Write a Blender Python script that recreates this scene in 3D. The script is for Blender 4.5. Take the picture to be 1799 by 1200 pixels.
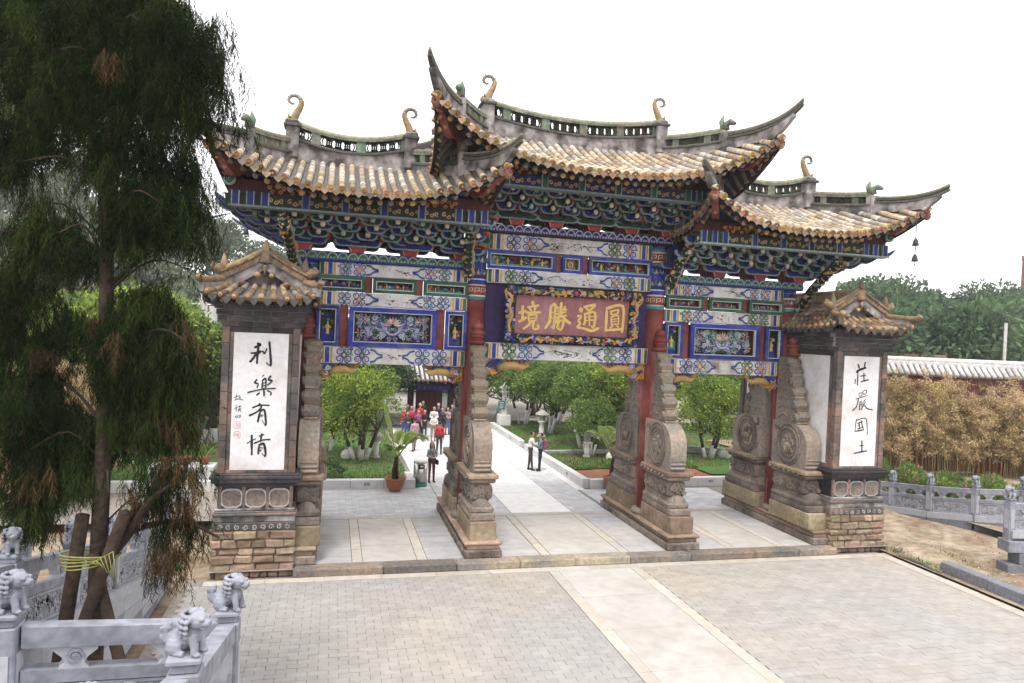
import bpy, math, random
import numpy as np
from mathutils import Vector, Matrix
random.seed(7); np.random.seed(7)
for o in list(bpy.data.objects): bpy.data.objects.remove(o)
S = bpy.context.scene; C = S.collection
R = math.radians; PI = math.pi
# ---------------------------------------------------------------- camera
cam_d = bpy.data.cameras.new('camera'); cam = bpy.data.objects.new('camera', cam_d); C.objects.link(cam)
cam_d.sensor_width = 36.0; cam_d.lens = 1238.46 / 1799 * 36; cam_d.clip_start = .1; cam_d.clip_end = 1500
_y, _p, _r = .249351, -.0140327, .0430810
_f = Vector((math.sin(_y)*math.cos(_p), math.cos(_y)*math.cos(_p), math.sin(_p)))
_rt = Vector((math.cos(_y), -math.sin(_y), 0)); _up = _rt.cross(_f)
_x = math.cos(_r)*_rt + math.sin(_r)*_up; _u = -math.sin(_r)*_rt + math.cos(_r)*_up
M4 = Matrix((_x, _u, -_f)).transposed().to_4x4(); M4.translation = (-7.12715, -21.10145, 6.14095)
cam.matrix_world = M4; S.camera = cam
# ---------------------------------------------------------------- sky and sun (bright overcast)
W = bpy.data.worlds.new('World'); S.world = W; W.use_nodes = True
nt = W.node_tree; nt.nodes.clear()
sky = nt.nodes.new('ShaderNodeTexSky'); sky.sky_type = 'NISHITA'; sky.sun_disc = False
sky.sun_elevation = R(66); sky.sun_rotation = R(205); sky.dust_density = 3; sky.air_density = 1.2
hs = nt.nodes.new('ShaderNodeHueSaturation'); hs.inputs['Saturation'].default_value = .12
mx = nt.nodes.new('ShaderNodeMixRGB'); mx.inputs[0].default_value = .72; mx.inputs[2].default_value = (9.6, 9.5, 9.7, 1)
bg = nt.nodes.new('ShaderNodeBackground'); bg.inputs[1].default_value = .128
wo_ = nt.nodes.new('ShaderNodeOutputWorld')
nt.links.new(sky.outputs[0], hs.inputs['Color']); nt.links.new(hs.outputs[0], mx.inputs[1])
nt.links.new(mx.outputs[0], bg.inputs[0]); nt.links.new(bg.outputs[0], wo_.inputs[0])
sd = bpy.data.lights.new('sun', 'SUN'); sd.energy = 1.5; sd.angle = R(14); sd.color = (1, .95, .88)
sun = bpy.data.objects.new('sun', sd); C.objects.link(sun)
sun.rotation_euler = (R(24), 0, R(-25))
S.view_settings.view_transform = 'Standard'; S.view_settings.look = 'None'
S.view_settings.gamma = 1; S.view_settings.use_curve_mapping = False
S.view_settings.exposure = 1.05
S.cycles.max_bounces = 6; S.cycles.diffuse_bounces = 3; S.cycles.transparent_max_bounces = 8
# ---------------------------------------------------------------- materials
MAT = {}
def M(name, col, rough=.8, var=.3, scale=6., bump=.15, rnd=.25, hue=0., spec=.3, col2=None, s2=.35, th=.5, leaf=False, metal=0, detail=5):
    """base colour with grain, larger stains towards col2, and a small change of tone from piece to piece"""
    if name in MAT: return MAT[name]
    m = bpy.data.materials.new(name); m.use_nodes = True; t = m.node_tree; N = t.nodes; L = t.links
    b = N['Principled BSDF']; b.inputs['Roughness'].default_value = rough; b.inputs['Metallic'].default_value = metal
    b.inputs['Specular IOR Level'].default_value = spec
    g = N.new('ShaderNodeNewGeometry'); oi = N.new('ShaderNodeObjectInfo')
    def math_(op, a, bb):
        n = N.new('ShaderNodeMath'); n.operation = op
        for i, q in enumerate((a, bb)):
            if hasattr(q, 'links'): L.new(q, n.inputs[i])
            else: n.inputs[i].default_value = q
        return n.outputs[0]
    no = N.new('ShaderNodeTexNoise'); no.inputs['Scale'].default_value = scale; no.inputs['Detail'].default_value = detail
    L.new(g.outputs['Position'], no.inputs['Vector'])
    cur = None
    c1 = N.new('ShaderNodeRGB'); c1.outputs[0].default_value = (*col, 1); cur = c1.outputs[0]
    if col2 is not None:
        n2 = N.new('ShaderNodeTexNoise'); n2.inputs['Scale'].default_value = s2; n2.inputs['Detail'].default_value = 6
        L.new(g.outputs['Position'], n2.inputs['Vector'])
        mr = N.new('ShaderNodeMapRange'); mr.inputs['From Min'].default_value = th - .09; mr.inputs['From Max'].default_value = th + .12
        L.new(n2.outputs[0], mr.inputs[0])
        mm = N.new('ShaderNodeMixRGB'); L.new(mr.outputs[0], mm.inputs[0]); L.new(cur, mm.inputs[1]); mm.inputs[2].default_value = (*col2, 1)
        cur = mm.outputs[0]
    r = math_('FRACT', math_('ADD', oi.outputs['Random'], g.outputs['Random Per Island']), 0)
    k = math_('MULTIPLY', math_('ADD', math_('MULTIPLY', math_('SUBTRACT', r, .5), rnd * 2), 1.), math_('ADD', math_('MULTIPLY', math_('SUBTRACT', no.outputs[0], .5), var * 4), 1.))
    hsn = N.new('ShaderNodeHueSaturation'); L.new(cur, hsn.inputs['Color']); L.new(k, hsn.inputs['Value'])
    if hue: L.new(math_('ADD', math_('MULTIPLY', math_('SUBTRACT', math_('FRACT', math_('MULTIPLY', r, 7.31), 0), .5), hue), .5), hsn.inputs['Hue'])
    L.new(hsn.outputs[0], b.inputs['Base Color'])
    if bump:
        bp = N.new('ShaderNodeBump'); bp.inputs['Strength'].default_value = bump; bp.inputs['Distance'].default_value = .03
        L.new(no.outputs[0], bp.inputs['Height']); L.new(bp.outputs[0], b.inputs['Normal'])
    if leaf:
        tr = N.new('ShaderNodeBsdfTranslucent'); L.new(hsn.outputs[0], tr.inputs[0])
        ms = N.new('ShaderNodeMixShader'); ms.inputs[0].default_value = .35
        L.new(b.outputs[0], ms.inputs[1]); L.new(tr.outputs[0], ms.inputs[2]); L.new(ms.outputs[0], N['Material Output'].inputs[0])
    MAT[name] = m; return m
M('sandstone', (.285, .215, .15), .9, .3, 9, .5, .3, .05, col2=(.17, .125, .085), s2=1.3)
M('drum_slab', (.245, .195, .155), .9, .3, 10, .5, .2, .02, col2=(.17, .15, .13), s2=1.2)
M('red_sandstone', (.28, .195, .145), .9, .3, 9, .5, .3, .03, col2=(.25, .18, .11), s2=2)
M('carved_stone', (.225, .185, .15), .9, .35, 14, .6, .15, col2=(.105, .085, .075), s2=.9)
M('cloud_stone', (.17, .16, .135), .9, .35, 14, .6, .12, col2=(.2, .155, .115), s2=1.4)
M('mortar', (.2, .155, .105), .95, .35, 20, .4)
M('brick_dark', (.036, .034, .037), .9, .35, 12, .3, .35, col2=(.075, .062, .056), s2=1.1, th=.56)
M('brick_joint', (.26, .245, .235), .95, .3, 20, .2)
M('grey_brick_frame', (.075, .07, .066), .9, .35, 9, .3, .3, col2=(.20, .125, .095), s2=.8, th=.53)
M('white_plaster', (.63, .615, .62), .9, .12, 7, .1, 0, col2=(.50, .47, .45), s2=1.1, th=.58)
M('ink', (.018, .016, .022), .8, .3, 20, 0, .3)
M('seal_red', (.5, .14, .12), .8, .3, 20, 0, 0)
M('red_paint', (.14, .025, .02), .65, .25, 5, .1, .1, col2=(.22, .062, .052), s2=1.0)
M('red_post', (.235, .062, .058), .75, .3, 7, .15, .1, col2=(.32, .14, .12), s2=1.2, th=.55)
M('hoop_blue', (.008, .013, .11), .65, .3, 9, .05, .3)  # hoop blue and green darkened, eave shade put into the colour
M('hoop_green', (.010, .055, .028), .65, .3, 9, .05, .3)
M('deep_red', (.06, .01, .009), .7, .3, 9, .1, .2)
M('boat_red', (.24, .03, .022), .6, .3, 9, .1, .25)
M('blue', (.014, .026, .225), .65, .3, 9, .05, .3, col2=(.06, .075, .2), s2=2.5, th=.56)
M('dark_blue', (.012, .014, .085), .7, .3, 9, .05, .3)
M('purple_board', (.03, .018, .075), .7, .35, 6, .1, .1)
M('green', (.016, .075, .035), .65, .35, 9, .05, .3, col2=(.06, .10, .07), s2=2.5, th=.58)
M('dark_green', (.008, .022, .014), .7, .3, 9, .05, .35)
M('turquoise', (.03, .2, .22), .6, .3, 9, .05, .3)
M('bracket_line', (.17, .215, .21), .75, .35, 12, 0, .3)  # bracket tones, darker than the beam paints to carry the eave shade
M('bracket_green', (.006, .032, .018), .7, .35, 9, .05, .35)
M('bracket_blue', (.008, .012, .12), .65, .35, 9, .05, .35)
M('pale_line', (.42, .47, .47), .7, .25, 12, 0, .15)
M('pale_green', (.2, .29, .24), .7, .25, 12, 0, .25)
M('lilac', (.3, .28, .45), .7, .25, 12, 0, .2)
M('gold', (.37, .24, .08), .5, .25, 9, .1, .25)
M('gold_leaf', (.56, .39, .12), .5, .12, 14, .1, .05)
M('orange', (.40, .19, .05), .6, .3, 9, .1, .3)
M('cream', (.52, .43, .3), .7, .25, 9, .05, .2)
M('pink', (.44, .25, .21), .7, .25, 9, .05, .2)
M('painted_white', (.50, .49, .48), .85, .22, 5, .08, 0, col2=(.21, .16, .13), s2=1.7, th=.6)
M('plaque_red', (.235, .095, .105), .75, .2, 7, .08, 0, col2=(.30, .16, .17), s2=1.2)
M('roof_tile', (.33, .245, .15), .75, .4, 10, .25, .4, .015, col2=(.37, .34, .30), s2=1.5, th=.5)
M('roof_pan', (.085, .078, .07), .9, .4, 12, .3, .2)
M('pier_tile', (.225, .145, .08), .8, .4, 10, .25, .5, .05, col2=(.15, .125, .10), s2=2)
M('pier_tile_front', (.25, .16, .075), .7, .4, 10, .25, .4, .03, col2=(.16, .125, .095), s2=2.2)
M('tile_end', (.29, .18, .08), .7, .35, 14, .3, .6, .05)
M('ridge_plaster', (.27, .25, .245), .95, .45, 6, .3, .1, col2=(.06, .053, .05), s2=2.1, th=.5)
M('ridge_dark', (.07, .066, .058), .9, .4, 9, .3, .2)
M('ridge_glaze', (.085, .13, .085), .55, .5, 8, .3, .35, col2=(.15, .135, .105), s2=2)
M('ridge_cap', (.2, .19, .125), .8, .4, 9, .3, .35)
M('pier_ochre', (.20, .135, .075), .75, .45, 9, .3, .25, col2=(.16, .12, .085), s2=2)
M('ochre_glaze', (.24, .165, .08), .5, .4, 9, .3, .2)
M('grey_glaze', (.2, .17, .155), .7, .4, 9, .3, .2)
M('marble', (.235, .245, .285), .8, .3, 9, .25, .1, col2=(.17, .178, .205), s2=1.3, spec=.3)
M('marble_dark', (.15, .157, .18), .8, .3, 12, .4, .1)
M('marble_white', (.33, .335, .365), .75, .15, 8, .1, .08)
M('paver', (.282, .27, .26), .85, .12, 3, .1, .055, .008, col2=(.33, .29, .24), s2=.13, th=.55)
M('slab', (.40, .38, .355), .85, .12, 3, .08, .05, col2=(.355, .325, .295), s2=.45)
M('strip', (.41, .385, .35), .85, .14, 5, .1, .1, col2=(.40, .35, .29), s2=.6)
M('path_paver', (.46, .455, .455), .85, .12, 3, .08, .12)
M('side_paver', (.335, .33, .335), .85, .14, 3, .1, .07, col2=(.37, .35, .325), s2=.4)
M('path_light', (.68, .66, .635), .85, .1, 3, .08, .06)
M('step_stone', (.27, .215, .16), .9, .35, 9, .4, .4, .05, col2=(.17, .155, .14), s2=.8)
M('joint_dirt', (.225, .20, .175), .95, .3, 8, .2, 0)
M('earth', (.20, .145, .095), .95, .4, 3.5, .9, .0, col2=(.29, .235, .17), s2=.9)
M('red_soil', (.2, .085, .048), .95, .3, 4, .6, 0)
M('kerb_white', (.54, .53, .53), .8, .12, 4, .05, .06)
M('grass', (.075, .15, .025), .8, .4, 2, 0, .45, .05, leaf=True, col2=(.13, .14, .045), s2=.7, th=.55)
M('lawn', (.055, .115, .02), .9, .4, 7, .3, 0, col2=(.12, .085, .045), s2=.7, th=.57)
M('bark', (.065, .05, .04), .95, .4, 14, .7, .1)
M('brown_bark', (.026, .016, .011), .95, .5, 17, 1., .1, col2=(.045, .03, .021), s2=3)
M('lime_wash', (.55, .54, .52), .9, .25, 9, .2, .1)
M('cypress_leaf', (.011, .022, .0045), .9, .3, 1.3, 0, .6, .06, leaf=True, spec=.1, col2=(.030, .049, .010), s2=.9, th=.5)
M('cypress_dry', (.075, .045, .016), .85, .3, 1.3, 0, .4, .04, leaf=True)
M('leaf_bright', (.26, .34, .055), .7, .25, 1.2, 0, .45, .05, leaf=True, col2=(.07, .13, .03), s2=1)
M('leaf_mid', (.14, .215, .045), .75, .25, 1.2, 0, .45, .05, leaf=True, col2=(.09, .15, .035), s2=.8)
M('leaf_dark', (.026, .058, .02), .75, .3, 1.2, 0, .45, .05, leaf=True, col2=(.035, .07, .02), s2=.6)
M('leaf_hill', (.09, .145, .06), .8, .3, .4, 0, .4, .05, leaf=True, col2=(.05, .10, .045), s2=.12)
M('leaf_haze', (.17, .2, .13), .8, .3, .4, 0, .4, .05, leaf=True, col2=(.12, .15, .10), s2=.12)  # paler leaf green, distance haze put into the colour
M('bamboo_leaf', (.50, .375, .22), .85, .3, .8, 0, .4, .05, leaf=True, col2=(.36, .28, .12), s2=.6)
M('bamboo_stem', (.2, .17, .06), .7, .3, 3, 0, .3)
M('palm_leaf', (.26, .37, .045), .6, .3, 2, 0, .35, .06, leaf=True)
M('palm_pale', (.36, .42, .22), .6, .3, 2, 0, .3, .04, leaf=True)
M('flower', (.45, .07, .14), .7, .3, 3, 0, .4, .04, leaf=True)
M('terracotta', (.30, .115, .06), .8, .25, 6, .1, .15)
M('steel', (.5, .48, .44), .3, .15, 9, .02, 0, metal=.9)
M('dark_metal', (.035, .033, .035), .6, .3, 9, .05, 0)
M('skin', (.42, .25, .17), .6, .1, 9, 0, .12)
M('hair', (.014, .011, .010), .5, .2, 20, .1, .1)
M('grey_hair', (.3, .29, .28), .6, .2, 20, .1, .1)
def cloth(n, c): return M('cloth_' + n, c, .9, .15, 8, .1, 0)
for n, c in dict(white=(.62, .61, .6), red=(.42, .03, .035), navy=(.02, .025, .06), grey=(.2, .21, .23), maroon=(.075, .025, .032), black=(.018, .018, .02), purple=(.25, .07, .14), jeans=(.1, .16, .25), pink=(.42, .29, .3), blue=(.05, .08, .2), khaki=(.25, .21, .16), charcoal=(.05, .047, .046)).items(): cloth(n, c)
M('wall_red', (.2, .035, .028), .85, .3, 3, .2, 0, col2=(.25, .13, .11), s2=.45, th=.58)
M('coping_tile', (.42, .41, .40), .85, .3, 6, .2, .25)
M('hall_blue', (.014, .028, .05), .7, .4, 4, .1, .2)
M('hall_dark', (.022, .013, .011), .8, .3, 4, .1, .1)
M('concrete', (.3, .29, .275), .9, .3, 4, .2, .1)
M('rope', (.27, .27, .07), .8, .3, 20, .1, .1)
M('sign_green', (.03, .21, .17), .5, .2, 6, 0, 0)
M('hill', (.07, .08, .035), .95, .4, .2, .3, 0, col2=(.12, .085, .05), s2=.05)
M('far_wall', (.45, .36, .24), .9, .2, 1, .05, 0)
M('far_brick', (.24, .12, .095), .9, .3, 2, .1, 0)
# ---------------------------------------------------------------- mesh helpers
class MB:
    def __init__(s): s.v = []; s.f = []; s.m = []; s.sm = []; s.mats = []
    def mi(s, name):
        if name not in s.mats: s.mats.append(name)
        return s.mats.index(name)
    def add(s, V, F, mat, smooth=False, T=None):
        o = len(s.v); i = s.mi(mat)
        if T is not None: V = [T @ Vector(p) for p in V]
        s.v.extend([tuple(p) for p in V]); s.f.extend([tuple(o + k for k in f) for f in F])
        s.m.extend([i] * len(F)); s.sm.extend([smooth] * len(F))
        return s
    def box(s, c, d, mat, rz=0, T=None):
        x, y, z = d[0]/2, d[1]/2, d[2]/2; cr, sr = math.cos(rz), math.sin(rz)
        V = [(c[0]+a*x*cr-b*y*sr, c[1]+a*x*sr+b*y*cr, c[2]+e*z) for a, b, e in BC]
        return s.add(V, BF, mat, T=T)
    def cbox(s, c, d, mat, ch=.015, rz=0, T=None, jit=0):
        cr, sr = math.cos(rz), math.sin(rz); V = []
        for (a, b, e), ax in CB:
            p = [d[0]/2*a, d[1]/2*b, d[2]/2*e]
            for q in range(3):
                if q != ax: p[q] -= math.copysign(min(ch, d[q]*.4), p[q])
            p = [w + random.uniform(-jit, jit) for w in p] if jit else p
            V.append((c[0]+p[0]*cr-p[1]*sr, c[1]+p[0]*sr+p[1]*cr, c[2]+p[2]))
        return s.add(V, CF, mat, T=T)
    def tube(s, P, rad, mat, n=8, smooth=True, cap=True, sx=1., T=None):
        P = [Vector(p) for p in P]; k = len(P); rad = [rad]*k if not hasattr(rad, '__len__') else rad
        V = []; F = []; up = None
        for i, p in enumerate(P):
            t = (P[min(i+1, k-1)] - P[max(i-1, 0)]).normalized()
            if up is None:
                up = Vector((0, 0, 1)) if abs(t.z) < .9 else Vector((0, 1, 0))
            a = t.cross(up)
            if a.length < 1e-4: a = t.cross(Vector((1, 0, 0)))
            a.normalize(); b = a.cross(t).normalized(); up = b
            for j in range(n):
                w = 2*PI*j/n; V.append(p + rad[i]*(sx*math.cos(w)*a + math.sin(w)*b))
        for i in range(k-1):
            for j in range(n): F.append((i*n+j, i*n+(j+1) % n, (i+1)*n+(j+1) % n, (i+1)*n+j))
        if cap: F.append(tuple(range(n))[::-1]); F.append(tuple(range((k-1)*n, k*n)))
        return s.add(V, F, mat, smooth, T)
    def lathe(s, prof, c, mat, n=16, smooth=True, T=None):
        V = []; F = []; k = len(prof)
        for r, z in prof:
            for j in range(n):
                w = 2*PI*(j+.5)/n; V.append((c[0]+r*math.cos(w), c[1]+r*math.sin(w), c[2]+z))
        for i in range(k-1):
            for j in range(n): F.append((i*n+j, i*n+(j+1) % n, (i+1)*n+(j+1) % n, (i+1)*n+j))
        F.append(tuple(range(n))[::-1]); F.append(tuple(range((k-1)*n, k*n)))
        return s.add(V, F, mat, smooth, T)
    def prism(s, poly, fn, mat, d0, d1, smooth=False, T=None):
        """polygon (u,v) extruded from depth d0 to d1; fn(u,v,d) -> xyz"""
        k = len(poly); V = [fn(u, v, d0) for u, v in poly] + [fn(u, v, d1) for u, v in poly]
        F = [tuple(range(k))[::-1], tuple(range(k, 2*k))] + [(i, (i+1) % k, k+(i+1) % k, k+i) for i in range(k)]
        return s.add(V, F, mat, smooth, T)
    def strip(s, pts, w, fn, mat, d0, d1):
        """ribbon of half-width w along 2D points, raised from depth d0 to d1"""
        k = len(pts); w = [w]*k if not hasattr(w, '__len__') else w; Lf = []; Rt = []
        for i, (u, v) in enumerate(pts):
            a = pts[max(i-1, 0)]; b = pts[min(i+1, k-1)]; tx, ty = b[0]-a[0], b[1]-a[1]; l = math.hypot(tx, ty) or 1
            Lf.append((u-ty/l*w[i], v+tx/l*w[i])); Rt.append((u+ty/l*w[i], v-tx/l*w[i]))
        V = [fn(*p, d1) for p in Lf] + [fn(*p, d1) for p in Rt] + [fn(*p, d0) for p in Lf] + [fn(*p, d0) for p in Rt]
        F = []
        for i in range(k-1):
            F += [(i, k+i, k+i+1, i+1), (i, i+1, 2*k+i+1, 2*k+i), (k+i+1, k+i, 3*k+i, 3*k+i+1)]
        F += [(0, 2*k, 3*k, k), (k-1, 2*k-1, 4*k-1, 3*k-1)]
        return s.add(V, F, mat)
    def ball(s, c, r, mat, n=8, smooth=True, T=None):
        r = (r, r, r) if not hasattr(r, '__len__') else r; h = n//2; V = []; F = []
        for i in range(h+1):
            for j in range(n):
                a = PI*i/h; b = 2*PI*j/n
                V.append((c[0]+r[0]*math.sin(a)*math.cos(b), c[1]+r[1]*math.sin(a)*math.sin(b), c[2]-r[2]*math.cos(a)))
        for i in range(h):
            for j in range(n): F.append((i*n+j, i*n+(j+1) % n, (i+1)*n+(j+1) % n, (i+1)*n+j))
        return s.add(V, F, mat, smooth, T)
    def mesh(s, name):
        me = bpy.data.meshes.new(name); me.from_pydata(s.v, [], s.f)
        for m in s.mats: me.materials.append(MAT[m])
        me.polygons.foreach_set('material_index', s.m); me.polygons.foreach_set('use_smooth', s.sm); me.update(); return me
BC = [(a, b, e) for a in (-1, 1) for b in (-1, 1) for e in (-1, 1)]
BF = [(0, 1, 3, 2), (4, 6, 7, 5), (0, 4, 5, 1), (2, 3, 7, 6), (0, 2, 6, 4), (1, 5, 7, 3)]
CB = [(c, ax) for c in BC for ax in range(3)]
CF = []
def _cf():
    idx = {(c, ax): i for i, (c, ax) in enumerate(CB)}
    P = lambda k: np.array([CB[k][0][q] * (1 if q == CB[k][1] else .8) for q in range(3)])
    def put(f):
        p = [P(k) for k in f]; n = np.cross(p[1]-p[0], p[2]-p[0])
        CF.append(tuple(f) if n @ sum(p) > 0 else tuple(f[::-1]))
    for ax in range(3):
        o = [q for q in range(3) if q != ax]
        for sg in (-1, 1):
            f = []
            for a, b in ((-1, -1), (1, -1), (1, 1), (-1, 1)):
                c = [0]*3; c[ax] = sg; c[o[0]] = a; c[o[1]] = b; f.append(idx[tuple(c), ax])
            put(f)
        for a in (-1, 1):
            for b in (-1, 1):
                c0 = [0]*3; c0[o[0]] = a; c0[o[1]] = b; c1 = c0[:]; c0[ax] = -1; c1[ax] = 1
                put([idx[tuple(c0), o[0]], idx[tuple(c1), o[0]], idx[tuple(c1), o[1]], idx[tuple(c0), o[1]]])
    for c in BC: put([idx[c, 0], idx[c, 1], idx[c, 2]])
_cf()
WO = {}
def link(name, data, parent=None, loc=(0, 0, 0), rot=None, scale=None):
    o = bpy.data.objects.new(name, data); C.objects.link(o); L = Vector(loc if loc is not None else (0, 0, 0))
    if parent is not None: o.parent = parent; o.location = L - WO[parent.name]
    else: o.location = L
    WO[o.name] = L
    if rot is not None: o.rotation_euler = rot
    if scale is not None: o.scale = scale
    return o
def obj(name, mb, parent=None, loc=(0, 0, 0), kind=None, label=None, cat=None, group=None, rot=None):
    o = link(name, mb.mesh(name) if isinstance(mb, MB) else mb, parent, loc, rot)
    return tag(o, label, cat, group, kind)
def tag(o, label=None, cat=None, group=None, kind=None):
    for k, v in (('label', label), ('category', cat), ('group', group), ('kind', kind)):
        if v: o[k] = v
    return o
def thing(name, loc, label, cat, group=None): return tag(link(name, None, None, loc), label, cat, group)
def copy_thing(root, loc, rz=None, label=None, scale=None):
    r = root.copy(); C.objects.link(r); r.location = loc; WO[r.name] = Vector(loc)
    if rz is not None: r.rotation_euler = (0, 0, rz)
    if scale is not None: r.scale = (scale,)*3 if not hasattr(scale, '__len__') else scale
    if label: r['label'] = label
    def kids(a, b):
        for ch in list(a.children):
            c = ch.copy(); C.objects.link(c); c.parent = b; kids(ch, c)
    kids(root, r); return r
XZ = lambda y: (lambda u, v, d: (u, y-d, v))          # front-facing plane: depth grows towards the viewer
def spiral(c, r0, r1, a0, turns, n=14):
    return [(c[0]+(r0+(r1-r0)*i/n)*math.cos(a0+2*PI*turns*i/n), c[1]+(r0+(r1-r0)*i/n)*math.sin(a0+2*PI*turns*i/n)) for i in range(n+1)]
def smooth2(P, n=4):
    out = []
    for i in range(len(P)-1):
        p0, p1, p2, p3 = P[max(i-1, 0)], P[i], P[i+1], P[min(i+2, len(P)-1)]
        for j in range(n):
            t = j/n; out.append(tuple(.5*((2*b)+(-a+c)*t+(2*a-5*b+4*c-d)*t*t+(-a+3*b-3*c+d)*t**3) for a, b, c, d in zip(p0, p1, p2, p3)))
    return out + [tuple(P[-1])]
def lerp(a, b, t): return a + (b-a)*t
def vl(a, b, t): return Vector(a).lerp(Vector(b), t)
UNIT = {}
def unit(mat, ch=.06, jit=0., key=''):
    k = (mat, ch, key)
    if k not in UNIT:
        mb = MB(); mb.cbox((0, 0, 0), (1, 1, 1), mat, ch, jit=jit); UNIT[k] = mb.mesh('block_' + mat)
    return UNIT[k]
# ================================================================ the ground
def sheet(name, x0, x1, y0, y1, z, mat, nx=1, ny=1, fz=None, parent=None, kind='structure', bot=.3):
    mb = MB(); V = []; F = []
    for i in range(nx+1):
        for j in range(ny+1):
            x, y = lerp(x0, x1, i/nx), lerp(y0, y1, j/ny); V.append((x, y, z + (fz(x, y) if fz else 0)))
    for i in range(nx):
        for j in range(ny):
            a = i*(ny+1)+j; F.append((a, a+ny+1, a+ny+2, a+1))
    mb.add(V, F, mat, bool(fz)); return obj(name, mb, parent, kind=kind)
sheet('ground', -600, 600, -80, 900, -.32, 'earth')
GZ = -.2                                               # level of the plaza in front of the step
plaza = sheet('plaza', -10.4, 9.55, -15, -2.7, GZ-.035, 'joint_dirt')
# brick pavers laid in courses parallel to the gate
pav = []
BL, BW, GAP = .37, .165, .005
y = -3.28; row = 0
while y > -14.6:
    x = -10.3 + (row % 2)*BL/2
    while x < 9.25 - max(0, 0):
        a, b = x, x+BL
        for lo, hi in ((-10.2, -1.325), (1.325, 9.24)):
            u, v = max(a, lo), min(b, hi)
            if v-u > .05: pav.append(((u+v)/2, y-BW/2, v-u))
        x += BL
    y -= BW; row += 1
def near(p):                                           # how close a paver lies to where the photograph was taken
    return (p[0]+7.1)**2 + (p[1]+21.1)**2
vis = [p for p in pav if p[1] > -11.6 + max(0, (p[0]-1)*.1) and p[0] > -8.6 or p[1] > -9.6]
vis.sort(key=near); inside = [p for p in vis if -8.2 < p[0]][:300]; first = set(inside)
um = unit('paver', .03)
for p in inside:
    link('paver', um, plaza, (p[0], p[1], GZ-.02+random.uniform(-.004, .004)), (random.uniform(-.004, .004), random.uniform(-.006, .006), random.uniform(-.006, .006)), (p[2]-GAP-random.uniform(0, .004), BW-GAP-random.uniform(0, .006), .04))
mb = MB()
for p in pav:
    if p in first: continue
    mb.cbox((p[0], p[1], GZ-.02+random.uniform(-.004, .004)), (p[2]-GAP, BW-GAP, .04), 'paver', .005)
obj('paver_field', mb, plaza, kind='stuff')
def slabs(name, parent, x0, x1, y0, y1, z, mat, n, along='y', gap=.008, th=.05, ch=.008):
    for i in range(n):
        if along == 'y': a, b = lerp(y0, y1, i/n), lerp(y0, y1, (i+1)/n); c = ((x0+x1)/2, (a+b)/2, z); d = (x1-x0-gap, abs(b-a)-gap, th)
        else: a, b = lerp(x0, x1, i/n), lerp(x0, x1, (i+1)/n); c = ((a+b)/2, (y0+y1)/2, z); d = (abs(b-a)-gap, y1-y0-gap, th)
        link(name, unit(mat, .012), parent, (c[0], c[1], c[2]-th/2+random.uniform(-.002, .002)), None, d)
# central band of smooth slabs between two kerb strips, then the strip along the foot of the step
slabs('paving_slab', plaza, -1.03, 1.03, -14.6, -3.28, GZ+.004, 'slab', 6)
for s in (-1, 1): slabs('kerb_strip', plaza, s*1.175-.145, s*1.175+.145, -14.6, -3.28, GZ+.008, 'strip', 12)
slabs('kerb_strip', plaza, -9.9, 9.7, -3.28, -2.98, GZ+.006, 'strip', 14, 'x')
slabs('kerb_strip', plaza, 9.25, 9.6, -14.6, -3.28, GZ+.006, 'strip', 11)
# platform under the gate: step stones at its front edge, slabs and strips in each bay
plat = sheet('platform', -9.9, 9.9, -2.86, 5.4, -.03, 'joint_dirt')
xs = [-7.86]
while xs[-1] < 7.2: xs.append(xs[-1]+random.uniform(1.2, 2.3))
xs[-1] = 7.95
for a, b in zip(xs[:-1], xs[1:]):
    m = MB(); m.cbox(((a+b)/2, -2.78, -.1), (b-a-.012, .42, .215), 'step_stone', .03, jit=.008); obj('step_stone', m, plat)
PAV2 = []
for x0, x1, mat in ((-7.5, -6.42, 'side_paver'), (-6.14, -4.74, 'slab'), (-4.46, -3.2, 'side_paver'), (-2.6, -1.32, 'side_paver'), (-1.03, 1.03, 'slab'), (1.32, 2.6, 'side_paver'), (3.2, 4.46, 'side_paver'), (4.74, 6.14, 'slab'), (6.42, 7.5, 'side_paver')):
    if mat == 'slab': slabs('paving_slab', plat, x0, x1, -2.55, 1.6, .002, mat, 3)
    else: slabs('paving_slab', plat, x0, x1, -2.55, 1.6, 0, mat, 8, gap=.01)
for x in (-6.28, -4.6, -1.175, 1.175, 4.6, 6.28): slabs('kerb_strip', plat, x-.13, x+.13, -2.55, 1.6, .003, 'strip', 4)
slabs('kerb_strip', plat, -7.6, 7.6, 1.62, 1.9, .003, 'strip', 8, 'x')
# courtyard path beyond the gate
path = sheet('path', -30, 30, 1.9, 60, -.035, 'joint_dirt')
mb = MB()
def field(mb, x0, x1, y0, y1, lx, ly, mat, z=0):
    y = y0; r = 0
    while y < y1-.01:
        x = x0 - (r % 2)*lx/2
        while x < x1-.01:
            a, b = max(x, x0), min(x+lx, x1)
            if b-a > .03: mb.box(((a+b)/2, y+ly/2, z-.02), (b-a-.008, ly-.008, .04), mat)
            x += lx
        y += ly; r += 1
field(mb, -8.5, -3.22, 1.92, 5.68, .45, .22, 'path_paver'); field(mb, 2.6, 8.2, 1.92, 5.2, .45, .22, 'path_paver')
field(mb, -3.2, -1.05, 1.92, 22, .45, .3, 'path_paver'); field(mb, 1.15, 2.45, 1.92, 22, .45, .3, 'path_paver')
obj('paver_field', mb, path, kind='stuff')
slabs('paving_slab', path, -1.03, 1.13, 1.92, 22, 0, 'path_light', 14)
slabs('paving_slab', path, -3.7, -3.22, 5.7, 22, 0, 'path_light', 12); slabs('paving_slab', path, 2.47, 2.82, 5.2, 22, 0, 'path_light', 12)
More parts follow.
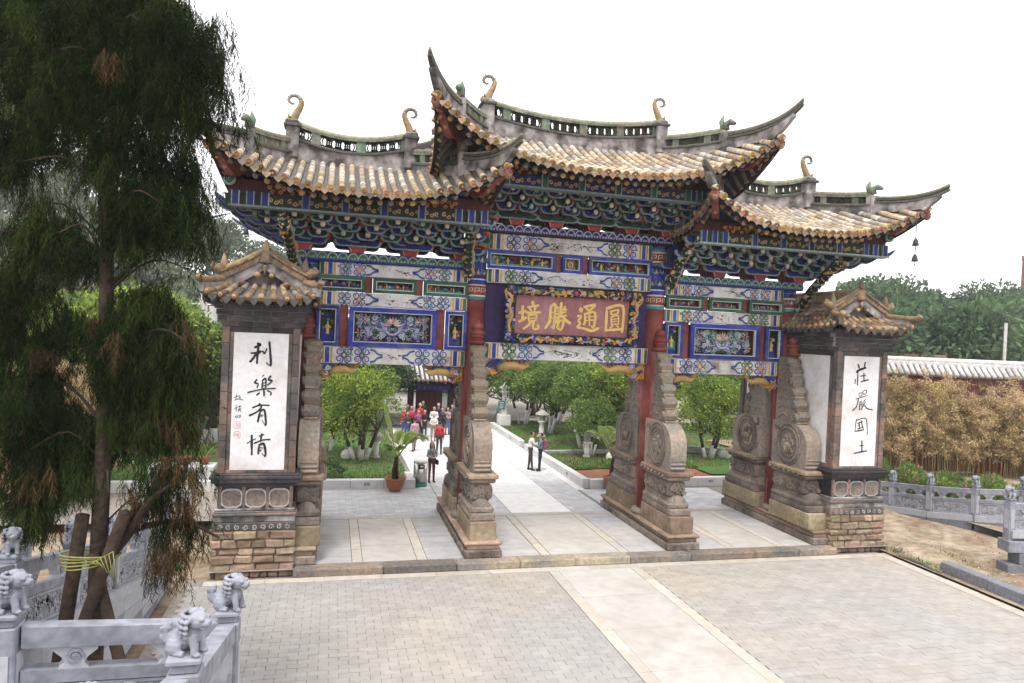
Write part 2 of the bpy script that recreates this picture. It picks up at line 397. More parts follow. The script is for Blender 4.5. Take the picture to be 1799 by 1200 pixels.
# ================================================================ the memorial archway
arch = thing('memorial_archway', (0, 0, 0), 'painted timber memorial archway with three tiled roofs and stone footed red columns', 'archway')
CX = (-7.85, -2.97, 2.97, 7.85)
# --- stone plinths and drum stones
def plinth(x):
    m = MB(); w = .52
    for sg in (-1, 1):
        pass
    m.cbox((x, 0, .11), (2*w, 5.3, .22), 'carved_stone', .03); m.cbox((x, 0, .28), (2*w-.14, 5.16, .12), 'sandstone', .02)
    m.cbox((x, 0, .39), (2*w+.02, 5.28, .1), 'sandstone', .035)
    for sg in (-1, 1):
        for k in range(9):
            y = -2.3 + k*.57
            m.strip(spiral((y, .11), .075, .02, k, 1.2, 8), .014, lambda u, v, d, s=sg, X=x: (X+s*(w+d), u, v), 'carved_stone', 0, .02)
    for k in range(3): m.strip(spiral((x-.3+.3*k, .11), .075, .02, k, 1.2, 8), .014, XZ(-2.65), 'carved_stone', 0, .02)
    obj('stone_plinth', m, arch)
for x in CX: plinth(x)
def relief(m, cx, cz, rx, rz, fn, mat, n, d=.03, rmin=.04, rmax=.1, rect=False):
    for k in range(n):
        for _ in range(20):
            a, b = random.uniform(-1, 1), random.uniform(-1, 1)
            if rect or a*a+b*b < .8: break
        r = random.uniform(rmin, rmax)
        m.strip(spiral((cx+a*(rx-r), cz+b*(rz-r)), r, r*.25, random.uniform(0, 6), random.choice((-1, 1))*random.uniform(.8, 1.4), 9), r*.2, fn, mat, -.01, d*random.uniform(.6, 1.1))
def drum_stone():
    """local: the column side at y=0, the stone grows towards -y; z is height above the plinth base"""
    t = MB()
    def pr(poly, hw, mat, ch=0): t.prism(poly, lambda u, v, d: (d, -u, v), mat, -hw, hw)
    # pedestal: block, carved band, rounded shoulder, carved waist, slab
    t.cbox((0, -1.46, .68), (.74, 2.06, .5), 'sandstone', .02)
    t.cbox((0, -1.42, 1.03), (.70, 1.92, .2), 'carved_stone', .03)
    t.tube([(0, -.45, 1.24), (0, -1.05, 1.24), (0, -2.23, 1.24)], [.28, .28, .26], 'carved_stone', 12)
    t.cbox((0, -1.35, 1.2), (.70, 1.84, .22), 'carved_stone', .07)
    t.cbox((0, -1.28, 1.66), (.60, 1.66, .52), 'carved_stone', .09)
    t.cbox((0, -1.32, 2.0), (.74, 1.84, .14), 'carved_stone', .05); t.cbox((0, -1.34, 2.12), (.86, 1.92, .13), 'sandstone', .03)
    for sg in (-1, 1):
        f = lambda u, v, d, s=sg: (s*(.30+d), -u, v)
        relief(t, 1.28, 1.66, .75, .2, f, 'carved_stone', 26, .05, .06, .13, True)
        f2 = lambda u, v, d, s=sg: (s*(.35+d), -u, v)
        for k in range(11): t.strip(spiral((.6+.16*k, 1.03), .06, .02, k, 1.1, 7), .012, f2, 'carved_stone', 0, .022)
    relief(t, 0, 1.66, .28, .22, lambda u, v, d: (u, -2.11-d, v), 'carved_stone', 10, .05, .06, .12, True)
    for k in range(14): t.ball((.44*(1 if k % 2 else -1), -.5-.25*(k//2), 2.06), .045, 'carved_stone', 6)
    base = t
    d = MB(); hw = .26
    # drum slab with rounded outer shoulder
    P = [(.3, 2.18), (2.05, 2.18), (2.1, 2.6)] + [(1.32+.78*math.cos(a), 2.85+.72*math.sin(a)) for a in np.linspace(0, 1.45, 9)] + [(.3, 3.57)]
    d.prism(P, lambda u, v, dd: (dd, -u, v), 'drum_slab', -hw, hw)
    for i in range(5): d.cbox((0, -2.06+.012*i, 2.27+.115*i), (2*hw-.04+.02, .14, .1), 'drum_slab', .04)
    for sg in (-1, 1):
        f = lambda u, v, dd, s=sg: (s*(hw+dd), -u, v)
        n = 28; c = (1.18, 2.87)
        for r0, w, h in ((.56, .035, .05), (.66, .02, .03), (.44, .02, .03)): d.strip([(c[0]+r0*.88*math.cos(2*PI*i/n), c[1]+r0*math.sin(2*PI*i/n)) for i in range(n+1)], w, f, 'carved_stone', -.01, h)
        for i in range(18):
            a = 2*PI*i/18; d.strip(spiral((c[0]+.6*.9*math.cos(a), c[1]+.61*math.sin(a)), .05, .015, a, 1.1, 6), .012, f, 'carved_stone', 0, .03)
        relief(d, c[0], c[1], .36, .42, f, 'carved_stone', 16, .05, .06, .12)
        # striding beast in the roundel
        for q, rr in (((c[0], c[1]-.02), (.05, .2, .1)), ((c[0]+.2, c[1]+.13), (.05, .08, .08)), ((c[0]-.2, c[1]+.08), (.04, .05, .09))):
            d.ball((sg*(hw+.02), -q[0], q[1]), rr, 'drum_slab', 8)
        for du in (-.15, -.06, .08, .17): d.tube([(sg*(hw+.03), -(c[0]+du), c[1]-.05), (sg*(hw+.03), -(c[0]+du+.05), c[1]-.27)], [.035, .022], 'sandstone', 5)
        relief(d, .72, 2.45, .36, .22, f, 'carved_stone', 8, .02, .04, .09, True); relief(d, .55, 3.35, .2, .18, f, 'carved_stone', 5, .02, .04, .08, True)
    cl = MB(); hw2 = .17
    out = [(1.42, 3.57), (1.5, 3.66), (1.55, 3.78), (1.5, 3.93), (1.36, 3.98), (1.4, 4.02), (1.46, 4.14), (1.42, 4.3), (1.28, 4.36), (1.3, 4.42), (1.34, 4.55), (1.28, 4.7), (1.17, 4.75), (1.18, 4.82), (1.2, 4.98), (1.1, 5.05), (1.08, 5.15), (1.1, 5.28), (1.0, 5.36), (.98, 5.48), (.9, 5.62), (.7, 5.7), (.34, 5.7), (.3, 3.57)]
    cl.prism(out, lambda u, v, dd: (dd, -u, v), 'cloud_stone', -hw2, hw2)
    for (u, v), r in zip([(1.38, 3.76), (1.3, 4.16), (1.18, 4.56), (1.06, 4.93), (.98, 5.26), (.85, 5.55)], [.145, .145, .135, .12, .11, .11]):
        cl.tube([(-hw2-.05, -u, v), (hw2+.05, -u, v)], r, 'cloud_stone', 12)
        for sg in (-1, 1): cl.strip(spiral((u-.03, v), r*.95, r*.2, 0, 1.5, 14), .018, lambda a, b, dd, s=sg: (s*(hw2+.05+dd), -a, b), 'cloud_stone', 0, .03)
        cl.box((0, -u-.02, v-r-.02), (2*hw2+.02, .22, .04), 'sandstone')
    for sg in (-1, 1):
        for k in range(6): cl.strip(smooth2([(.45, 3.7+.3*k), (.75, 3.85+.28*k), (.95-.05*k, 3.75+.28*k)], 4), .025, lambda a, b, dd, s=sg: (s*(hw2+dd), -a, b), 'cloud_stone', 0, .03)
    return base, d, cl
db, dd_, dc = [m.mesh('drum_stone_' + n) for m, n in zip(drum_stone(), ('base', 'drum', 'cloud'))]
first_ds = None
DL = {(-7.85, 1): 'carved drum stone in front of the outer left column beside the white inscribed pier', (-2.97, 1): 'carved drum stone facing front at the foot of the left central red column',
      (2.97, 1): 'carved drum stone facing front at the foot of the right central red column', (7.85, 1): 'carved drum stone with striding beast against the right white inscribed pier',
      (-7.85, -1): 'rear drum stone behind the outer left column', (-2.97, -1): 'rear drum stone behind the left central red column', (2.97, -1): 'rear drum stone behind the right central red column, roundel towards the path', (7.85, -1): 'rear drum stone behind the outer right column, in front of white plaster'}
for x in CX:
    for sg in (1, -1):
        x_ = x if abs(x) < 5 else math.copysign(7.62, x)
        if first_ds is None:
            r_ = first_ds = thing('drum_stone', (x_, 0, 0), DL[x, sg], 'drum stone', 'carved drum stones at the column feet')
            WO[r_.name] = Vector((0, 0, 0)); link('pedestal', db, r_); link('drum', dd_, r_); link('cloud_scroll', dc, r_); WO[r_.name] = Vector((x_, 0, 0))
        else: copy_thing(first_ds, (x_, 0, 0), 0 if sg == 1 else PI, DL[x, sg])
# --- columns with square side posts
def column(x, h, zpaint):
    m = MB(); r = .3
    m.lathe([(.46, .44), (.47, .52), (.42, .6), (.33, .62)], (x, 0, 0), 'cloud_stone', 20)
    obj('column_base', m, arch)
    m = MB(); m.lathe([(r, .6), (r, zpaint)], (x, 0, 0), 'red_paint', 24)
    bands = [(0, .1, 'turquoise'), (.1, .15, 'cream'), (.15, .42, 'red_paint'), (.42, .47, 'cream'), (.47, .6, 'blue'), (.6, .64, 'pale_line')]
    z = zpaint
    top = h - z
    for a, b, c in bands: m.lathe([(r+.012, z+a), (r+.012, z+b)], (x, 0, 0), c, 24)
    ub = [(top-.12, top, 'blue'), (top-.2, top-.12, 'turquoise'), (top-.26, top-.2, 'cream'), (top-.5, top-.26, 'red_paint'), (top-.55, top-.5, 'cream'), (top-.66, top-.55, 'turquoise')]
    if top < 1.5: ub = [(top-.12, top, 'blue'), (top-.2, top-.12, 'turquoise')]; bb = [(0, .08, 'turquoise'), (.08, .12, 'cream')]; lo = .12
    else: lo = .64
    for a, b, c in ub: m.lathe([(r+.012, z+a), (r+.012, z+b)], (x, 0, 0), c, 24)
    hi = ub[-1][0]
    m.lathe([(r+.006, z+lo), (r+.006, z+hi)], (x, 0, 0), 'blue', 24)
    cyl = lambda u, v, d: (x+(r+.006+d)*math.sin(u/r), -(r+.006+d)*math.cos(u/r), v)
    n = max(1, int((hi-lo)/.27)); st = (hi-lo)/n
    for j in range(n):
        for i in range(8):
            u = (i+.5*(j % 2))*2*PI*r/8; v = z+lo+(j+.5)*st
            m.prism([(u-.07, v-.07), (u+.07, v-.07), (u, v+.09)], cyl, 'orange', 0, .012)
            m.prism([(u-.025, v-.03), (u+.025, v-.03), (u, v+.03)], cyl, 'cream', 0, .016)
            uu = u+.5*2*PI*r/8
            for a in (PI/2, PI/2+2*PI/3, PI/2-2*PI/3): m.strip([(uu, v), (uu+.1*math.cos(a), v+.1*math.sin(a))], .016, cyl, 'turquoise', 0, .012)
    if top > 1.5:   # key fret on the two red bands
        for zz in (z+.285, z+top-.38):
            for i in range(10):
                u = i*2*PI*r/10
                m.strip([(u-.07, zz-.07), (u-.07, zz+.07), (u+.05, zz+.07), (u+.05, zz-.02), (u-.02, zz-.02)], .012, cyl, 'cream', 0, .012)
    obj('column', m, arch)
    for sg in (-1, 1):
        m = MB(); xx = x
        m.cbox((xx, sg*.46, 2.95+.2), (.36, .30, 5.1), 'red_post', .012)
        for z0, rr in ((5.72, .24), (5.9, .19), (6.0, .23), (6.14, .15)): m.lathe([(rr*.8, z0), (rr*1.1, z0+.05), (rr*.95, z0+.12)], (xx, sg*.56, 0), 'red_paint', 12)
        m.lathe([(.2, 6.2), (.16, 6.33), (.02, 6.44)], (xx, sg*.56, 0), 'red_paint', 12)
        m.lathe([(.17, 5.6), (.15, 6.3)], (xx, sg*.56, 0), 'red_paint', 12)
        obj('side_post', m, arch)
for x in CX: column(x, 9.1 if abs(x) < 5 else 7.92, 7.05 if abs(x) < 5 else 7.2)
# --- painted beams
FY = -.28                                             # front face of the beams
def swirl_group(m, cx, cz, w, h, fn, flip=1):
    c1, c2 = ('blue', 'pale_line') if random.random() < .6 else ('green', 'pale_green')
    for sx in (-1, 1):
        for sz in (-1, 1):
            r = min(w*.24, h*.26)
            c = (cx+sx*w*.25, cz+sz*h*.25)
            m.strip(spiral(c, r, r*.2, PI/2*sz, sx*sz*1.4, 14), r*.2, fn, c1, 0, .012)
            m.strip(spiral(c, r*.8, r*.15, PI/2*sz, sx*sz*1.3, 12), r*.07, fn, c2, 0, .016)
    k = min(w, h)*.2
    m.prism([(cx-k, cz), (cx, cz-k*1.3), (cx+k, cz), (cx, cz+k*1.3)], fn, random.choice(('orange', 'green', 'turquoise')), 0, .014)
    m.prism([(cx-k*.5, cz), (cx, cz-k*.6), (cx+k*.5, cz), (cx, cz+k*.6)], fn, random.choice(('cream', 'pink')), 0, .019)
    for a in range(4):
        an = PI/4+a*PI/2; m.strip([(cx+k*math.cos(an), cz+k*math.sin(an)), (cx+w*.3*math.cos(an), cz+h*.42*math.sin(an))], .016, fn, random.choice(('orange', 'cream', 'gold')), 0, .017)
def beam(x0, x1, z0, z1, ends=1, rich=1., ink=True, dep=.56):
    m = MB(); m.cbox(((x0+x1)/2, 0, (z0+z1)/2), (x1-x0, dep, z1-z0), 'painted_white', .02); B = obj('beam', m, arch)
    for sg in (1, -1):
        m = MB(); y = -sg*dep/2
        fn = (lambda u, v, d: (u, y-d, v)) if sg == 1 else (lambda u, v, d: (x0+x1-u, y+d, v))
        h = z1-z0; zc = (z0+z1)/2
        for e in (0, 1):
            X = (lambda t: x0+t) if e == 0 else (lambda t: x1-t)
            t = .03
            for w, c in ((.1, 'green'), (.03, 'cream'), (.05, 'orange'), (.03, 'pale_line'), (.12, 'blue'), (.03, 'pale_line'), (.06, 'gold'), (.02, 'cream')):
                a, b = sorted((X(t), X(t+w))); m.prism([(a, z0+.02), (b, z0+.02), (b, z1-.02), (a, z1-.02)], fn, c, 0, .008); t += w
            ng = 2
            for k in range(ng):
                w = h*1.05; swirl_group(m, X(t+.05+w*(k+.5)), zc, w, h*.95, fn); 
            for k in range(16):
                uu = X(t+.02+random.random()*h*2.1); rr = random.uniform(.025, .05); vv = zc+random.uniform(-.42, .42)*h
                m.strip(spiral((uu, vv), rr, rr*.25, random.uniform(0, 6), random.choice((-1, 1))*1.3, 8), rr*.28, fn, random.choice(('blue', 'blue', 'green', 'turquoise', 'orange', 'lilac', 'pink')), 0, .007+.0003*k)
            tt = t+.05+h*1.05*ng
            for sz in (-1, 1):
                P = smooth2([(X(tt-.02), zc+sz*h*.38), (X(tt+.12), zc+sz*h*.3), (X(tt+.2), zc+sz*h*.12), (X(tt+.34), zc+sz*h*.05)], 4)
                m.strip(P, .028, fn, 'blue', 0, .012); m.strip([(u, v+.03*sz) for u, v in P], .01, fn, 'pale_green', 0, .014)
        if ink and sg == 1:
            a, b = x0+.5+h*2.6, x1-.5-h*2.6
            for k in range(int(9*rich*(b-a)/2)):
                cx = random.uniform(a, b); r = random.uniform(.03, .10)
                if random.random() < .45: m.strip(smooth2([(cx, zc-random.uniform(0, h*.3)), (cx+random.uniform(-.2, .3), zc+random.uniform(-.1, h*.2)), (cx+random.uniform(-.4, .5), zc+random.uniform(-h*.1, h*.3))], 4), random.uniform(.004, .012), fn, 'ink', 0, .003)
                else:
                    for q in range(6):
                        p = (cx+random.gauss(0, .12), zc+max(-h*.38, min(h*.38, random.gauss(-.02, h*.14)))); rr = r*.35*random.uniform(.4, 1)
                        m.prism([(p[0]+rr*1.6*math.cos(w)*random.uniform(.7, 1.3), p[1]+rr*.8*math.sin(w)) for w in np.linspace(0, 5.5, 7)], fn, random.choice(('ink', 'mortar', 'brick_dark')), 0, .003+.0004*q)
        obj('painted_ornament', m, B, kind='stuff')
def wave_board(x0, x1, z0, z1, y=.42, cols=('blue', 'green', 'pale_green')):
    m = MB(); m.cbox(((x0+x1)/2, 0, (z0+z1)/2), (x1-x0, 2*y, z1-z0), cols[0], .015)
    n = int((x1-x0)/.27); st = (x1-x0)/n; h = z1-z0
    for sg in (1, -1):
        fn = (lambda u, v, d: (u, -y-d, v)) if sg == 1 else (lambda u, v, d: (u, y+d, v))
        for i in range(n):
            c = x0+(i+.5)*st; P = [(c+st*.48*math.cos(a), z0+h*.2+h*.68*math.sin(a)) for a in np.linspace(0, PI, 9)]
            m.prism(P, fn, cols[1], 0, .014)
            m.strip(P, .018, fn, cols[2], 0, .02)
            for q in (-1, 1): m.strip(spiral((c+q*st*.16, z0+h*.36), st*.14, .01, PI if q > 0 else 0, q*1.1, 8), .012, fn, cols[2], 0, .02)
    obj('wave_board', m, arch)
def frame(m, x0, x1, z0, z1, y, c1='blue', c2='pale_line', w=.09, d=.14):
    """moulded frame: coloured fillet, pale inner line"""
    for a, b, ww, c, yy in ((x0, x1, w, c1, y-d), (x0+w, x1-w, .025, c2, y-d+.02)):
        z0_, z1_ = (z0, z1) if ww == w else (z0+w, z1-w)
        L = ((a, z0_, b, z0_+ww), (a, z1_-ww, b, z1_), (a, z0_+ww, a+ww, z1_-ww), (b-ww, z0_+ww, b, z1_-ww))
        for q in L: m.box(((q[0]+q[2])/2, yy+.05, (q[1]+q[3])/2), (q[2]-q[0], .1, q[3]-q[1]), c)
def figure_mb(h, mat='gold_leaf'):
    m = MB(); m.lathe([(h*.17, 0), (h*.15, h*.2), (h*.12, h*.5), (h*.14, h*.72), (h*.07, h*.8)], (0, 0, 0), mat, 8)
    m.ball((0, 0, h*.88), h*.09, mat, 8)
    m.lathe([(h*.08, h*.94), (h*.04, h*1.02)], (0, 0, 0), mat, 6)
    for s in (-1, 1): m.tube([(s*h*.13, -h*.02, h*.7), (s*h*.2, -h*.08, h*.52), (s*h*.06, -h*.16, h*.5)], [h*.06, h*.07, h*.04], mat, 6)
    return m.mesh('carved_figure')
FIG = {}
def figure_panel(x0, x1, z0, z1, nf, c1='blue', tall=False):
    m = MB(); frame(m, x0, x1, z0, z1, FY+.12, c1)
    F = obj('figure_panel', m, arch)
    m = MB(); m.box(((x0+x1)/2, .0, (z0+z1)/2), (x1-x0-.1, .06, z1-z0-.1), 'deep_red' if not tall else 'dark_green'); obj('backing_board', m, F)
    a, b, zb = x0+.16, x1-.16, z0+.13; h = (z1-z0-.28)
    m = MB(); n = max(3, int((b-a)/.05))
    P = [(lerp(a, b, i/n), zb+h*(.22+.06*math.sin(i*1.1)+.1*abs(2*i/n-1)**3)) for i in range(n+1)]
    if tall: P = [(u, zb+.4*h+.03*math.sin(9*u)) for u, v in P]
    m.prism([(a, zb)] + P + [(b, zb)], XZ(-.03), 'turquoise' if random.random() < .4 else 'blue', 0, .04)
    if tall: m.prism([(a, zb), (a, zb+.15*h), (b, zb+.15*h), (b, zb)], XZ(-.03), 'blue', 0, .06)
    for k in range(int(26*(b-a)*(2 if tall else 1))):
        u = random.uniform(a, b); v = zb+h*random.uniform(.35, 1.)
        c = random.choice(('green', 'pale_green', 'lilac', 'boat_red', 'blue', 'orange', 'dark_green', 'turquoise'))
        r = random.uniform(.025, .06); m.ball((u, -.05, v), (r*1.3, r*.7, r), c, 6, False)
    m.box(((a+b)/2, -.05, zb+h*.42), (b-a-.1, .03, .03), 'boat_red')
    obj('carved_scenery', m, F, kind='stuff')
    hh = h*(.8 if not tall else .42)
    k = round(hh, 2)
    if k not in FIG: FIG[k] = figure_mb(hh)
    for i in range(nf):
        u = lerp(a, b, (i+.5)/nf)+random.uniform(-.05, .05)*(nf > 1); link('carved_figure', FIG[k], F, (u, -.1, zb+(.02 if not tall else .22*h)), (0, 0, random.uniform(-.6, .6)))
def stile(x, z0, z1, w=.2):
    m = MB(); m.cbox((x, 0, (z0+z1)/2), (w, .36, z1-z0), 'red_paint', .01); obj('stile', m, arch)
# centre bay
wave_board(-3.3, 3.3, 9.1, 9.37, cols=('dark_green', 'dark_blue', 'lilac'))
beam(-2.68, 2.68, 8.6, 9.09, rich=1.6)
figure_panel(-2.69, -.55, 8.03, 8.58, 5); figure_panel(.56, 2.69, 8.03, 8.58, 3)
for x in (-.43, .45): stile(x, 8.02, 8.59)
m = MB(); frame(m, -.32, .34, 8.03, 8.58, FY+.12); P_ = obj('flower_panel', m, arch)
m = MB(); m.box((.01, 0, 8.305), (.6, .06, .5), 'green')
for k in range(8):
    a = 2*PI*k/8; m.ball((.01+.1*math.cos(a), -.05, 8.305+.1*math.sin(a)), (.05, .03, .05), 'boat_red', 8)
    m.strip(spiral((.01+.13*math.cos(a), 8.305+.13*math.sin(a)), .06, .01, a, 1, 8), .01, XZ(-.08), 'gold', 0, .02)
m.strip([(.01+.07*math.cos(a), 8.305+.07*math.sin(a)) for a in np.linspace(0, 2*PI, 13)], .012, XZ(-.08), 'cream', 0, .02); m.ball((.01, -.08, 8.305), .03, 'cream', 8)
for a in (PI/4, 3*PI/4, 5*PI/4, 7*PI/4): m.ball((.01+.17*math.cos(a), -.04, 8.305+.17*math.sin(a)), (.07, .03, .06), 'boat_red', 8)
obj('flower_carving', m, P_, kind='stuff')
beam(-2.68, 2.68, 7.6, 8.02, rich=1.2)
m = MB(); m.box((0, .04, 6.69), (5.3, .16, 1.8), 'purple_board'); obj('back_board', m, arch)
beam(-2.68, 2.68, 5.29, 5.78, rich=1.6)
# side bays
for s in (-1, 1):
    X = lambda a, b: (min(s*a, s*b), max(s*a, s*b))
    a, b = X(3.1, 8.2); wave_board(a, b, 7.93, 8.2)
    for z0, z1 in ((7.54, 7.92), (6.69, 7.08), (5.02, 5.5)): a, b = X(3.26, 7.56); beam(a, b, z0, z1)
    for a, b in ((3.25, 4.58), (4.79, 6.05), (6.27, 7.6)): figure_panel(*X(a, b), 7.09, 7.53, 2, 'green')
    for q in (4.69, 6.16): stile(s*q, 7.08, 7.54, .2)
    for q in (4.02, 6.83): stile(s*q, 5.5, 6.69, .24)
    for a, b in ((3.25, 3.89), (6.96, 7.6)): figure_panel(*X(a, b), 5.52, 6.67, 1, 'blue', True)
    a, b = X(4.16, 6.69); m = MB(); frame(m, a, b, 5.52, 6.67, FY+.12, w=.13, d=.16); F = obj('carved_panel', m, arch)
    m = MB(); m.box(((a+b)/2, .02, 6.095), (b-a-.1, .05, 1.06), 'deep_red'); obj('backing_board', m, F)
    m = MB(); fn = XZ(0.0); cx = (a+b)/2
    for k in range(230):
        u = random.uniform(0, (b-a)/2-.26); v = random.uniform(5.76, 6.44); r = random.uniform(.04, .1)
        c = random.choice(('lilac', 'pale_green', 'blue', 'dark_green', 'lilac', 'green', 'pale_line')); a0 = random.uniform(0, 6); tn = random.choice((-1, 1))*1.2; d = random.uniform(.03, .09)
        for q in (-1, 1): m.strip(spiral((cx+q*u, v), r, r*.2, a0 if q > 0 else PI-a0, q*tn, 9), r*.17, fn, c, 0, d)
    for (u, v, k, r) in ((0, 6.17, 9, .27), (.85, 6.3, 6, .17), (.95, 5.92, 6, .15)):
        for q in ((1,) if u == 0 else (-1, 1)):
            for i in range(k):
                an = PI*i/(k-1) if u == 0 else 2*PI*i/k
                m.prism([(cx+q*u+rr*math.cos(an+da), v+rr*math.sin(an+da)) for rr, da in ((.03, 0), (r*.6, -.16), (r, 0), (r*.6, .16))], fn, random.choice(('pink', 'cream', 'pink')), 0, .12)
    m.strip(smooth2([(cx-.22, 6.1), (cx-.15, 5.95), (cx, 5.9), (cx+.15, 5.95), (cx+.22, 6.1)], 4), .03, fn, 'lilac', 0, .12)
    obj('openwork_carving', m, F, kind='stuff')
# carved brackets beneath the lowest beams
def carved_bracket(x, z, s, L, h, full=True):
    """corner at (x,z) under the beam, running L to side s"""
    m = MB(); X = lambda u: x+s*u; fn = lambda u, v, d: (X(u), -.14-d, z+v)
    m.prism([(0, 0), (L*.98, 0), (L*.95, -h*.18), (L*.5, -h*.5), (L*.25, -h*.95), (0, -h)], lambda u, v, d: (X(u), d, z+v), 'orange', -.12, .12)
    B = obj('carved_bracket', m, arch)
    m = MB()
    m.tube([(X(u), -.17, z+v) for u, v in ((L*.28, -h*.62), (L*.42, -h*.4), (L*.62, -h*.36), (L*.8, -h*.5), (L*.93, -h*.3))], [h*.16, h*.26, h*.25, h*.19, h*.06], 'gold', 8)
    for k in range(5): m.strip(smooth2([(L*.34, -h*.02), (L*(.14+.07*k), -h*(.2+.02*k)), (L*(.1+.08*k), -h*(.42))], 3), .028, fn, 'green' if k % 2 else 'blue', 0, .04+.003*k)
    for k in range(7): m.strip(spiral((L*random.uniform(.04, .32), -h*random.uniform(.15, .85)), random.uniform(.05, .1), .02, k, 1.2, 9), .018, fn, random.choice(('blue', 'pale_line', 'gold', 'orange', 'lilac')), 0, .05+.003*k)
    for k in range(6):
        a = R(20+26*k); m.prism([(L*.92, -h*.12), (L*.92+.17*math.cos(a-.2), -h*.12+.15*math.sin(a-.2)*.6-.02), (L*.92+.2*math.cos(a), -h*.12+.12*math.sin(a)*.5-.02), (L*.92+.17*math.cos(a+.2), -h*.12+.15*math.sin(a+.2)*.6-.02)], fn, 'blue' if k % 2 else 'lilac', 0, .05+.004*k) if full else None
    for k in range(5): m.strip([(L*(.5+.08*k), -h*.05), (L*(.46+.09*k), -h*.26)], .03, fn, 'blue' if k % 2 else 'green', 0, .04)
    for k in range(5):
        a = R(190+24*k); m.strip([(.12, -h*.6), (.12+.2*math.cos(a+1.7), -h*.62+.26*math.sin(a)*.9)], [.02, .008], fn, 'orange', 0, .07+.003*k)
    obj('bracket_carving', m, B, kind='stuff')
for s in (-1, 1):
    carved_bracket(s*-2.66, 5.29, s, 1.55, .5)
    carved_bracket(s*3.28, 5.01, s, 1.25, .44, False); carved_bracket(s*7.54, 5.01, -s, 1.25, .44, False)
# --- bracket sets
def arm_mesh(c, w=.60, h=.19, t=.1):
    m = MB()
    def boat(k): return [(-w/2*k, h/2), (-w/2*k, h*.1), (-w*.42*k, -h*.3), (-w*.26*k, -h/2*k), (w*.26*k, -h/2*k), (w*.42*k, -h*.3), (w/2*k, h*.1), (w/2*k, h/2)]
    m.prism(boat(1), lambda u, v, d: (u, d, v), 'bracket_line', -t/2, t/2)
    q = [(u*.80, min(v, h/2)*.84+.018) for u, v in boat(1)]
    for sg in (-1, 1): m.prism(q, lambda u, v, d, s=sg: (u, s*d, v), 'bracket_'+c, t/2-.002, t/2+.008)
    return m.mesh('bracket_arm_'+c)
ARM = {c: arm_mesh(c) for c in ('blue', 'green')}
WING = {c: arm_mesh(c, 1.05, .15, .09) for c in ('blue', 'green')}
def block_mesh():
    m = MB(); m.lathe([(.075, -.06), (.11, .01), (.11, .06)], (0, 0, 0), 'boat_red', 4, False)
    m.lathe([(.114, .03), (.114, .062)], (0, 0, 0), 'orange', 4, False); return m.mesh('bracket_block')
BLK = block_mesh()
def nose_mesh(c, end):
    m = MB(); P = [(.05, .08), (-.30, .06), (-.36, .0), (-.33, -.06), (-.24, -.05), (-.12, -.1), (.05, -.08)]
    m.prism(P, lambda u, v, d: (d, u, v), 'bracket_'+c, -.045, .045); m.ball((0, -.345, .0), (.075, .055, .08), end, 8)
    m.strip(P[1:6], .012, lambda u, v, d: (-.045-d, u, v), 'bracket_line', 0, .008); m.strip(P[1:6], .012, lambda u, v, d: (.045+d, u, v), 'bracket_line', 0, .008)
    return m.mesh('bracket_nose_'+c)
NOSE = [nose_mesh('blue', 'cream'), nose_mesh('green', 'pale_green')]
def tail_mesh(c):      # long upswept tail at the corners
    m = MB(); P = smooth2([(.2, .07), (-.15, .03), (-.4, -.02), (-.62, .09), (-.68, .12), (-.6, -.01), (-.38, -.13), (-.15, -.1), (.2, -.08)], 3)
    m.prism(P, lambda u, v, d: (d, u, v), c, -.05, .05); 
    for s in (-1, 1): m.strip(P[4:-2], .014, lambda u, v, d, q=s: (q*(.05+d), u, v), 'bracket_line', 0, .008)
    return m.mesh('bracket_tail_'+c)
TAIL = [tail_mesh('blue'), tail_mesh('dark_blue')]
BOAT = MB(); BOAT.prism([(-.18, -.16), (.18, -.16), (.32, .16), (-.32, .16)], lambda u, v, d: (u, d, v), 'boat_red', -.2, .2)
for q in (-1, 1): BOAT.strip([(q*.17, -.15), (q*.285, .14)], .012, lambda u, v, d: (u, -.2-d, v), 'pink', 0, .01)
BOAT = BOAT.mesh('bracket_boat')
rear_MB = []
def add_mesh(mb, me, loc, rz=0, tilt=0):
    T = Matrix.Translation(loc) @ Matrix.Rotation(rz, 4, 'Z')
    V = [T @ v.co for v in me.vertices]; o = len(mb.v); mb.v.extend([tuple(v) for v in V])
    for p in me.polygons:
        mb.f.append(tuple(o+k for k in p.vertices)); mb.m.append(mb.mi(me.materials[p.material_index].name)); mb.sm.append(p.use_smooth)
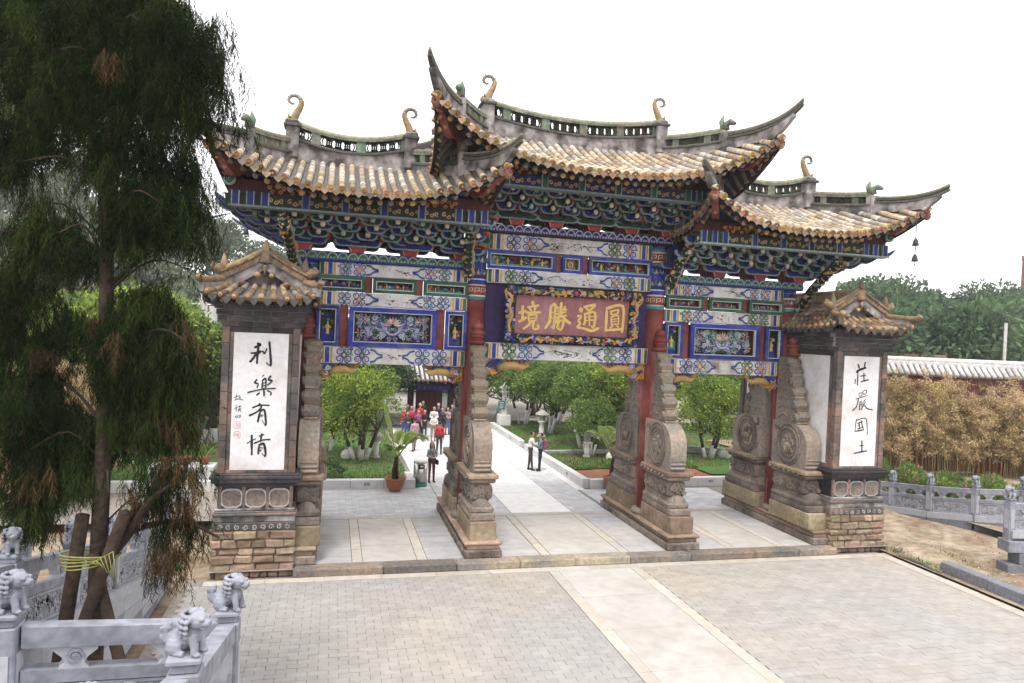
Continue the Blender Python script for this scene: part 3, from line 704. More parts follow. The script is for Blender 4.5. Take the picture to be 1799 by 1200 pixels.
def bracket_set(x0, x1, z0, rise, gin, gout, zpur, tiers=5, cols=('green', 'blue'), open_ends=(True, True)):
    """tiers of bracket arms stepping outwards from the wave board to the eaves purlin"""
    B = obj('eave_purlin', MB(), arch) if False else None
    rear = MB(); half = .42; dy = .365
    nb = max(3, round((x1-x0)/1.12)); xb = [lerp(x0+.12, x1-.12, i/(nb-1)) for i in range(nb)]
    def put(name, me, p, rz, front=True):
        if front: link(name, me, arch, p, (0, 0, rz))
        else: add_mesh(rear, me, p, rz)
    for x in xb:
        for sg in (1, -1): put('bracket_boat', BOAT, (x, -sg*.24, z0+.16), 0, sg == 1)
    for x in xb: m = MB(); m.box((x, 0, z0+.62), (.2, .36, .8), 'dark_blue'); m.box((x, 0, z0+.25), (.16, 1.0, .16), 'dark_green'); obj('bracket_post', m, arch)
    for k in range(tiers):
        y = half+.1+dy*k; z = z0+.25+rise*k; a, b = x0-gin*(k+.5), x1+gout*(k+.5); c = cols[k % 2]
        if k == 0: pos = [q+e for q in xb for e in (-.36, 0, .36)]
        else:
            n = round((b-a)/.68); st = (b-a)/n; pos = [a+(i+.5*(k % 2))*st for i in range(n+(0 if k % 2 else 1))]
        for i, x in enumerate(pos):
            for sg in (1, -1):
                put('bracket_arm', ARM[c], (x, -sg*y, z), 0, sg == 1)
                put('bracket_block', BLK, (x+.29, -sg*(y+.0), z+.13), PI/4, sg == 1)
                near_ = k >= 1
                if near_ or k >= 2: put('bracket_nose', NOSE[(i+k) % 2], (x, -sg*(y+.02), z+.02), 0 if sg == 1 else PI, sg == 1)
                if k >= 1 and i % 2 == 0: put('bracket_arm', ARM[cols[(k+1) % 2]], (x+.29, -sg*(y-.2), z-.05), R(45)*sg, sg == 1)
        # end rows
        for e, xe, g in ((0, a, gin), (1, b, gout)):
            if not open_ends[e]: continue
            n = max(2, round(2*y/.6))
            for i in range(n):
                yy = lerp(-y+.1, y-.1, i/(n-1))
                put('bracket_arm', ARM[c], (xe, yy, z), PI/2, yy < .3)
                put('bracket_nose', NOSE[(i+k) % 2], (xe, yy, z+.02), -PI/2 if e == 0 else PI/2, yy < .3)
            for sg in ((1, -1) if z0 < 9 else ()):
                ang = (-R(52) if e == 0 else R(52)); 
                put('bracket_tail', TAIL[k % 2], (xe, -sg*(y-.05), z+.03), ang if sg == 1 else PI-ang, sg == 1)
                put('bracket_tail', TAIL[(k+1) % 2], (xe, -sg*(y-.5), z), (-R(80) if e == 0 else R(80)) if sg == 1 else PI-(-R(80) if e == 0 else R(80)), sg == 1)
    obj('rear_bracket', rear, arch, kind='stuff')
    # purlin ring with painted cloud pattern and hoops, and the red scroll board above it
    yp = half+.1+dy*tiers; a, b = x0-gin*(tiers+.3), x1+gout*(tiers+.3); core, hoop = cols[1-0] if cols[0] == 'green' else cols[0], cols[0]
    for sg in (1, -1):
        m = MB(); m.box(((a+b)/2, -sg*(yp-.06), zpur), (b-a, .22, .30), 'dark_blue' if core == 'blue' and cols[0] == 'green' and z0 > 9 else 'dark_green')
        m.box(((a+b)/2, -sg*(yp-.02), zpur-.17), (b-a, .32, .05), 'bracket_line')
        m.box(((a+b)/2, -sg*(yp-.16), zpur+.33), (b-a+.1, .1, .36), 'deep_red')
        P = obj('eave_purlin', m, arch)
        if sg == 1:
            m = MB(); fn = XZ(-yp-.05); hp = []
            n = round((b-a)/1.15)
            hp = [a+.15, a+.5, a+.85] + [lerp(a+.85, b-.85, i/(n-1)) for i in range(1, n-1)] + [b-.85, b-.5, b-.15]
            for x in hp:
                q = [(-.03, -.18), (.05, -.17), (.05, .2), (-.03, .2)]
                m.prism([(x-.075, zpur-.17), (x+.075, zpur-.17), (x+.075, zpur+.2), (x-.075, zpur+.2)], fn, 'hoop_blue' if z0 < 9 else 'hoop_green', -.1, .05)
                for q in (-.085, .085): m.prism([(x+q-.014, zpur-.17), (x+q+.014, zpur-.17), (x+q+.014, zpur+.2), (x+q-.014, zpur+.2)], fn, 'bracket_line', -.1, .06)
            for u, v in zip(hp[:-1], hp[1:]):
                if v-u < .5: continue
                c = (u+v)/2
                for q in (-1, 1):
                    for j in range(3): m.strip(spiral((c+q*(.1+.13*j), zpur+.02*(-1)**j), .065, .012, j*2+q, q*1.2, 9), .012, fn, 'gold', 0, .012)
                    for j in range(5): m.strip(spiral((c+q*(.06+.09*j), zpur+.32+.05*(-1)**j), .06, .012, j*2+q, q*1.2, 9), .014, XZ(-yp+.11), 'gold' if z0 > 9 else 'orange', 0, .03)
            obj('purlin_ornament', m, P, kind='stuff')
    for xx, oe in ((a, open_ends[0]), (b, open_ends[1])):
        if oe:
            m = MB(); m.box((xx, 0, zpur), (.22, 2*yp-.14, .30), 'dark_green'); m.box((xx, 0, zpur+.33), (.1, 2*yp-.3, .36), 'deep_red')
            for sg in (-1, 1):
                m.tube([(xx, -sg*(yp+.05), zpur+.46), (xx, -sg*(yp+.12), zpur+.46)], .15, 'pale_green', 14)
                m.strip(spiral((xx, zpur+.46), .12, .02, 0, 2.2, 16), .012, (lambda u, v, d: (u, -(yp+.12)-d, v)), 'dark_green', 0, .012)
            obj('eave_purlin', m, arch)
bracket_set(-3.25, 3.25, 9.37, .172, .06, .06, 10.28, cols=('green', 'blue'))
bracket_set(-8.15, -3.4, 8.2, .16, .30, .05, 9.15, cols=('blue', 'green'), open_ends=(True, False))
bracket_set(3.4, 8.15, 8.2, .16, .05, .30, 9.15, cols=('blue', 'green'), open_ends=(False, True))
# --- tiled roofs
NT = [0]
def roof(cx, Lc, Lr, D, Dc, ze, dz, zr, tips, pitch, name_lab, rcx=None, horn=1.):
    rcx = cx if rcx is None else rcx
    Rf = thing('x', (0, 0, 0), None, None); Rf.name = 'roof'; WO['roof'] = WO[Rf.name] = Vector((0, 0, 0)); Rf.parent = arch; tag(Rf, name_lab)
    pw = 2.7
    def ends(t): return lerp(cx-Lc, rcx-Lr, t), lerp(cx+Lc, rcx+Lr, t)
    def g(t): return .62*t+.38*t*t
    def front(x, t, sg=1):
        a, b = ends(t); u = max(-1, min(1, (2*x-a-b)/(b-a))); w = abs(u)**pw*(1-t)
        return Vector((x, -sg*((D+(Dc-D)*abs(u)**4)*(1-t)), lerp(ze, zr, g(t))+dz*w))
    def side(v, t, e):
        a, b = ends(t); x = a if e == 0 else b
        ins = .3*(1-abs(v)**3)*(1-t)*(1 if e == 0 else -1)
        return Vector((x+ins, v*Dc*(1-t), lerp(ze, zr, g(t))+dz*abs(v)**pw*(1-t)))
    # pan surface with thickness, soffit boards below
    m = MB(); nu, nv = 40, 8
    def grid(fn, flip, mat, dzz):
        V = [tuple(Vector(fn(i/nu, j/nv))+Vector((0, 0, dzz))) for i in range(nu+1) for j in range(nv+1)]
        F = [(i*(nv+1)+j, (i+1)*(nv+1)+j, (i+1)*(nv+1)+j+1, i*(nv+1)+j+1) for i in range(nu) for j in range(nv)]
        m.add(V, [f[::-1] for f in F] if flip else F, mat, True)
    for sg in (1, -1):
        fn = lambda s, t, q=sg: front(lerp(*ends(t), s), t, q)
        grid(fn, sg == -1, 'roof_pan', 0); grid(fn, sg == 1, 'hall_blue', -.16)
    for e in (0, 1):
        fn = lambda s, t, q=e: side(2*s-1, t, q)
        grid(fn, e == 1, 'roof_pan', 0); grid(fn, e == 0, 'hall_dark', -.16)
    obj('roof_bed', m, Rf)
    # rows of round cover tiles: eave tile with its disc, then one tile after another up the slope
    r = .088; tl = .36; stuff = MB(); ends_mb = MB()
    def half_tube(mb, p, q, rr, disc):
        d = (q-p); ln = d.length; d.normalize(); a = d.cross(Vector((0, 0, 1))).normalized(); b = a.cross(d); n = 6; V = []
        for P, k in ((p, 1.07), (q, .95)):
            for j in range(n+1):
                w = PI*(j/n)*1.3-.15*PI; V.append(P+rr*k*(math.cos(w)*a+math.sin(w)*b))
        mb.add(V, [(j, j+1, n+2+j, n+1+j) for j in range(n)], 'roof_tile', True)
        if disc:
            V = [p-.012*d+rr*1.13*(math.cos(2*PI*j/12)*a+math.sin(2*PI*j/12)*b) for j in range(12)]; V2 = [v+.05*d for v in V]
            V3 = [p-.012*d+rr*.78*(math.cos(2*PI*j/12)*a+math.sin(2*PI*j/12)*b) for j in range(12)]; V4 = [v+.02*d for v in V3]
            mb.add(V+V2+V3+V4, [(j, 12+j, 12+(j+1) % 12, (j+1) % 12) for j in range(12)]+[(j, (j+1) % 12, 24+(j+1) % 12, 24+j) for j in range(12)]+[(24+j, 24+(j+1) % 12, 36+(j+1) % 12, 36+j) for j in range(12)]+[tuple(range(36, 48))], 'tile_end')
            mb.ball(p-.0*d+.004*b, rr*.35, 'tile_end', 6)
    rows = []
    n = int((2*Lc-.2)/pitch)
    for sg in (1, -1):
        for i in range(n+1):
            x = cx-Lc+.1+(2*Lc-.2)*i/n
            a, b = rcx-Lr, rcx+Lr; tm = 1.
            if x < a: tm = (x-(cx-Lc))/(a-(cx-Lc))
            if x > b: tm = ((cx+Lc)-x)/((cx+Lc)-b)
            rows.append((sg, lambda t, X=x, q=sg: front(X, t, q), min(1, tm)))
    ns = int((2*Dc-.2)/pitch)
    for e in (0, 1):
        for i in range(ns+1):
            y = -Dc+.1+(2*Dc-.2)*i/ns
            tm = 1-abs(y)/Dc
            rows.append((2+e, lambda t, Y=y, q=e: side(max(-1, min(1, Y/(Dc*(1-t)+1e-6))), t, q), tm))
    for sgn, fn, tm in rows:
        if tm < .02: continue
        P = [fn(0)]; t = 0; L_ = 0; prev = fn(0); acc = [Vector(prev)]
        K = max(4, int(60*tm))
        for k in range(1, K+1):
            p = fn(tm*.985*k/K); L_ += (p-prev).length; prev = p
            if L_ >= tl or k == K: acc.append(p); L_ = 0
        for j, (p, q) in enumerate(zip(acc[:-1], acc[1:])):
            if (q-p).length < .05: continue
            lift = Vector((0, 0, .02)); vis_ = sgn == 1
            if j == 0 and vis_: mb = MB(); half_tube(mb, p+lift, q+lift, r, True); obj('eave_tile', mb, Rf)
            elif vis_ and NT[0] < 300 and j <= 3: mb = MB(); half_tube(mb, p+lift, q+lift, r, False); obj('roof_tile', mb, Rf); NT[0] += 1
            else: half_tube(stuff, p+lift, q+lift, r, j == 0)
    obj('roof_tiling', stuff, Rf, kind='stuff')
    # drip tiles and round rafter ends below the eave
    m = MB()
    for sg in (1, -1):
        for i in range(n):
            x = cx-Lc+.1+(2*Lc-.2)*(i+.5)/n; p = front(x, 0, sg)
            m.prism([(-.1, .0), (-.1, -.05), (0, -.15), (.1, -.05), (.1, 0)], lambda u, v, d: (p.x+u, p.y-sg*d, p.z+v), 'pier_tile', -.015, .015)
            p2 = front(x, .085, sg)+Vector((0, 0, -.24)); p1 = front(x, .3, sg)+Vector((0, 0, -.22))
            m.tube([p1, p2], .06, 'ridge_dark', 8); m.tube([p2, p2+(p2-p1).normalized()*.02], .075, 'tile_end' if i % 3 else 'grey_glaze', 10)
    for e in (0, 1):
        for i in range(ns):
            y = -Dc+.1+(2*Dc-.2)*(i+.5)/ns; p = side(y/Dc, 0, e)
            m.prism([(-.1, .0), (-.1, -.05), (0, -.15), (.1, -.05), (.1, 0)], lambda u, v, d: (p.x+d, p.y+u, p.z+v), 'pier_tile', -.015, .015)
            t2 = .085; p2 = side(max(-1, min(1, y/(Dc*(1-t2)))), t2, e)+Vector((0, 0, -.24)); p1 = side(max(-1, min(1, y/(Dc*.7))), .3, e)+Vector((0, 0, -.22)); m.tube([p1, p2], .06, 'ridge_dark', 8); m.tube([p2, p2+(p2-p1).normalized()*.02], .075, 'tile_end', 10)
    obj('rafter_end', m, Rf, kind='stuff')
    # main ridge: plaster wall, pierced glazed band, cap
    def ridge(P, h1, h2, name, th=.26):
        m = MB(); lat = MB(); n = len(P)
        for i in range(n-1):
            a, b = Vector(P[i]), Vector(P[i+1]); d = (b-a).normalized(); s = Vector((-d.y, d.x, 0)).normalized()
            def seg(z0, z1, w, mat, mb=m):
                V = [a-s*w+Vector((0, 0, z0)), a+s*w+Vector((0, 0, z0)), a+s*w+Vector((0, 0, z1)), a-s*w+Vector((0, 0, z1)), b-s*w+Vector((0, 0, z0)), b+s*w+Vector((0, 0, z0)), b+s*w+Vector((0, 0, z1)), b-s*w+Vector((0, 0, z1))]
                mb.add(V, [(0, 1, 2, 3), (7, 6, 5, 4), (0, 4, 5, 1), (1, 5, 6, 2), (2, 6, 7, 3), (3, 7, 4, 0)], mat)
            seg(-.3, h1, th/2, 'ridge_plaster'); seg(h1, h1+.05, th/2+.06, 'ridge_dark')
            if h2 > 0:
                seg(h1+.05, h1+.09, .1, 'ridge_glaze'); seg(h1+h2-.06, h1+h2, .1, 'ridge_glaze')
                if i % 5 in (2,): seg(h1+.09, h1+h2-.06, .07, 'ridge_glaze')
                else:
                    ln = (b-a).length; c = (a+b)/2+Vector((0, 0, h1+(h2)/2+.015)); rr = (h2-.15)/2
                    for q in (-.3, .2, -.05):
                        cc = c+d*ln*q; pr_ = [(rr*math.cos(w)*.9, rr*math.sin(w)) for w in np.linspace(0, 2*PI, 9)]
                        lat.strip(pr_, .02, lambda u, v, dd: tuple(cc+d*u+Vector((0, 0, v))+s*dd), 'ridge_glaze' if i % 2 else 'ridge_cap', -.04, .04)
        top = h1+h2 if h2 > 0 else h1+.05
        m.tube([Vector(p)+Vector((0, 0, top+.03)) for p in P], .09, 'ridge_cap', 8)
        o = obj(name, m, Rf)
        if lat.v: obj('ridge_lattice', lat, o, kind='stuff')
        return o
    nr = max(12, int(2*Lr/.24)); sagr = .3
    ridge([(lerp(rcx-Lr, rcx+Lr, i/nr), 0, zr+sagr*abs(2*i/nr-1)**2) for i in range(nr+1)], .32, .46, 'main_ridge')
    for e in (0, 1):
        sx = -1 if e == 0 else 1; xr = rcx+sx*Lr
        m = MB(); m.cbox((xr, -.05, zr+.28+sagr), (.36, .5, 1.05), 'ridge_plaster', .03); m.cbox((xr, -.05, zr+.66+sagr), (.48, .6, .09), 'ridge_dark', .02)
        m.cbox((xr, -.05, zr+.77+sagr), (.3, .4, .14), 'ridge_glaze', .03); obj('ridge_post', m, Rf)
        # fish dragon with curled tail
        m = MB(); z = zr+.8+sagr; f = -sx
        P = smooth2([(xr-.12*f, 0, z), (xr, 0, z+.1), (xr+.1*f, 0, z+.32), (xr+.2*f, 0, z+.52), (xr+.24*f, 0, z+.72), (xr+.12*f, 0, z+.88), (xr-.08*f, 0, z+.88), (xr-.17*f, 0, z+.74), (xr-.08*f, 0, z+.62), (xr+.02*f, 0, z+.64)], 4)
        k = len(P); m.tube(P[:k//2], [lerp(.16, .075, i/(k/2)) for i in range(k//2)], 'ochre_glaze', 8); m.tube(P[k//2-1:], [lerp(.075, .035, i/(k/2)) for i in range(k-k//2+1)], 'grey_glaze', 8)
        for i in range(k//3, k-6, 2):
            a = Vector(P[i]); t = (Vector(P[i+1])-a).normalized(); nrm = Vector((t.z, 0, -t.x))*(f); m.tube([a+nrm*.05, a+nrm*.05+nrm*.06-t*.03], [.025, .004], 'grey_glaze', 5)
        m.ball((xr-.12*f, -.02, z+.02), (.17, .15, .15), 'ochre_glaze', 8)
        for q in (-1, 1): m.tube([(xr-.1*f, q*.12, z+.1), (xr-.2*f, q*.16, z+.26)], [.05, .01], 'ochre_glaze', 5)
        m.v = [(xr+(a-xr)*.84, b*.84, zr+.8+sagr+(c-zr-.8-sagr)*.84) for a, b, c in m.v]; obj('fish_dragon', m, Rf)
        # hip ridges, horns and corner beams front and back
        for sg in (1, -1):
            hip = lambda t: front(ends(t)[0 if e == 0 else 1], t, sg)
            tb = .44; N_ = 10
            P = [hip(lerp(.97, tb, i/N_))+Vector((0, 0, .02)) for i in range(N_+1)]
            ridge(P, .2, .36, 'hip_ridge', .2)
            b0 = hip(tb)
            m = MB(); dirn = (hip(0)-hip(.3)); dirn.z = 0; dirn.normalize()
            # small green beast where the pierced band ends
            q = b0+Vector((0, 0, .62)); m.tube([q, q+Vector((0, 0, .16)), q+dirn*.14+Vector((0, 0, .2)), q+dirn*.3+Vector((0, 0, .12))], [.12, .11, .1, .05], 'ridge_glaze', 8)
            m.tube([q-dirn*.08, q-dirn*.16+Vector((0, 0, .25)), q-dirn*.1+Vector((0, 0, .45))], [.1, .09, .01], 'ridge_glaze', 6)
            m.cbox(tuple(b0+Vector((0, 0, .2))), (.3, .3, .7), 'ridge_plaster', .03); obj('ridge_beast', m, Rf)
            # the upswept horn
            tip = Vector(tips[e]) if sg == 1 else Vector((tips[e][0], -tips[e][1], tips[e][2]))
            c0 = b0+Vector((0, 0, .42)); c1 = hip(.07)+Vector((0, 0, .2)); 
            H = [c0*(1-u)**2+c1*2*u*(1-u)+tip*u*u for u in [q_/14 for q_ in range(15)]]
            low = [hip(max(0, tb*(1-u*1.25)))+dirn*max(0, u-.8)*.5+Vector((0, 0, .0)) for u in [q_/14 for q_ in range(15)]]
            m = MB(); s = Vector((-dirn.y, dirn.x, 0))
            for w, mat, zt in ((.09, 'ridge_plaster', -.1),):
                V = []; 
                for i in range(13):
                    up = H[i]+Vector((0, 0, zt)); lo = low[i]; cap_ = lerp(.75, .07, (i/12)**1.3); lo = up-Vector((0, 0, cap_)) if up.z-lo.z > cap_ else lo
                    V += [lo-s*w, lo+s*w, up+s*w, up-s*w]
                F = []
                for i in range(12):
                    a = 4*i; b = a+4; F += [(a, b, b+3, a+3), (a+1, a+2, b+2, b+1), (a+2, a+3, b+3, b+2), (a, a+1, b+1, b)]
                F += [(0, 3, 2, 1), (48, 49, 50, 51)]; m.add(V, F, mat, False)
            for off, wd, hh, mat in ((-.06, .13, .06, 'ridge_dark'), (.03, .10, .06, 'ridge_dark'), (.1, .075, .05, 'ridge_cap')):
                V = []
                for i, hpt in enumerate(H):
                    k = 1-.6*(i/14)**2; V += [hpt+Vector((0, 0, off-hh/2))-s*wd*k, hpt+Vector((0, 0, off-hh/2))+s*wd*k, hpt+Vector((0, 0, off+hh/2))+s*wd*k, hpt+Vector((0, 0, off+hh/2))-s*wd*k]
                F = [(0, 3, 2, 1), (56, 57, 58, 59)]
                for i in range(14):
                    a = 4*i; b = a+4; F += [(a, a+1, b+1, b), (a+1, a+2, b+2, b+1), (a+2, a+3, b+3, b+2), (a+3, a, b, b+3)]
                m.add(V, F, mat)
            obj('corner_horn', m, Rf)
            # red corner beam under the eaves
            m = MB(); A = hip(.5)+Vector((0, 0, -.32)); Bq = hip(.02)+Vector((0, 0, -.22)); d = Bq-A; ln = d.length; d.normalize()
            P = [(0, .05), (ln, .12), (ln*1.01, -.02), (ln*.86, -.10), (ln*.72, -.2), (ln*.62, -.36), (ln*.5, -.46), (ln*.36, -.42), (ln*.3, -.3), (0, -.28)]
            m.prism(P, lambda u, v, dd: tuple(A+d*u+Vector((0, 0, v))+s*dd), 'red_paint', -.1, .1)
            m.ball(tuple(A+d*ln*.62+Vector((0, 0, -.3))), .08, 'ochre_glaze', 8); m.ball(tuple(A+d*ln*.97+Vector((0, 0, -.02))), .11, 'tile_end', 8); obj('corner_beam', m, Rf)
roof(0, 4.95, 2.85, 3.3, 3.75, 10.5, 1.45, 12.0, [(-5.15, -4.15, 12.72), (5.15, -4.15, 12.78)], .262, 'highest central tiled roof of the archway')
roof(-6.5, 3.62, 1.66, 3.2, 3.65, 9.42, .95, 10.72, [(-10.28, -4.05, 10.5), (-2.72, -3.9, 11.0)], .262, 'lower tiled roof over the left bay', -6.78)
roof(6.5, 3.62, 1.66, 3.2, 3.65, 9.42, .95, 10.72, [(2.45, -3.75, 10.95), (10.3, -4.05, 10.93)], .262, 'lower tiled roof over the right bay', 6.78)
# carved dragon struts leaning out from the columns to the eaves
for x, dx in ((-8.1, -.35), (-3.3, -.25), (3.3, -.05), (8.1, .1)):
    z0, z1 = (7.75, 9.35) if abs(x) < 5 else (7.3, 8.75)
    m = MB(); P = smooth2([(x, -.38, z0), (x+dx*.4, -.85, lerp(z0, z1, .38)), (x+dx*.7, -1.45, lerp(z0, z1, .7)), (x+dx, -2.1, z1)], 4); m.tube(P, [.1]+[.14]*(len(P)-2)+[.17], 'dark_green', 10)
    st = obj('dragon_strut', m, arch); m = MB(); k = len(P)
    for q in (0, PI): m.tube([Vector(P[min(k-1, int(i*(k-1)/30))]).lerp(Vector(P[min(k-1, int(i*(k-1)/30)+1)]), (i*(k-1)/30) % 1)+Vector((.15*math.cos(q+i*.42), -.08*math.sin(q+i*.42)-.05, .12*math.sin(q+i*.42))) for i in range(31)], [.05+.02*math.sin(i*.8) for i in range(31)], 'gold' if q == 0 else 'pale_green', 6)
    for i in range(230):
        p = Vector(random.choice(P)); a = random.uniform(0, 2*PI); m.ball(tuple(p+Vector((.13*math.cos(a), -.06-.05*abs(math.sin(a)), .13*math.sin(a)))), random.uniform(.02, .04), random.choice(('gold', 'cream', 'ochre_glaze', 'orange', 'dark_metal', 'ochre_glaze', 'grey_glaze')), 5, False)
    obj('dragon_carving', m, st, kind='stuff')
# --- the plaque: red board with four gilt characters
PLAQ=[[0.0216,0.032,0.474,0.097,0.412],[0.0235,0.061,0.289,0.068,0.639],[0.0235,0.038,0.695,0.098,0.583],[0.0247,0.14,0.165,0.151,0.257],[0.0198,0.105,0.316,0.197,0.258],[0.0173,0.121,0.348,0.137,0.397],[0.0173,0.173,0.288,0.161,0.401],[0.021,0.097,0.463,0.217,0.427],[0.016,0.113,0.521,0.124,0.665],[0.0173,0.113,0.529,0.181,0.493,0.18,0.656],[0.0111,0.123,0.605,0.17,0.586],[0.0136,0.121,0.682,0.18,0.647],[0.0198,0.14,0.679,0.125,0.767,0.08,0.877],[0.0198,0.165,0.676,0.16,0.831,0.182,0.87,0.207,0.841,0.2,0.756],[0.021,0.299,0.31,0.301,0.637,0.266,0.841],[0.021,0.299,0.284,0.341,0.217,0.34,0.838],[0.0099,0.307,0.43,0.332,0.408],[0.0099,0.309,0.567,0.333,0.546],[0.0123,0.34,0.838,0.318,0.79],[0.0185,0.354,0.267,0.374,0.315],[0.0185,0.428,0.246,0.414,0.326],[0.0148,0.362,0.378,0.442,0.321],[0.016,0.357,0.456,0.436,0.383],[0.0173,0.352,0.543,0.447,0.476],[0.0222,0.39,0.157,0.388,0.468,0.345,0.717],[0.0222,0.401,0.483,0.446,0.615,0.484,0.678],[0.0185,0.36,0.663,0.421,0.618,0.406,0.854,0.377,0.815],[0.0185,0.387,0.607,0.368,0.817],[0.0309,0.564,0.275,0.572,0.36],[0.0173,0.543,0.478,0.577,0.49,0.551,0.598,0.571,0.664,0.545,0.772],[0.021,0.545,0.772,0.617,0.805,0.68,0.847,0.737,0.769],[0.021,0.592,0.236,0.689,0.167,0.645,0.314],[0.0185,0.614,0.275,0.652,0.356],[0.0185,0.604,0.399,0.61,0.623,0.599,0.695],[0.0185,0.607,0.416,0.693,0.367,0.693,0.75,0.671,0.718],[0.0111,0.615,0.501,0.688,0.463],[0.0111,0.616,0.588,0.69,0.559],[0.0148,0.647,0.392,0.652,0.721],[0.0235,0.797,0.306,0.804,0.837],[0.0235,0.792,0.246,0.939,0.16,0.953,0.849],[0.0198,0.8,0.82,0.945,0.772],[0.0136,0.834,0.3,0.842,0.403],[0.0136,0.837,0.308,0.901,0.266,0.894,0.369],[0.0111,0.842,0.403,0.897,0.368],[0.0136,0.843,0.464,0.85,0.664],[0.0136,0.843,0.464,0.904,0.419,0.912,0.646],[0.0086,0.853,0.524,0.902,0.498],[0.0086,0.855,0.585,0.904,0.559],[0.0099,0.85,0.664,0.911,0.628],[0.0136,0.863,0.68,0.84,0.762],[0.0136,0.893,0.666,0.92,0.732]]
LEFT=[[0.071,-8.928,5.572,-8.862,5.544,-8.989,5.47],[0.035,-8.895,5.458,-8.9,5.397],[0.054,-9.071,5.33,-8.956,5.341,-8.856,5.391],[0.057,-8.903,5.489,-8.917,5.274,-8.92,5.075],[0.063,-8.955,5.319,-9.009,5.21,-9.084,5.116],[0.035,-8.89,5.321,-8.798,5.393,-8.752,5.325,-8.699,5.458],[0.054,-8.647,5.628,-8.615,5.345,-8.59,5.07,-8.611,5.031],[0.028,-8.604,5.038,-8.656,5.068,-8.701,5.105],[0.044,-8.903,4.677,-8.958,4.599,-8.877,4.571,-8.896,4.478],[0.028,-8.741,4.796,-8.783,4.757],[0.041,-8.772,4.665,-8.779,4.465],[0.044,-8.779,4.65,-8.701,4.705,-8.693,4.475],[0.022,-8.769,4.588,-8.712,4.605],[0.022,-8.767,4.519,-8.702,4.536],[0.044,-8.58,4.778,-8.635,4.684,-8.546,4.655,-8.651,4.545],[0.035,-9.115,4.351,-8.807,4.434,-8.459,4.472],[0.044,-8.736,4.466,-8.722,4.275],[0.044,-8.833,4.349,-8.903,4.286],[0.041,-8.646,4.407,-8.565,4.362,-8.569,4.293],[0.044,-8.987,3.972,-8.831,4.036,-8.588,4.04],[0.051,-8.833,4.08,-8.779,3.992,-8.875,3.876,-9.055,3.776],[0.051,-8.793,3.904,-8.822,3.788,-8.849,3.619],[0.051,-8.792,3.895,-8.701,3.914,-8.655,3.577,-8.679,3.55],[0.015,-8.679,3.55,-8.715,3.612,-8.759,3.674],[0.022,-8.806,3.806,-8.738,3.789,-8.787,3.753],[0.058,-8.979,3.291,-8.962,2.795],[0.029,-9.089,3.087,-8.885,3.203],[0.04,-8.803,3.265,-8.696,3.31],[0.044,-8.747,3.328,-8.765,3.132],[0.04,-8.914,3.087,-8.733,3.168,-8.54,3.186],[0.047,-8.796,3.061,-8.812,2.822],[0.055,-8.779,3.052,-8.688,3.079,-8.637,2.848,-8.651,2.759],[0.022,-8.793,2.99,-8.709,2.972],[0.025,-8.806,2.884,-8.741,2.928],[0.022,-8.651,2.759,-8.686,2.795,-8.73,2.848],[0.015,-9.426,4.22,-9.321,4.266],[0.015,-9.371,4.3,-9.384,4.185],[0.016,-9.415,4.15,-9.334,4.186,-9.21,4.162],[0.013,-9.304,4.275,-9.277,4.187],[0.013,-9.319,4.222,-9.27,4.24],[0.013,-9.408,3.948,-9.335,3.975],[0.016,-9.37,4.027,-9.364,3.869],[0.013,-9.327,3.993,-9.246,4.012],[0.013,-9.287,4.029,-9.284,3.941],[0.013,-9.325,3.931,-9.252,3.95],[0.013,-9.292,3.932,-9.323,3.879],[0.013,-9.284,3.923,-9.249,3.88],[0.013,-9.4,3.728,-9.345,3.782],[0.015,-9.369,3.772,-9.358,3.702],[0.015,-9.328,3.773,-9.334,3.72],[0.015,-9.303,3.773,-9.262,3.783,-9.277,3.721,-9.302,3.738]]
SEAL=[[0.009,-9.4,3.614,-9.276,3.615,-9.268,3.474,-9.395,3.473,-9.4,3.614],[0.009,-9.354,3.588,-9.359,3.5],[0.011,-9.338,3.597,-9.326,3.491],[0.009,-9.313,3.571,-9.288,3.571,-9.294,3.5],[0.009,-9.396,3.368,-9.267,3.369,-9.259,3.228,-9.391,3.227,-9.396,3.368],[0.009,-9.37,3.342,-9.367,3.254],[0.009,-9.346,3.342,-9.343,3.254],[0.011,-9.318,3.342,-9.31,3.254],[0.009,-9.291,3.342,-9.285,3.245]]
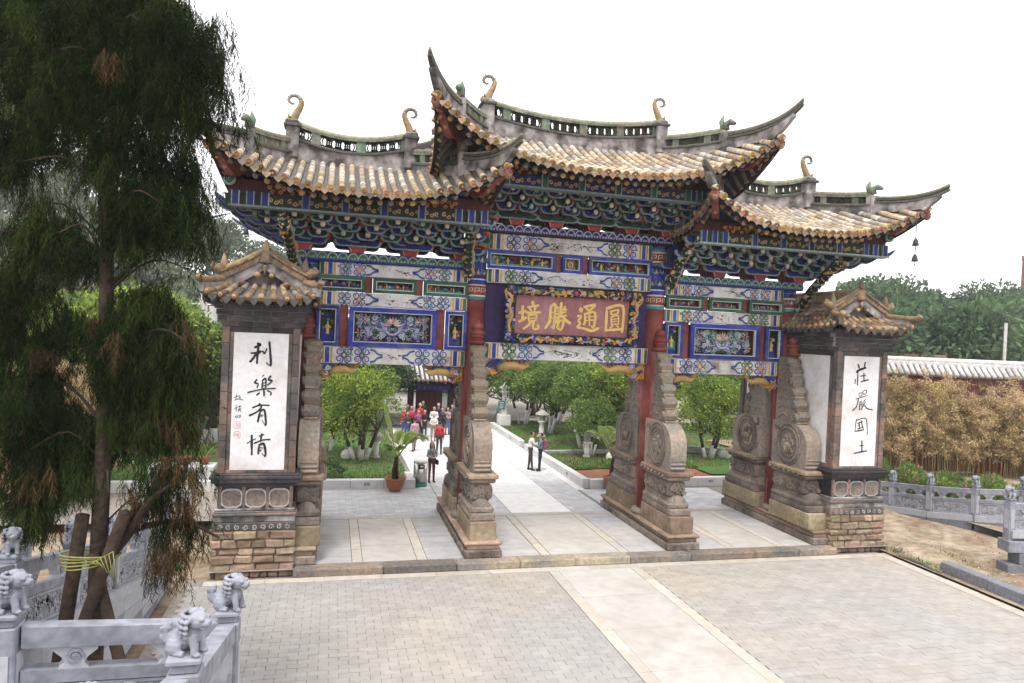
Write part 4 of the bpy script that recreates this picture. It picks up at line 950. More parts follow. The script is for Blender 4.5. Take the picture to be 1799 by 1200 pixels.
RIGHT=[[0.056,8.674,5.591,8.755,5.439],[0.056,8.943,5.662,8.917,5.491],[0.066,8.65,5.375,8.81,5.441,8.972,5.492],[0.056,8.756,5.424,8.635,5.328],[0.031,8.61,5.127,8.6,4.988],[0.036,8.689,5.33,8.694,4.944],[0.031,8.786,5.224,8.985,5.26],[0.036,8.909,5.32,8.922,5.088],[0.041,8.815,5.055,9.085,5.123],[0.02,8.764,4.682,8.787,4.59],[0.02,8.764,4.682,8.871,4.715,8.877,4.623],[0.02,8.795,4.59,8.877,4.623],[0.02,8.906,4.747,8.93,4.655],[0.02,8.905,4.763,9.05,4.797,9.019,4.688],[0.02,8.93,4.655,9.019,4.688],[0.023,8.665,4.51,9.06,4.626],[0.031,8.756,4.512,8.696,4.279,8.558,4.154],[0.031,8.815,4.436,8.812,4.173],[0.02,8.817,4.405,8.906,4.437],[0.02,8.821,4.328,8.911,4.36],[0.025,8.886,4.468,8.903,4.174],[0.023,9.034,4.44,8.866,4.189],[0.025,9.011,4.517,8.944,4.407],[0.031,8.928,4.376,9.102,4.223,9.288,4.189],[0.031,8.719,3.893,8.687,3.506],[0.031,8.722,3.846,8.919,3.911,9.086,3.881,9.146,3.478,9.133,3.4],[0.041,8.687,3.506,8.995,3.554],[0.031,8.764,3.754,8.961,3.818],[0.031,8.817,3.786,8.865,3.584],[0.031,8.886,3.848,8.994,3.57],[0.025,8.774,3.584,8.971,3.647],[0.023,8.786,3.692,8.858,3.708],[0.025,8.86,3.057,9.06,3.073],[0.056,8.96,3.213,8.979,2.902],[0.046,8.691,2.825,9.162,2.902]]
def brush(m, S, fn, mat, sc=1, lift=0.):
    for i, s in enumerate(S):
        P = [(s[j], s[j+1]) for j in range(1, len(s), 2)]; Q = smooth2(P, 4) if len(P) > 2 else [tuple(np.array(P[0])*(1-t)+np.array(P[1])*t) for t in np.linspace(0, 1, 5)]
        n = len(Q); w = []
        for k in range(n):
            t = k/(n-1); w.append(s[0]*sc/2*(.98+.1*math.cos(4*PI*t)+.1*math.sin(i*2.1+5*t))*(1 if .02 < t < .98 else .8))
        # blunt brush ends
        a = np.array(Q[0])-np.array(Q[1]); b = np.array(Q[-1])-np.array(Q[-2]); a = a/(np.linalg.norm(a)+1e-9)*w[0]*.5; b = b/(np.linalg.norm(b)+1e-9)*w[-1]*.5
        Q = [tuple(np.array(Q[0])+a)]+Q+[tuple(np.array(Q[-1])+b)]; w = [w[0]*.55]+w+[w[-1]*.45]
        m.strip(Q, w, fn, mat, 0, .004+.0012*(i % 9)+lift)
pq = thing('name_plaque', (0, -.5, 5.84), 'red name plaque with four gilt Chinese characters in a carved dragon frame', 'plaque')
tilt = R(7)
ct, st_ = math.cos(tilt), math.sin(tilt)
PF = lambda u, v, d: (u, -.42-d*ct-v*st_, 5.86+v*ct-d*st_)      # u across, v up the leaning board
PW, PH = 4.3, 1.68; px0, px1, pz0, pz1 = -1.84, 1.84, .24, 1.42
m = MB(); m.prism([(-2.15, 0), (2.15, 0), (2.15, PH), (-2.15, PH)], PF, 'dark_blue', -.08, 0); m.prism([(px0, pz0), (px1, pz0), (px1, pz1), (px0, pz1)], PF, 'plaque_red', 0, .012); obj('board', m, pq)
GL = [[s[0]*(px1-px0)] + [lerp(px0, px1, s[i]) if i % 2 else lerp(pz1, pz0, s[i]) for i in range(1, len(s))] for s in PLAQ]; i0 = 0
for n_ in (14, 14, 10, 13): m = MB(); brush(m, GL[i0:i0+n_], lambda u, v, d: PF(u, v, d+.012), 'gold_leaf', 1.08, .012); obj('gilt_character', m, pq); i0 += n_
m = MB()
for q in ((-2.15, 0, 2.15, .24), (-2.15, 1.42, 2.15, PH), (-2.15, .24, -1.84, 1.42), (1.84, .24, 2.15, 1.42)):
    m.prism([(q[0], q[1]), (q[2], q[1]), (q[2], q[3]), (q[0], q[3])], PF, 'dark_green', 0, .09)
fr = obj('plaque_frame', m, pq); m = MB()
for k in range(520):
    h = random.random() < .72
    u, v = (random.uniform(-2.1, 2.1), random.choice((random.uniform(.03, .2), random.uniform(1.46, 1.64)))) if h else (random.choice((-1, 1))*random.uniform(1.88, 2.11), random.uniform(.2, 1.5))
    m.strip(spiral((u, v), random.uniform(.035, .07), .012, random.uniform(0, 6), random.choice((-1, 1))*1.2, 8), .015, PF, random.choice(('blue', 'lilac', 'gold', 'orange', 'dark_green', 'blue', 'green', 'deep_red')), .08, random.uniform(.11, .2))
def dragon(m, P, r):
    P = smooth2(P, 5); k = len(P); m.tube([PF(u, v, .15) for u, v in P], [r*(.5+.6*math.sin(PI*min(1, .25+.75*i/k))) for i in range(k)], 'gold', 8)
    for i in range(2, k, 3): m.strip([P[i], (P[i][0]+random.uniform(-.08, .08), P[i][1]+random.choice((-1, 1))*.1)], [.03, .01], PF, random.choice(('gold', 'orange')), .08, .15)
for s in (-1, 1):
    for v in (.12, 1.54):
        dragon(m, [(s*.25, v+.02), (s*.5, v-.05), (s*.75, v+.06), (s*1.0, v-.05), (s*1.25, v+.04), (s*1.5, v-.04), (s*1.8, v+.03)], .032); m.ball(PF(s*.25, v+.03, .17), .075, 'gold', 8)
        for q in (-.4, .5): m.strip([(s*.22, v+.02), (s*.12, v+.02+q*.16)], [.02, .006], PF, 'cream', .1, .2)
    dragon(m, [(s*2.0, .3), (s*2.04, .55), (s*1.96, .8), (s*2.06, 1.05), (s*2.0, 1.3), (s*2.2, 1.5), (s*2.16, 1.34)], .05)
m.ball(PF(0, .1, .16), .075, 'boat_red', 10); m.ball(PF(0, 1.55, .16), .075, 'flower', 10)
obj('frame_carving', m, fr, kind='stuff')
# --- wind bells hanging from the eave corners
def bell(loc, label, drop):
    t = thing('wind_bell', loc, label, 'wind bell', 'wind bells hanging from the eaves'); x, y, z = loc
    m = MB(); m.lathe([(.10, 0), (.085, .06), (.065, .16), (.03, .21), (.012, .23)], loc, 'dark_metal', 10); m.tube([(x, y, z+.2), (x, y, z+drop)], .014, 'dark_metal', 5); obj('bell_body', m, t)
    m = MB(); m.tube([(x, y, z+.02), (x, y, z-.08)], .01, 'dark_metal', 5); m.ball((x, y, z-.09), .025, 'dark_metal', 6); obj('clapper', m, t)
bell((9.62, -3.6, 9.22), 'upper dark wind bell under the outer corner of the right roof', 1.05)
bell((9.62, -3.6, 8.75), 'lower dark wind bell hanging on the same chain below the other', .5)
bell((-10.0, 3.55, 8.95), 'small dark wind bell under the left roof corner against the pale hill', 1.3)
# ================================================================ brick piers with calligraphy
def pier(s):
    lab = 'white plastered brick pier inscribed with four large characters and a signature, left of the archway' if s < 0 else 'white plastered brick pier inscribed with four characters, right of the archway'
    xc = s*8.83; p = thing('inscribed_pier', (xc, 0, -.2), lab, 'pier', 'inscribed piers flanking the archway')
    X0, X1, Y = xc-.92, xc+.92, 2.62
    # rough sandstone footing, stone by stone on the visible faces
    m = MB(); m.box((xc, 0, .42), (1.9, 5.35, 1.28), 'mortar'); obj('footing_core', m, p)
    faces = [('f', X0-.06, X1+.06, -Y-.08)] + [('s', -2.72, 2.6, -s*.99 + xc)]
    mats = ('sandstone', 'sandstone', 'sandstone', 'red_sandstone')
    z = -.24; hs_ = [.16, .21, .2, .17, .22, .21]
    for r_, h in enumerate(hs_):
        x = X0-.06-random.uniform(0, .2)
        while x < X1:
            l = random.uniform(.18, .32) if r_ < 1 else random.uniform(.26, .62); a, b = max(x, X0-.07), min(x+l, X1+.07)
            if X1-b < .15: b = X1+.07; l = b-x
            if b-a > .08:
                mb = MB(); mb.cbox(((a+b)/2, -Y-.0+random.uniform(-.03, .02)*(1 if r_ > 3 else 1.4), z+h/2), (b-a-.02, .26, h-.02-random.uniform(0, .02)), random.choice(mats), .03, jit=.02); obj('footing_stone', mb, p)
            x += l
        if s > 0:
            pass
        z += h
    m = MB()
    for sx in (-1, 1):
        z = -.24
        for h in hs_:
            y = -2.4
            while y < 2.6:
                l = random.uniform(.35, .75); m.cbox((xc+sx*.9+random.uniform(-.02, .02), y+l/2, z+h/2), (.26, l-.02, h-.018), random.choice(mats), .03, jit=.01); y += l
            z += h
    obj('footing_side', m, p, kind='stuff')
    # carved band, weathered courses, mouldings
    m = MB(); z = .93
    for h, w, mat in ((.2, .03, 'grey_brick_frame'), (.16, .0, 'ridge_plaster'), (.07, .03, 'grey_brick_frame'), (.05, -.02, 'brick_joint')):
        m.cbox((xc, 0, z+h/2), (1.84+2*w+.08, 5.24+2*w+.08, h), mat, .02); z += h
    fz = XZ(-Y-.09)
    for k in range(9): m.strip(spiral((X0+.12+k*.2, 1.03), .07, .02, k, 1.2, 8), .014, fz, 'brick_joint', 0, .012)
    m.cbox((xc, 0, 1.72), (1.74, 5.14, .66), 'brick_dark', .01); m.cbox((xc, 0, 1.44), (1.9, 5.3, .06), 'ridge_plaster', .02)
    z = 2.0
    for h, w in ((.06, .0), (.06, .05), (.1, .12), (.08, .16), (.04, .1)): m.cbox((xc, 0, z+h/2), (1.84+2*w, 5.24+2*w, h), 'brick_dark', .015); z += h
    obj('base_moulding', m, p)
    for k in range(3):
        u = xc-.56+.56*k; mb = MB(); c = 'grey_brick_frame'
        P = [(u-.2, 1.55), (u-.12, 1.5), (u+.12, 1.5), (u+.2, 1.55), (u+.24, 1.62), (u+.24, 1.82), (u+.2, 1.9), (u+.12, 1.94), (u-.12, 1.94), (u-.2, 1.9), (u-.24, 1.82), (u-.24, 1.62)]
        mb.prism(P, XZ(-2.57), 'carved_stone', 0, .03); mb.strip(P+[P[0]], .02, XZ(-2.57), 'brick_joint', 0, .045); obj('base_panel', mb, p)
    for k in range(4): mb = MB(); mb.cbox((xc-.84+.56*k, -2.58, 1.72), (.09, .08, .6), 'grey_brick_frame', .01); obj('base_pilaster', mb, p)
    # shaft: brick frame on each face round a white plaster field
    m = MB(); m.box((xc, 0, 4.2), (1.72, 5.08, 3.8), 'brick_joint'); obj('shaft_core', m, p)
    zt, zb = 5.98, 2.34
    def bricks(x0, x1, y0, y1, z0, z1, lz, ax):        # vertical stacks or level courses of brick
        n = max(1, round((z1-z0)/lz)) if ax == 'z' else max(1, round((x1-x0)/lz)) if ax == 'x' else max(1, round((y1-y0)/lz))
        for i in range(n):
            a, b = i/n, (i+1)/n; mb = MB(); q = [x0, x1, y0, y1, z0, z1]; j = 'xyz'.index(ax)*2; u, v = q[j], q[j+1]; q[j], q[j+1] = lerp(u, v, a), lerp(u, v, b)
            mb.cbox(((q[0]+q[1])/2, (q[2]+q[3])/2, (q[4]+q[5])/2), (q[1]-q[0]-.012, q[3]-q[2]-.012, q[5]-q[4]-.012), 'grey_brick_frame' if z0 < 5.8 else 'brick_dark', .008); obj('brick', mb, p)
    for sx in (-1, 1):
        e = xc+sx*.83; bricks(e-.09, e+.09, -2.62, -2.42, zb, zt, .42, 'z')          # corner posts
        f = xc+sx*.69; bricks(f-.055, f+.055, -2.585, -2.5, zb, zt-.13, .5, 'z')     # inner fillet
    bricks(xc-.74, xc+.74, -2.60, -2.45, zt-.13, zt, .5, 'x'); bricks(xc-.74, xc+.74, -2.60, -2.45, zb, zb+.09, .5, 'x')
    m = MB()
    for sx in (-1, 1):
        m.cbox((xc+sx*.83, 2.5, (zb+zt)/2), (.18, .24, zt-zb), 'grey_brick_frame', .02); m.cbox((xc+sx*.87, 0, zt-.08), (.06, 5.0, .16), 'brick_dark', .01); m.cbox((xc+sx*.87, 0, zb+.06), (.06, 5.0, .12), 'grey_brick_frame', .01)
        m.cbox((xc+sx*.865, -2.3, (zb+zt)/2), (.05, .14, zt-zb-.3), 'grey_brick_frame', .01); m.cbox((xc+sx*.865, 2.3, (zb+zt)/2), (.05, .14, zt-zb-.3), 'grey_brick_frame', .01)
    obj('side_frame', m, p)
    m = MB(); m.cbox((xc, -2.55, 4.125), (1.29, .06, 3.42), 'white_plaster', .006); pl = obj('plaster_panel', m, p)
    m = MB(); T = LEFT if s < 0 else RIGHT; i0 = 0
    for n_ in ((8, 11, 6, 10, 5, 7, 4) if s < 0 else (9, 15, 8, 3)): m = MB(); brush(m, T[i0:i0+n_], lambda u, v, d: (u, -2.58-d, v), 'ink', .95); obj('written_character', m, pl); i0 += n_
    if s < 0:
        [obj('seal', q_, pl) for q_ in [MB(), MB()] for _ in [brush(q_, SEAL[:4] if not len(pl.children) > 7 else SEAL[4:], lambda u, v, d: (u, -2.58-d, v), 'seal_red', .9)]]
    m = MB()
    for sx in (-1, 1): m.cbox((xc+sx*.865, 0, 4.1), (.035, 4.5, 3.45), 'white_plaster', .006)
    m.cbox((xc, 2.55, 4.1), (1.3, .06, 3.4), 'white_plaster', .006); obj('plaster_panel', m, p)
    # corbelled courses under the roof
    for i, (z, w) in enumerate(((5.98, .03), (6.12, .10), (6.26, .16), (6.40, .20))):
        m = MB(); m.box((xc, 0, z+.07), (1.8+2*w-.02, 5.2+2*w-.02, .128), 'brick_joint'); obj('corbel_core', m, p)
        n = 5; o = (i % 2)*.5
        for k in range(n+1):
            a, b = max(0, (k-o)/n), min(1, (k+1-o)/n)
            if b-a > .05:
                x0, x1 = xc-.9-w, xc+.9+w; mb = MB(); mb.cbox((lerp(x0, x1, (a+b)/2), -2.6-w+.06, z+.066), ((b-a)*(x1-x0)-.014, .14, .115), 'brick_dark', .008); obj('brick', mb, p)
        m = MB()
        for sx in (-1, 1):
            for k in range(12): m.cbox((xc+sx*(.9+w-.05), -2.55+5.1*(k+.5+o*.5)/12.3, z+.066), (.14, .4, .115), 'brick_dark', .008)
        obj('corbel_course', m, p, kind='stuff')
    m = MB()
    for k in range(7): m.cbox((xc-1.08+.36*k, -2.82, 6.6), (.16, .34, .12), 'brick_dark', .02); m.tube([(xc-.9+.36*k, -2.7, 6.62), (xc-.9+.36*k, -3.0, 6.6)], .055, 'pier_tile', 8)
    for sx in (-1, 1):
        for k in range(16): m.cbox((xc+sx*1.2, -2.6+.345*k, 6.6), (.3, .16, .12), 'brick_dark', .02)
    m.box((xc, 0, 6.6), (2.1, 5.3, .12), 'brick_dark'); obj('rafter_block', m, p)
    OC = 'pier_ochre' if s < 0 else 'ochre_glaze'
    # hip and gable roof, its gable turned to the front
    Rf = thing('x', (0, 0, 0), None, None); Rf.name = 'pier_roof'; WO[Rf.name] = Vector((0, 0, 0)); WO_p = WO[p.name]; Rf.parent = p; Rf.location = -WO_p
    ex, ey, z0 = 1.34, 3.2, 6.68; gx, gy, zg, zr = .92, 2.25, 7.06, 7.56        # eaves, gable foot, ridge
    tm = 'pier_tile' if s < 0 else 'pier_tile_front'
    m = MB()
    def up(q): return .16*abs(q)**4
    def skirt(q, t, side):       # side 0 front 1 back 2 left 3 right; q -1..1 along the eave
        if side < 2: return Vector((xc+q*lerp(ex, gx, t), (-1 if side == 0 else 1)*lerp(ey, gy, t), lerp(z0, zg, t)+up(q)*(1-t)-.06*math.sin(PI*t)))
        return Vector((xc+(-1 if side == 2 else 1)*lerp(ex, gx, t), q*lerp(ey, gy, t), lerp(z0, zg, t)+up(q)*(1-t)-.06*math.sin(PI*t)))
    def upper(yq, t, sx): return Vector((xc+sx*gx*(1-t), yq, lerp(zg, zr, t*(.8+.2*t))))
    def quadgrid(fn, n1, n2, mat, dz_):
        for flip in (0, 1):
            V = [fn(i/n1, j/n2)+Vector((0, 0, dz_-.05*flip)) for i in range(n1+1) for j in range(n2+1)]
            m.add(V, [(i*(n2+1)+j, (i+1)*(n2+1)+j, (i+1)*(n2+1)+j+1, i*(n2+1)+j+1) for i in range(n1) for j in range(n2)], mat, True)
    for sd_ in range(4): quadgrid(lambda a, b, q=sd_: skirt(2*a-1, b, q), 12, 3, 'roof_pan', 0)
    for sx in (-1, 1): quadgrid(lambda a, b, q=sx: upper(lerp(-gy-.1, gy+.1, a), b, q), 4, 4, 'roof_pan', 0)
    for yy in (-gy+.12, gy-.12): m.add([(xc-gx, yy, zg-.1), (xc+gx, yy, zg-.1), (xc, yy, zr)], [(0, 1, 2)], 'ridge_plaster')
    obj('roof_bed', m, Rf)
    st = MB()
    def row(fn, disc, ob, rr=.075):
        P = [fn(t)+Vector((0, 0, .015)) for t in np.linspace(0, 1, 4)]
        for k in range(3):
            mb = MB() if ob else st
            a, b = P[k], P[k+1]; d = (b-a).normalized(); sx_ = d.cross(Vector((0, 0, 1))).normalized(); u_ = sx_.cross(d)
            mb.tube([a, b], [rr*1.06, rr*.94], tm if (s < 0 or random.random() < .8) else 'pier_tile', 9)
            if k == 0 and disc:
                mb.tube([a-d*.02, a+d*.04], rr*1.2, tm, 12); mb.tube([a-d*.035, a-d*.01], rr*.7, 'tile_end', 10); mb.ball(tuple(a-d*.035), rr*.3, tm, 6)
            if ob: obj('eave_tile' if k == 0 else 'roof_tile', mb, Rf)
    for k in range(9): row(lambda t, q=-.9+.225*k: skirt(q, t*.95, 0), True, True); row(lambda t, q=-.9+.225*k: skirt(q, t*.95, 1), True, False)
    nn = 22
    for k in range(nn):
        q = -.95+1.9*(k+.5)/nn
        for sd_, sx in ((2, -1), (3, 1)):
            vis_ = (s > 0 and sx < 0 and q < .2)
            row(lambda t, Q=q, z=sd_: skirt(Q, t*.95, z), True, vis_); row(lambda t, Q=q, z=sx: upper(Q*ey if abs(Q*ey) < gy else math.copysign(gy, Q), t*.95, z), False, False)
    for sd_ in range(4):
        n_ = 8 if sd_ < 2 else 20
        for k in range(n_):
            p_ = skirt(-.92+1.84*(k+.5)/n_, 0, sd_)
            f_ = (lambda u, v, d: (p_.x+u, p_.y+d, p_.z+v)) if sd_ < 2 else (lambda u, v, d: (p_.x+d, p_.y+u, p_.z+v))
            st.prism([(-.1, -.0), (-.1, -.07), (0, -.19), (.1, -.07), (.1, 0)], f_, 'ridge_dark', -.02, .02)
    obj('roof_tiling', st, Rf, kind='stuff')
    # gable verge: plaster band, pierced ochre ridge down each side, small round tiles and beasts
    for fy in (-1, 1):
        for sx in (-1, 1):
            Y_ = fy*(gy+.08); G = lambda t: Vector((xc+sx*lerp(1.02, .02, t), Y_, lerp(zg-.04, zr+.02, .78*t+.22*t*t)))
            m = MB(); n_ = 8
            for lo, hi, w, mat, dy in ((-.16, .10, .08, 'ridge_plaster', 0), (.10, .14, .12, 'ridge_dark', 0), (.14, .30, .07, OC, 0), (.30, .35, .12, 'pier_tile', 0)):
                for i in range(n_):
                    a, b = G(i/n_), G((i+1)/n_); V = []
                    for q in (a, b): V += [(q.x, q.y-w, q.z+lo), (q.x, q.y+w, q.z+lo), (q.x, q.y+w, q.z+hi), (q.x, q.y-w, q.z+hi)]
                    m.add(V, [(0, 3, 2, 1), (4, 5, 6, 7), (0, 1, 5, 4), (1, 2, 6, 5), (2, 3, 7, 6), (3, 0, 4, 7)], mat)
            for i in range(9):
                q = G((i+.5)/9); 
                for da, db_ in ((-.03, .2), (.03, .24), (0, .26)): m.ball((q.x+da*sx, q.y+fy*.07, q.z+db_), .018, 'dark_metal', 5)
            m.tube([G(t)+Vector((0, 0, .37)) for t in np.linspace(0, 1, 7)], .07, 'pier_tile', 8)
            for t in (.18, .5, .85):
                q = G(t)+Vector((0, fy*.08, -.2)); m.tube([q, q+Vector((0, fy*.1, 0))], .075, 'pier_tile', 10); m.tube([q+Vector((0, fy*.1, 0)), q+Vector((0, fy*.115, 0))], .05, 'tile_end', 10)
            obj('verge_ridge', m, Rf)
            m = MB(); q = G(.02)+Vector((0, 0, .3)); m.tube([q, q+Vector((sx*.12, 0, .1)), q+Vector((sx*.3, 0, .12))], [.12, .11, .04], OC, 8); m.tube([q+Vector((0, 0, .02)), q+Vector((-sx*.04, 0, .24)), q+Vector((-sx*.02, 0, .46))], [.11, .09, .015], 'pier_tile', 6)
            m.ball(tuple(q+Vector((sx*.2, 0, .18))), .07, OC, 8); obj('ridge_beast', m, Rf)
            # corner hip with its long projecting tube
            m = MB(); A = skirt(sx, .95, 0 if fy < 0 else 1)+Vector((0, 0, .12)); Bp = skirt(sx, 0, 0 if fy < 0 else 1)+Vector((0, 0, .22)); d = (Bp-A).normalized()
            P = [A, vl(A, Bp, .5)+Vector((0, 0, -.02)), Bp, Bp+d*.14+Vector((0, 0, .1))]
            m.tube(smooth2(P, 4), .085, OC, 10); m.prism([(0, -.12), (1, -.28), (1, -.06), (0, -.03)], lambda u, v, dd: tuple(vl(A, Bp, u)+Vector((0, 0, v))+Vector((d.y, -d.x, 0)).normalized()*dd), 'ridge_plaster', -.06, .06); obj('hip_ridge', m, Rf)
        m = MB(); q = Vector((xc, fy*(gy+.1), zr+.2)); m.cbox(tuple(q), (.26, .24, .3), OC, .05); m.tube([q+Vector((0, 0, .1)), q+Vector((0, 0, .42))], [.12, .03], 'pier_tile', 6); m.lathe([(.14, -.18), (.17, -.12), (.1, -.06)], tuple(q), 'pier_tile', 10)
        m.tube([(xc, fy*(gy+.18), zr-.02), (xc, fy*(gy+.18), zr-.28)], [.05, .02], OC, 6); obj('ridge_beast', m, Rf)
    m = MB(); m.box((xc, 0, zr+.1), (.16, 2*gy, .3), OC); m.tube([(xc, -gy, zr+.3), (xc, gy, zr+.3)], .08, 'pier_tile', 8); obj('main_ridge', m, Rf)
pier(-1); pier(1)
# ================================================================ foliage helpers (numpy)
def np_mesh(name, V, F, mats, mi=None):
    """V (n,3), F (m,4) quads"""
    me = bpy.data.meshes.new(name); n, m = len(V), len(F)
    me.vertices.add(n); me.vertices.foreach_set('co', np.asarray(V, np.float32).ravel())
    me.loops.add(m*4); me.loops.foreach_set('vertex_index', np.asarray(F, np.int32).ravel())
    me.polygons.add(m); me.polygons.foreach_set('loop_start', np.arange(0, m*4, 4, dtype=np.int32)); me.polygons.foreach_set('loop_total', np.full(m, 4, np.int32))
    for q in mats: me.materials.append(MAT[q])
    if mi is not None: me.polygons.foreach_set('material_index', np.asarray(mi, np.int32))
    me.update(calc_edges=True); return me
RNG = np.random.default_rng(5)
def rand_dirs(n):
    d = RNG.normal(size=(n, 3)); return d/np.linalg.norm(d, axis=1)[:, None]
def leaf_quads(P, Dn, Nn, L, Wd):
    """diamond leaves at P along Dn with normals near Nn"""
    S_ = np.cross(Dn, Nn); S_ /= np.linalg.norm(S_, axis=1)[:, None]+1e-9
    L = np.broadcast_to(L, (len(P),))[:, None]; Wd = np.broadcast_to(Wd, (len(P),))[:, None]
    V = np.stack([P, P+Dn*L*.45+S_*Wd*.5, P+Dn*L, P+Dn*L*.45-S_*Wd*.5], 1).reshape(-1, 3)
    F = np.arange(len(P)*4).reshape(-1, 4); return V, F
def crown_points(blobs, n, shell=.55):
    """points in a set of ellipsoid clumps (centre, radii); denser near the surface"""
    w = np.array([b[1][0]*b[1][1]+b[1][0]*b[1][2] for b in blobs]); k = RNG.choice(len(blobs), n, p=w/w.sum())
    c = np.array([b[0] for b in blobs])[k]; r = np.array([b[1] for b in blobs])[k]
    d = rand_dirs(n); d[:, 2] = np.abs(d[:, 2])*np.where(RNG.random(n) < .78, 1, -1)
    rad = 1-(1-shell)*RNG.random(n)**1.6
    rad *= 1+.12*np.sin(7*d[:, 0]+3*k)*np.sin(6*d[:, 1]+k)+.1*np.sin(9*d[:, 2]+2*k)
    return c+d*r*rad[:, None], d
def blob_tree(seed, H, Wd, z0, nb, spread=.62):
    rg = np.random.default_rng(seed); out = []
    for i in range(nb):
        a = 2*PI*i/nb*1.0+rg.uniform(-.4, .4); t = rg.random()**.8; rr = spread*Wd/2*math.sqrt(max(0, 1-(1.2*t-.35)**2))*rg.uniform(.5, 1.1); r = Wd*rg.uniform(.17, .28)
        out.append(((rr*math.cos(a), rr*math.sin(a), z0+(H-z0)*(.16+.68*t)), (r, r, r*rg.uniform(.65, .85))))
    return out
def broadleaf(name, seed, H, Wd, zc, nleaf, L, leafmat, barkmat='bark', lime=0, stems=1, nb=16, dry=0):
    """returns (trunk mesh, crown mesh) with local origin at the base"""
    rg = random.Random(seed); m = MB(); blobs = blob_tree(seed, H, Wd, zc, nb)
    tops = []
    for k in range(stems):
        a = 2*PI*k/stems+rg.uniform(-.3, .3); sp = Wd*.06*(stems > 1); r0 = .035*Wd*(1.25 if stems == 1 else .62)
        b = Vector((sp*math.cos(a), sp*math.sin(a), 0)); e = Vector((sp*3*math.cos(a), sp*3*math.sin(a), zc*rg.uniform(.9, 1.15)))
        P = [b+Vector((0, 0, -.1)), b.lerp(e, .3)+Vector((rg.uniform(-.03, .03)*Wd, rg.uniform(-.03, .03)*Wd, 0)), b.lerp(e, .65), e]
        if lime:
            zl = lime/max(e.z, .1)
            m.tube([b+Vector((0, 0, -.1)), b.lerp(e, zl*.5), b.lerp(e, min(.95, zl))], [r0*1.25, r0*1.05, r0], 'lime_wash', 8)
            m.tube([b.lerp(e, min(.93, zl)), b.lerp(e, .97), e], [r0*.95, r0*.85, r0*.8], barkmat, 7)
        else: m.tube(P, [r0*1.3, r0, r0*.9, r0*.75], barkmat, 8)
        tops.append((e, r0))
    for i, (c, r) in enumerate(blobs):
        e, r0 = tops[i % len(tops)]; c = Vector(c); mid = e.lerp(c, .5)+Vector((0, 0, -.08*Wd*rg.random()))
        m.tube([e+Vector((0, 0, -.05)), mid, c], [r0*.6, r0*.4, r0*.15], barkmat, 5, cap=False)
    P, d = crown_points(blobs, nleaf); dd = d+.9*rand_dirs(nleaf)+np.array([0, 0, -.25]); dd /= np.linalg.norm(dd, axis=1)[:, None]
    V, F = leaf_quads(P, dd, d*.6+rand_dirs(nleaf)*.7, L*RNG.uniform(.7, 1.3, nleaf), L*.55*RNG.uniform(.7, 1.2, nleaf))
    mats = [leafmat]; mi = None
    return m.mesh(name+'_trunk'), np_mesh(name+'_crown', V, F, mats, mi)
TREE_N = {}
def tree(name, meshes, loc, label, cat='tree', group=None, sc=1., rz=0.):
    t = thing(name, loc, label, cat, group); t.scale = (sc, sc, sc) if not hasattr(sc, '__len__') else sc; t.rotation_euler = (0, 0, rz)
    WO[t.name] = Vector((0, 0, 0)); link('trunk', meshes[0], t); c = link('crown', meshes[1], t); c['kind'] = 'stuff'
    WO[t.name] = Vector(loc); return t
# ================================================================ garden beds with white kerbs
def lawn(x0, x1, y0, y1, z, soil=None, nb=9000):
    base = sheet('lawn', x0, x1, y0, y1, z, 'lawn', 12, 12, lambda x, y: .05*math.sin(x*1.3)*math.sin(y*.9))
    n = nb; yb = y0+(y1-y0)*RNG.random(n)**1.7; xb = x0+(x1-x0)*RNG.random(n)
    if soil is not None:
        k = ~soil(xb, yb); xb, yb = xb[k], yb[k]; n = len(xb)
    P = np.stack([xb, yb, np.full(n, z)+.05*np.sin(xb*1.3)*np.sin(yb*.9)], 1); d = rand_dirs(n)*.5+np.array([0, 0, 1.]); d /= np.linalg.norm(d, axis=1)[:, None]
    V, F = leaf_quads(P, d, rand_dirs(n), RNG.uniform(.06, .13, n), .035); g = link('grass', np_mesh('grass', V, F, ['grass'])); tag(g, None, None, None, 'stuff'); return base
sheet('soil', 3.05, 9.9, 5.75, 8.6, .17, 'red_soil', 14, 10, lambda x, y: .04*math.sin(x*3)*math.sin(y*4))
sheet('soil', 10.3, 13, 6.6, 7.6, .2, 'red_soil', 6, 6, lambda x, y: .04*math.sin(x*3)*math.sin(y*4))
lawn(-22, -4.02, 6.1, 23, .2, nb=16000)
lawn(3.1, 9.5, 8.2, 24, .24, nb=9000); lawn(9.3, 26, 6.7, 24, .24, lambda x, y: (y < 8.2) & (x < 11.3), nb=12000)
def kerb(label, segs, h=.34, w=.3):
    k = thing('garden_kerb', (*segs[0][0], 0), label, 'kerb', 'white kerbs round the garden beds')
    for a, b in segs:
        n = max(1, round(math.dist(a, b)/1.25)); d = Vector((b[0]-a[0], b[1]-a[1], 0)); rz = math.atan2(d.y, d.x)
        for i in range(n):
            c = Vector((*a, 0))+d*(i+.5)/n; mb = MB(); mb.cbox((c.x, c.y, h/2-.02), (d.length/n-.01, w, h+.04), 'kerb_white', .012, rz); obj('kerb_stone', mb, k)
            if i % 3 == 1:
                f = Vector((-d.y, d.x, 0)).normalized()*(-w/2-.001) if abs(d.x) > abs(d.y) else Vector((-w/2-.001, 0, 0)); mb = MB(); mb.box((c.x+f.x, c.y+f.y, h*.55), (.22, .012, .1), 'grey_glaze', rz); mb.box((c.x+f.x*1.03, c.y+f.y*1.03, h*.55), (.16, .014, .06), 'concrete', rz); obj('kerb_light', mb, k)
kerb('long white stone kerb edging the left lawn, from the palm pot back along the path', [((-22, 6.02), (-3.85, 5.88)), ((-3.98, 6.05), (-3.98, 7.3))])
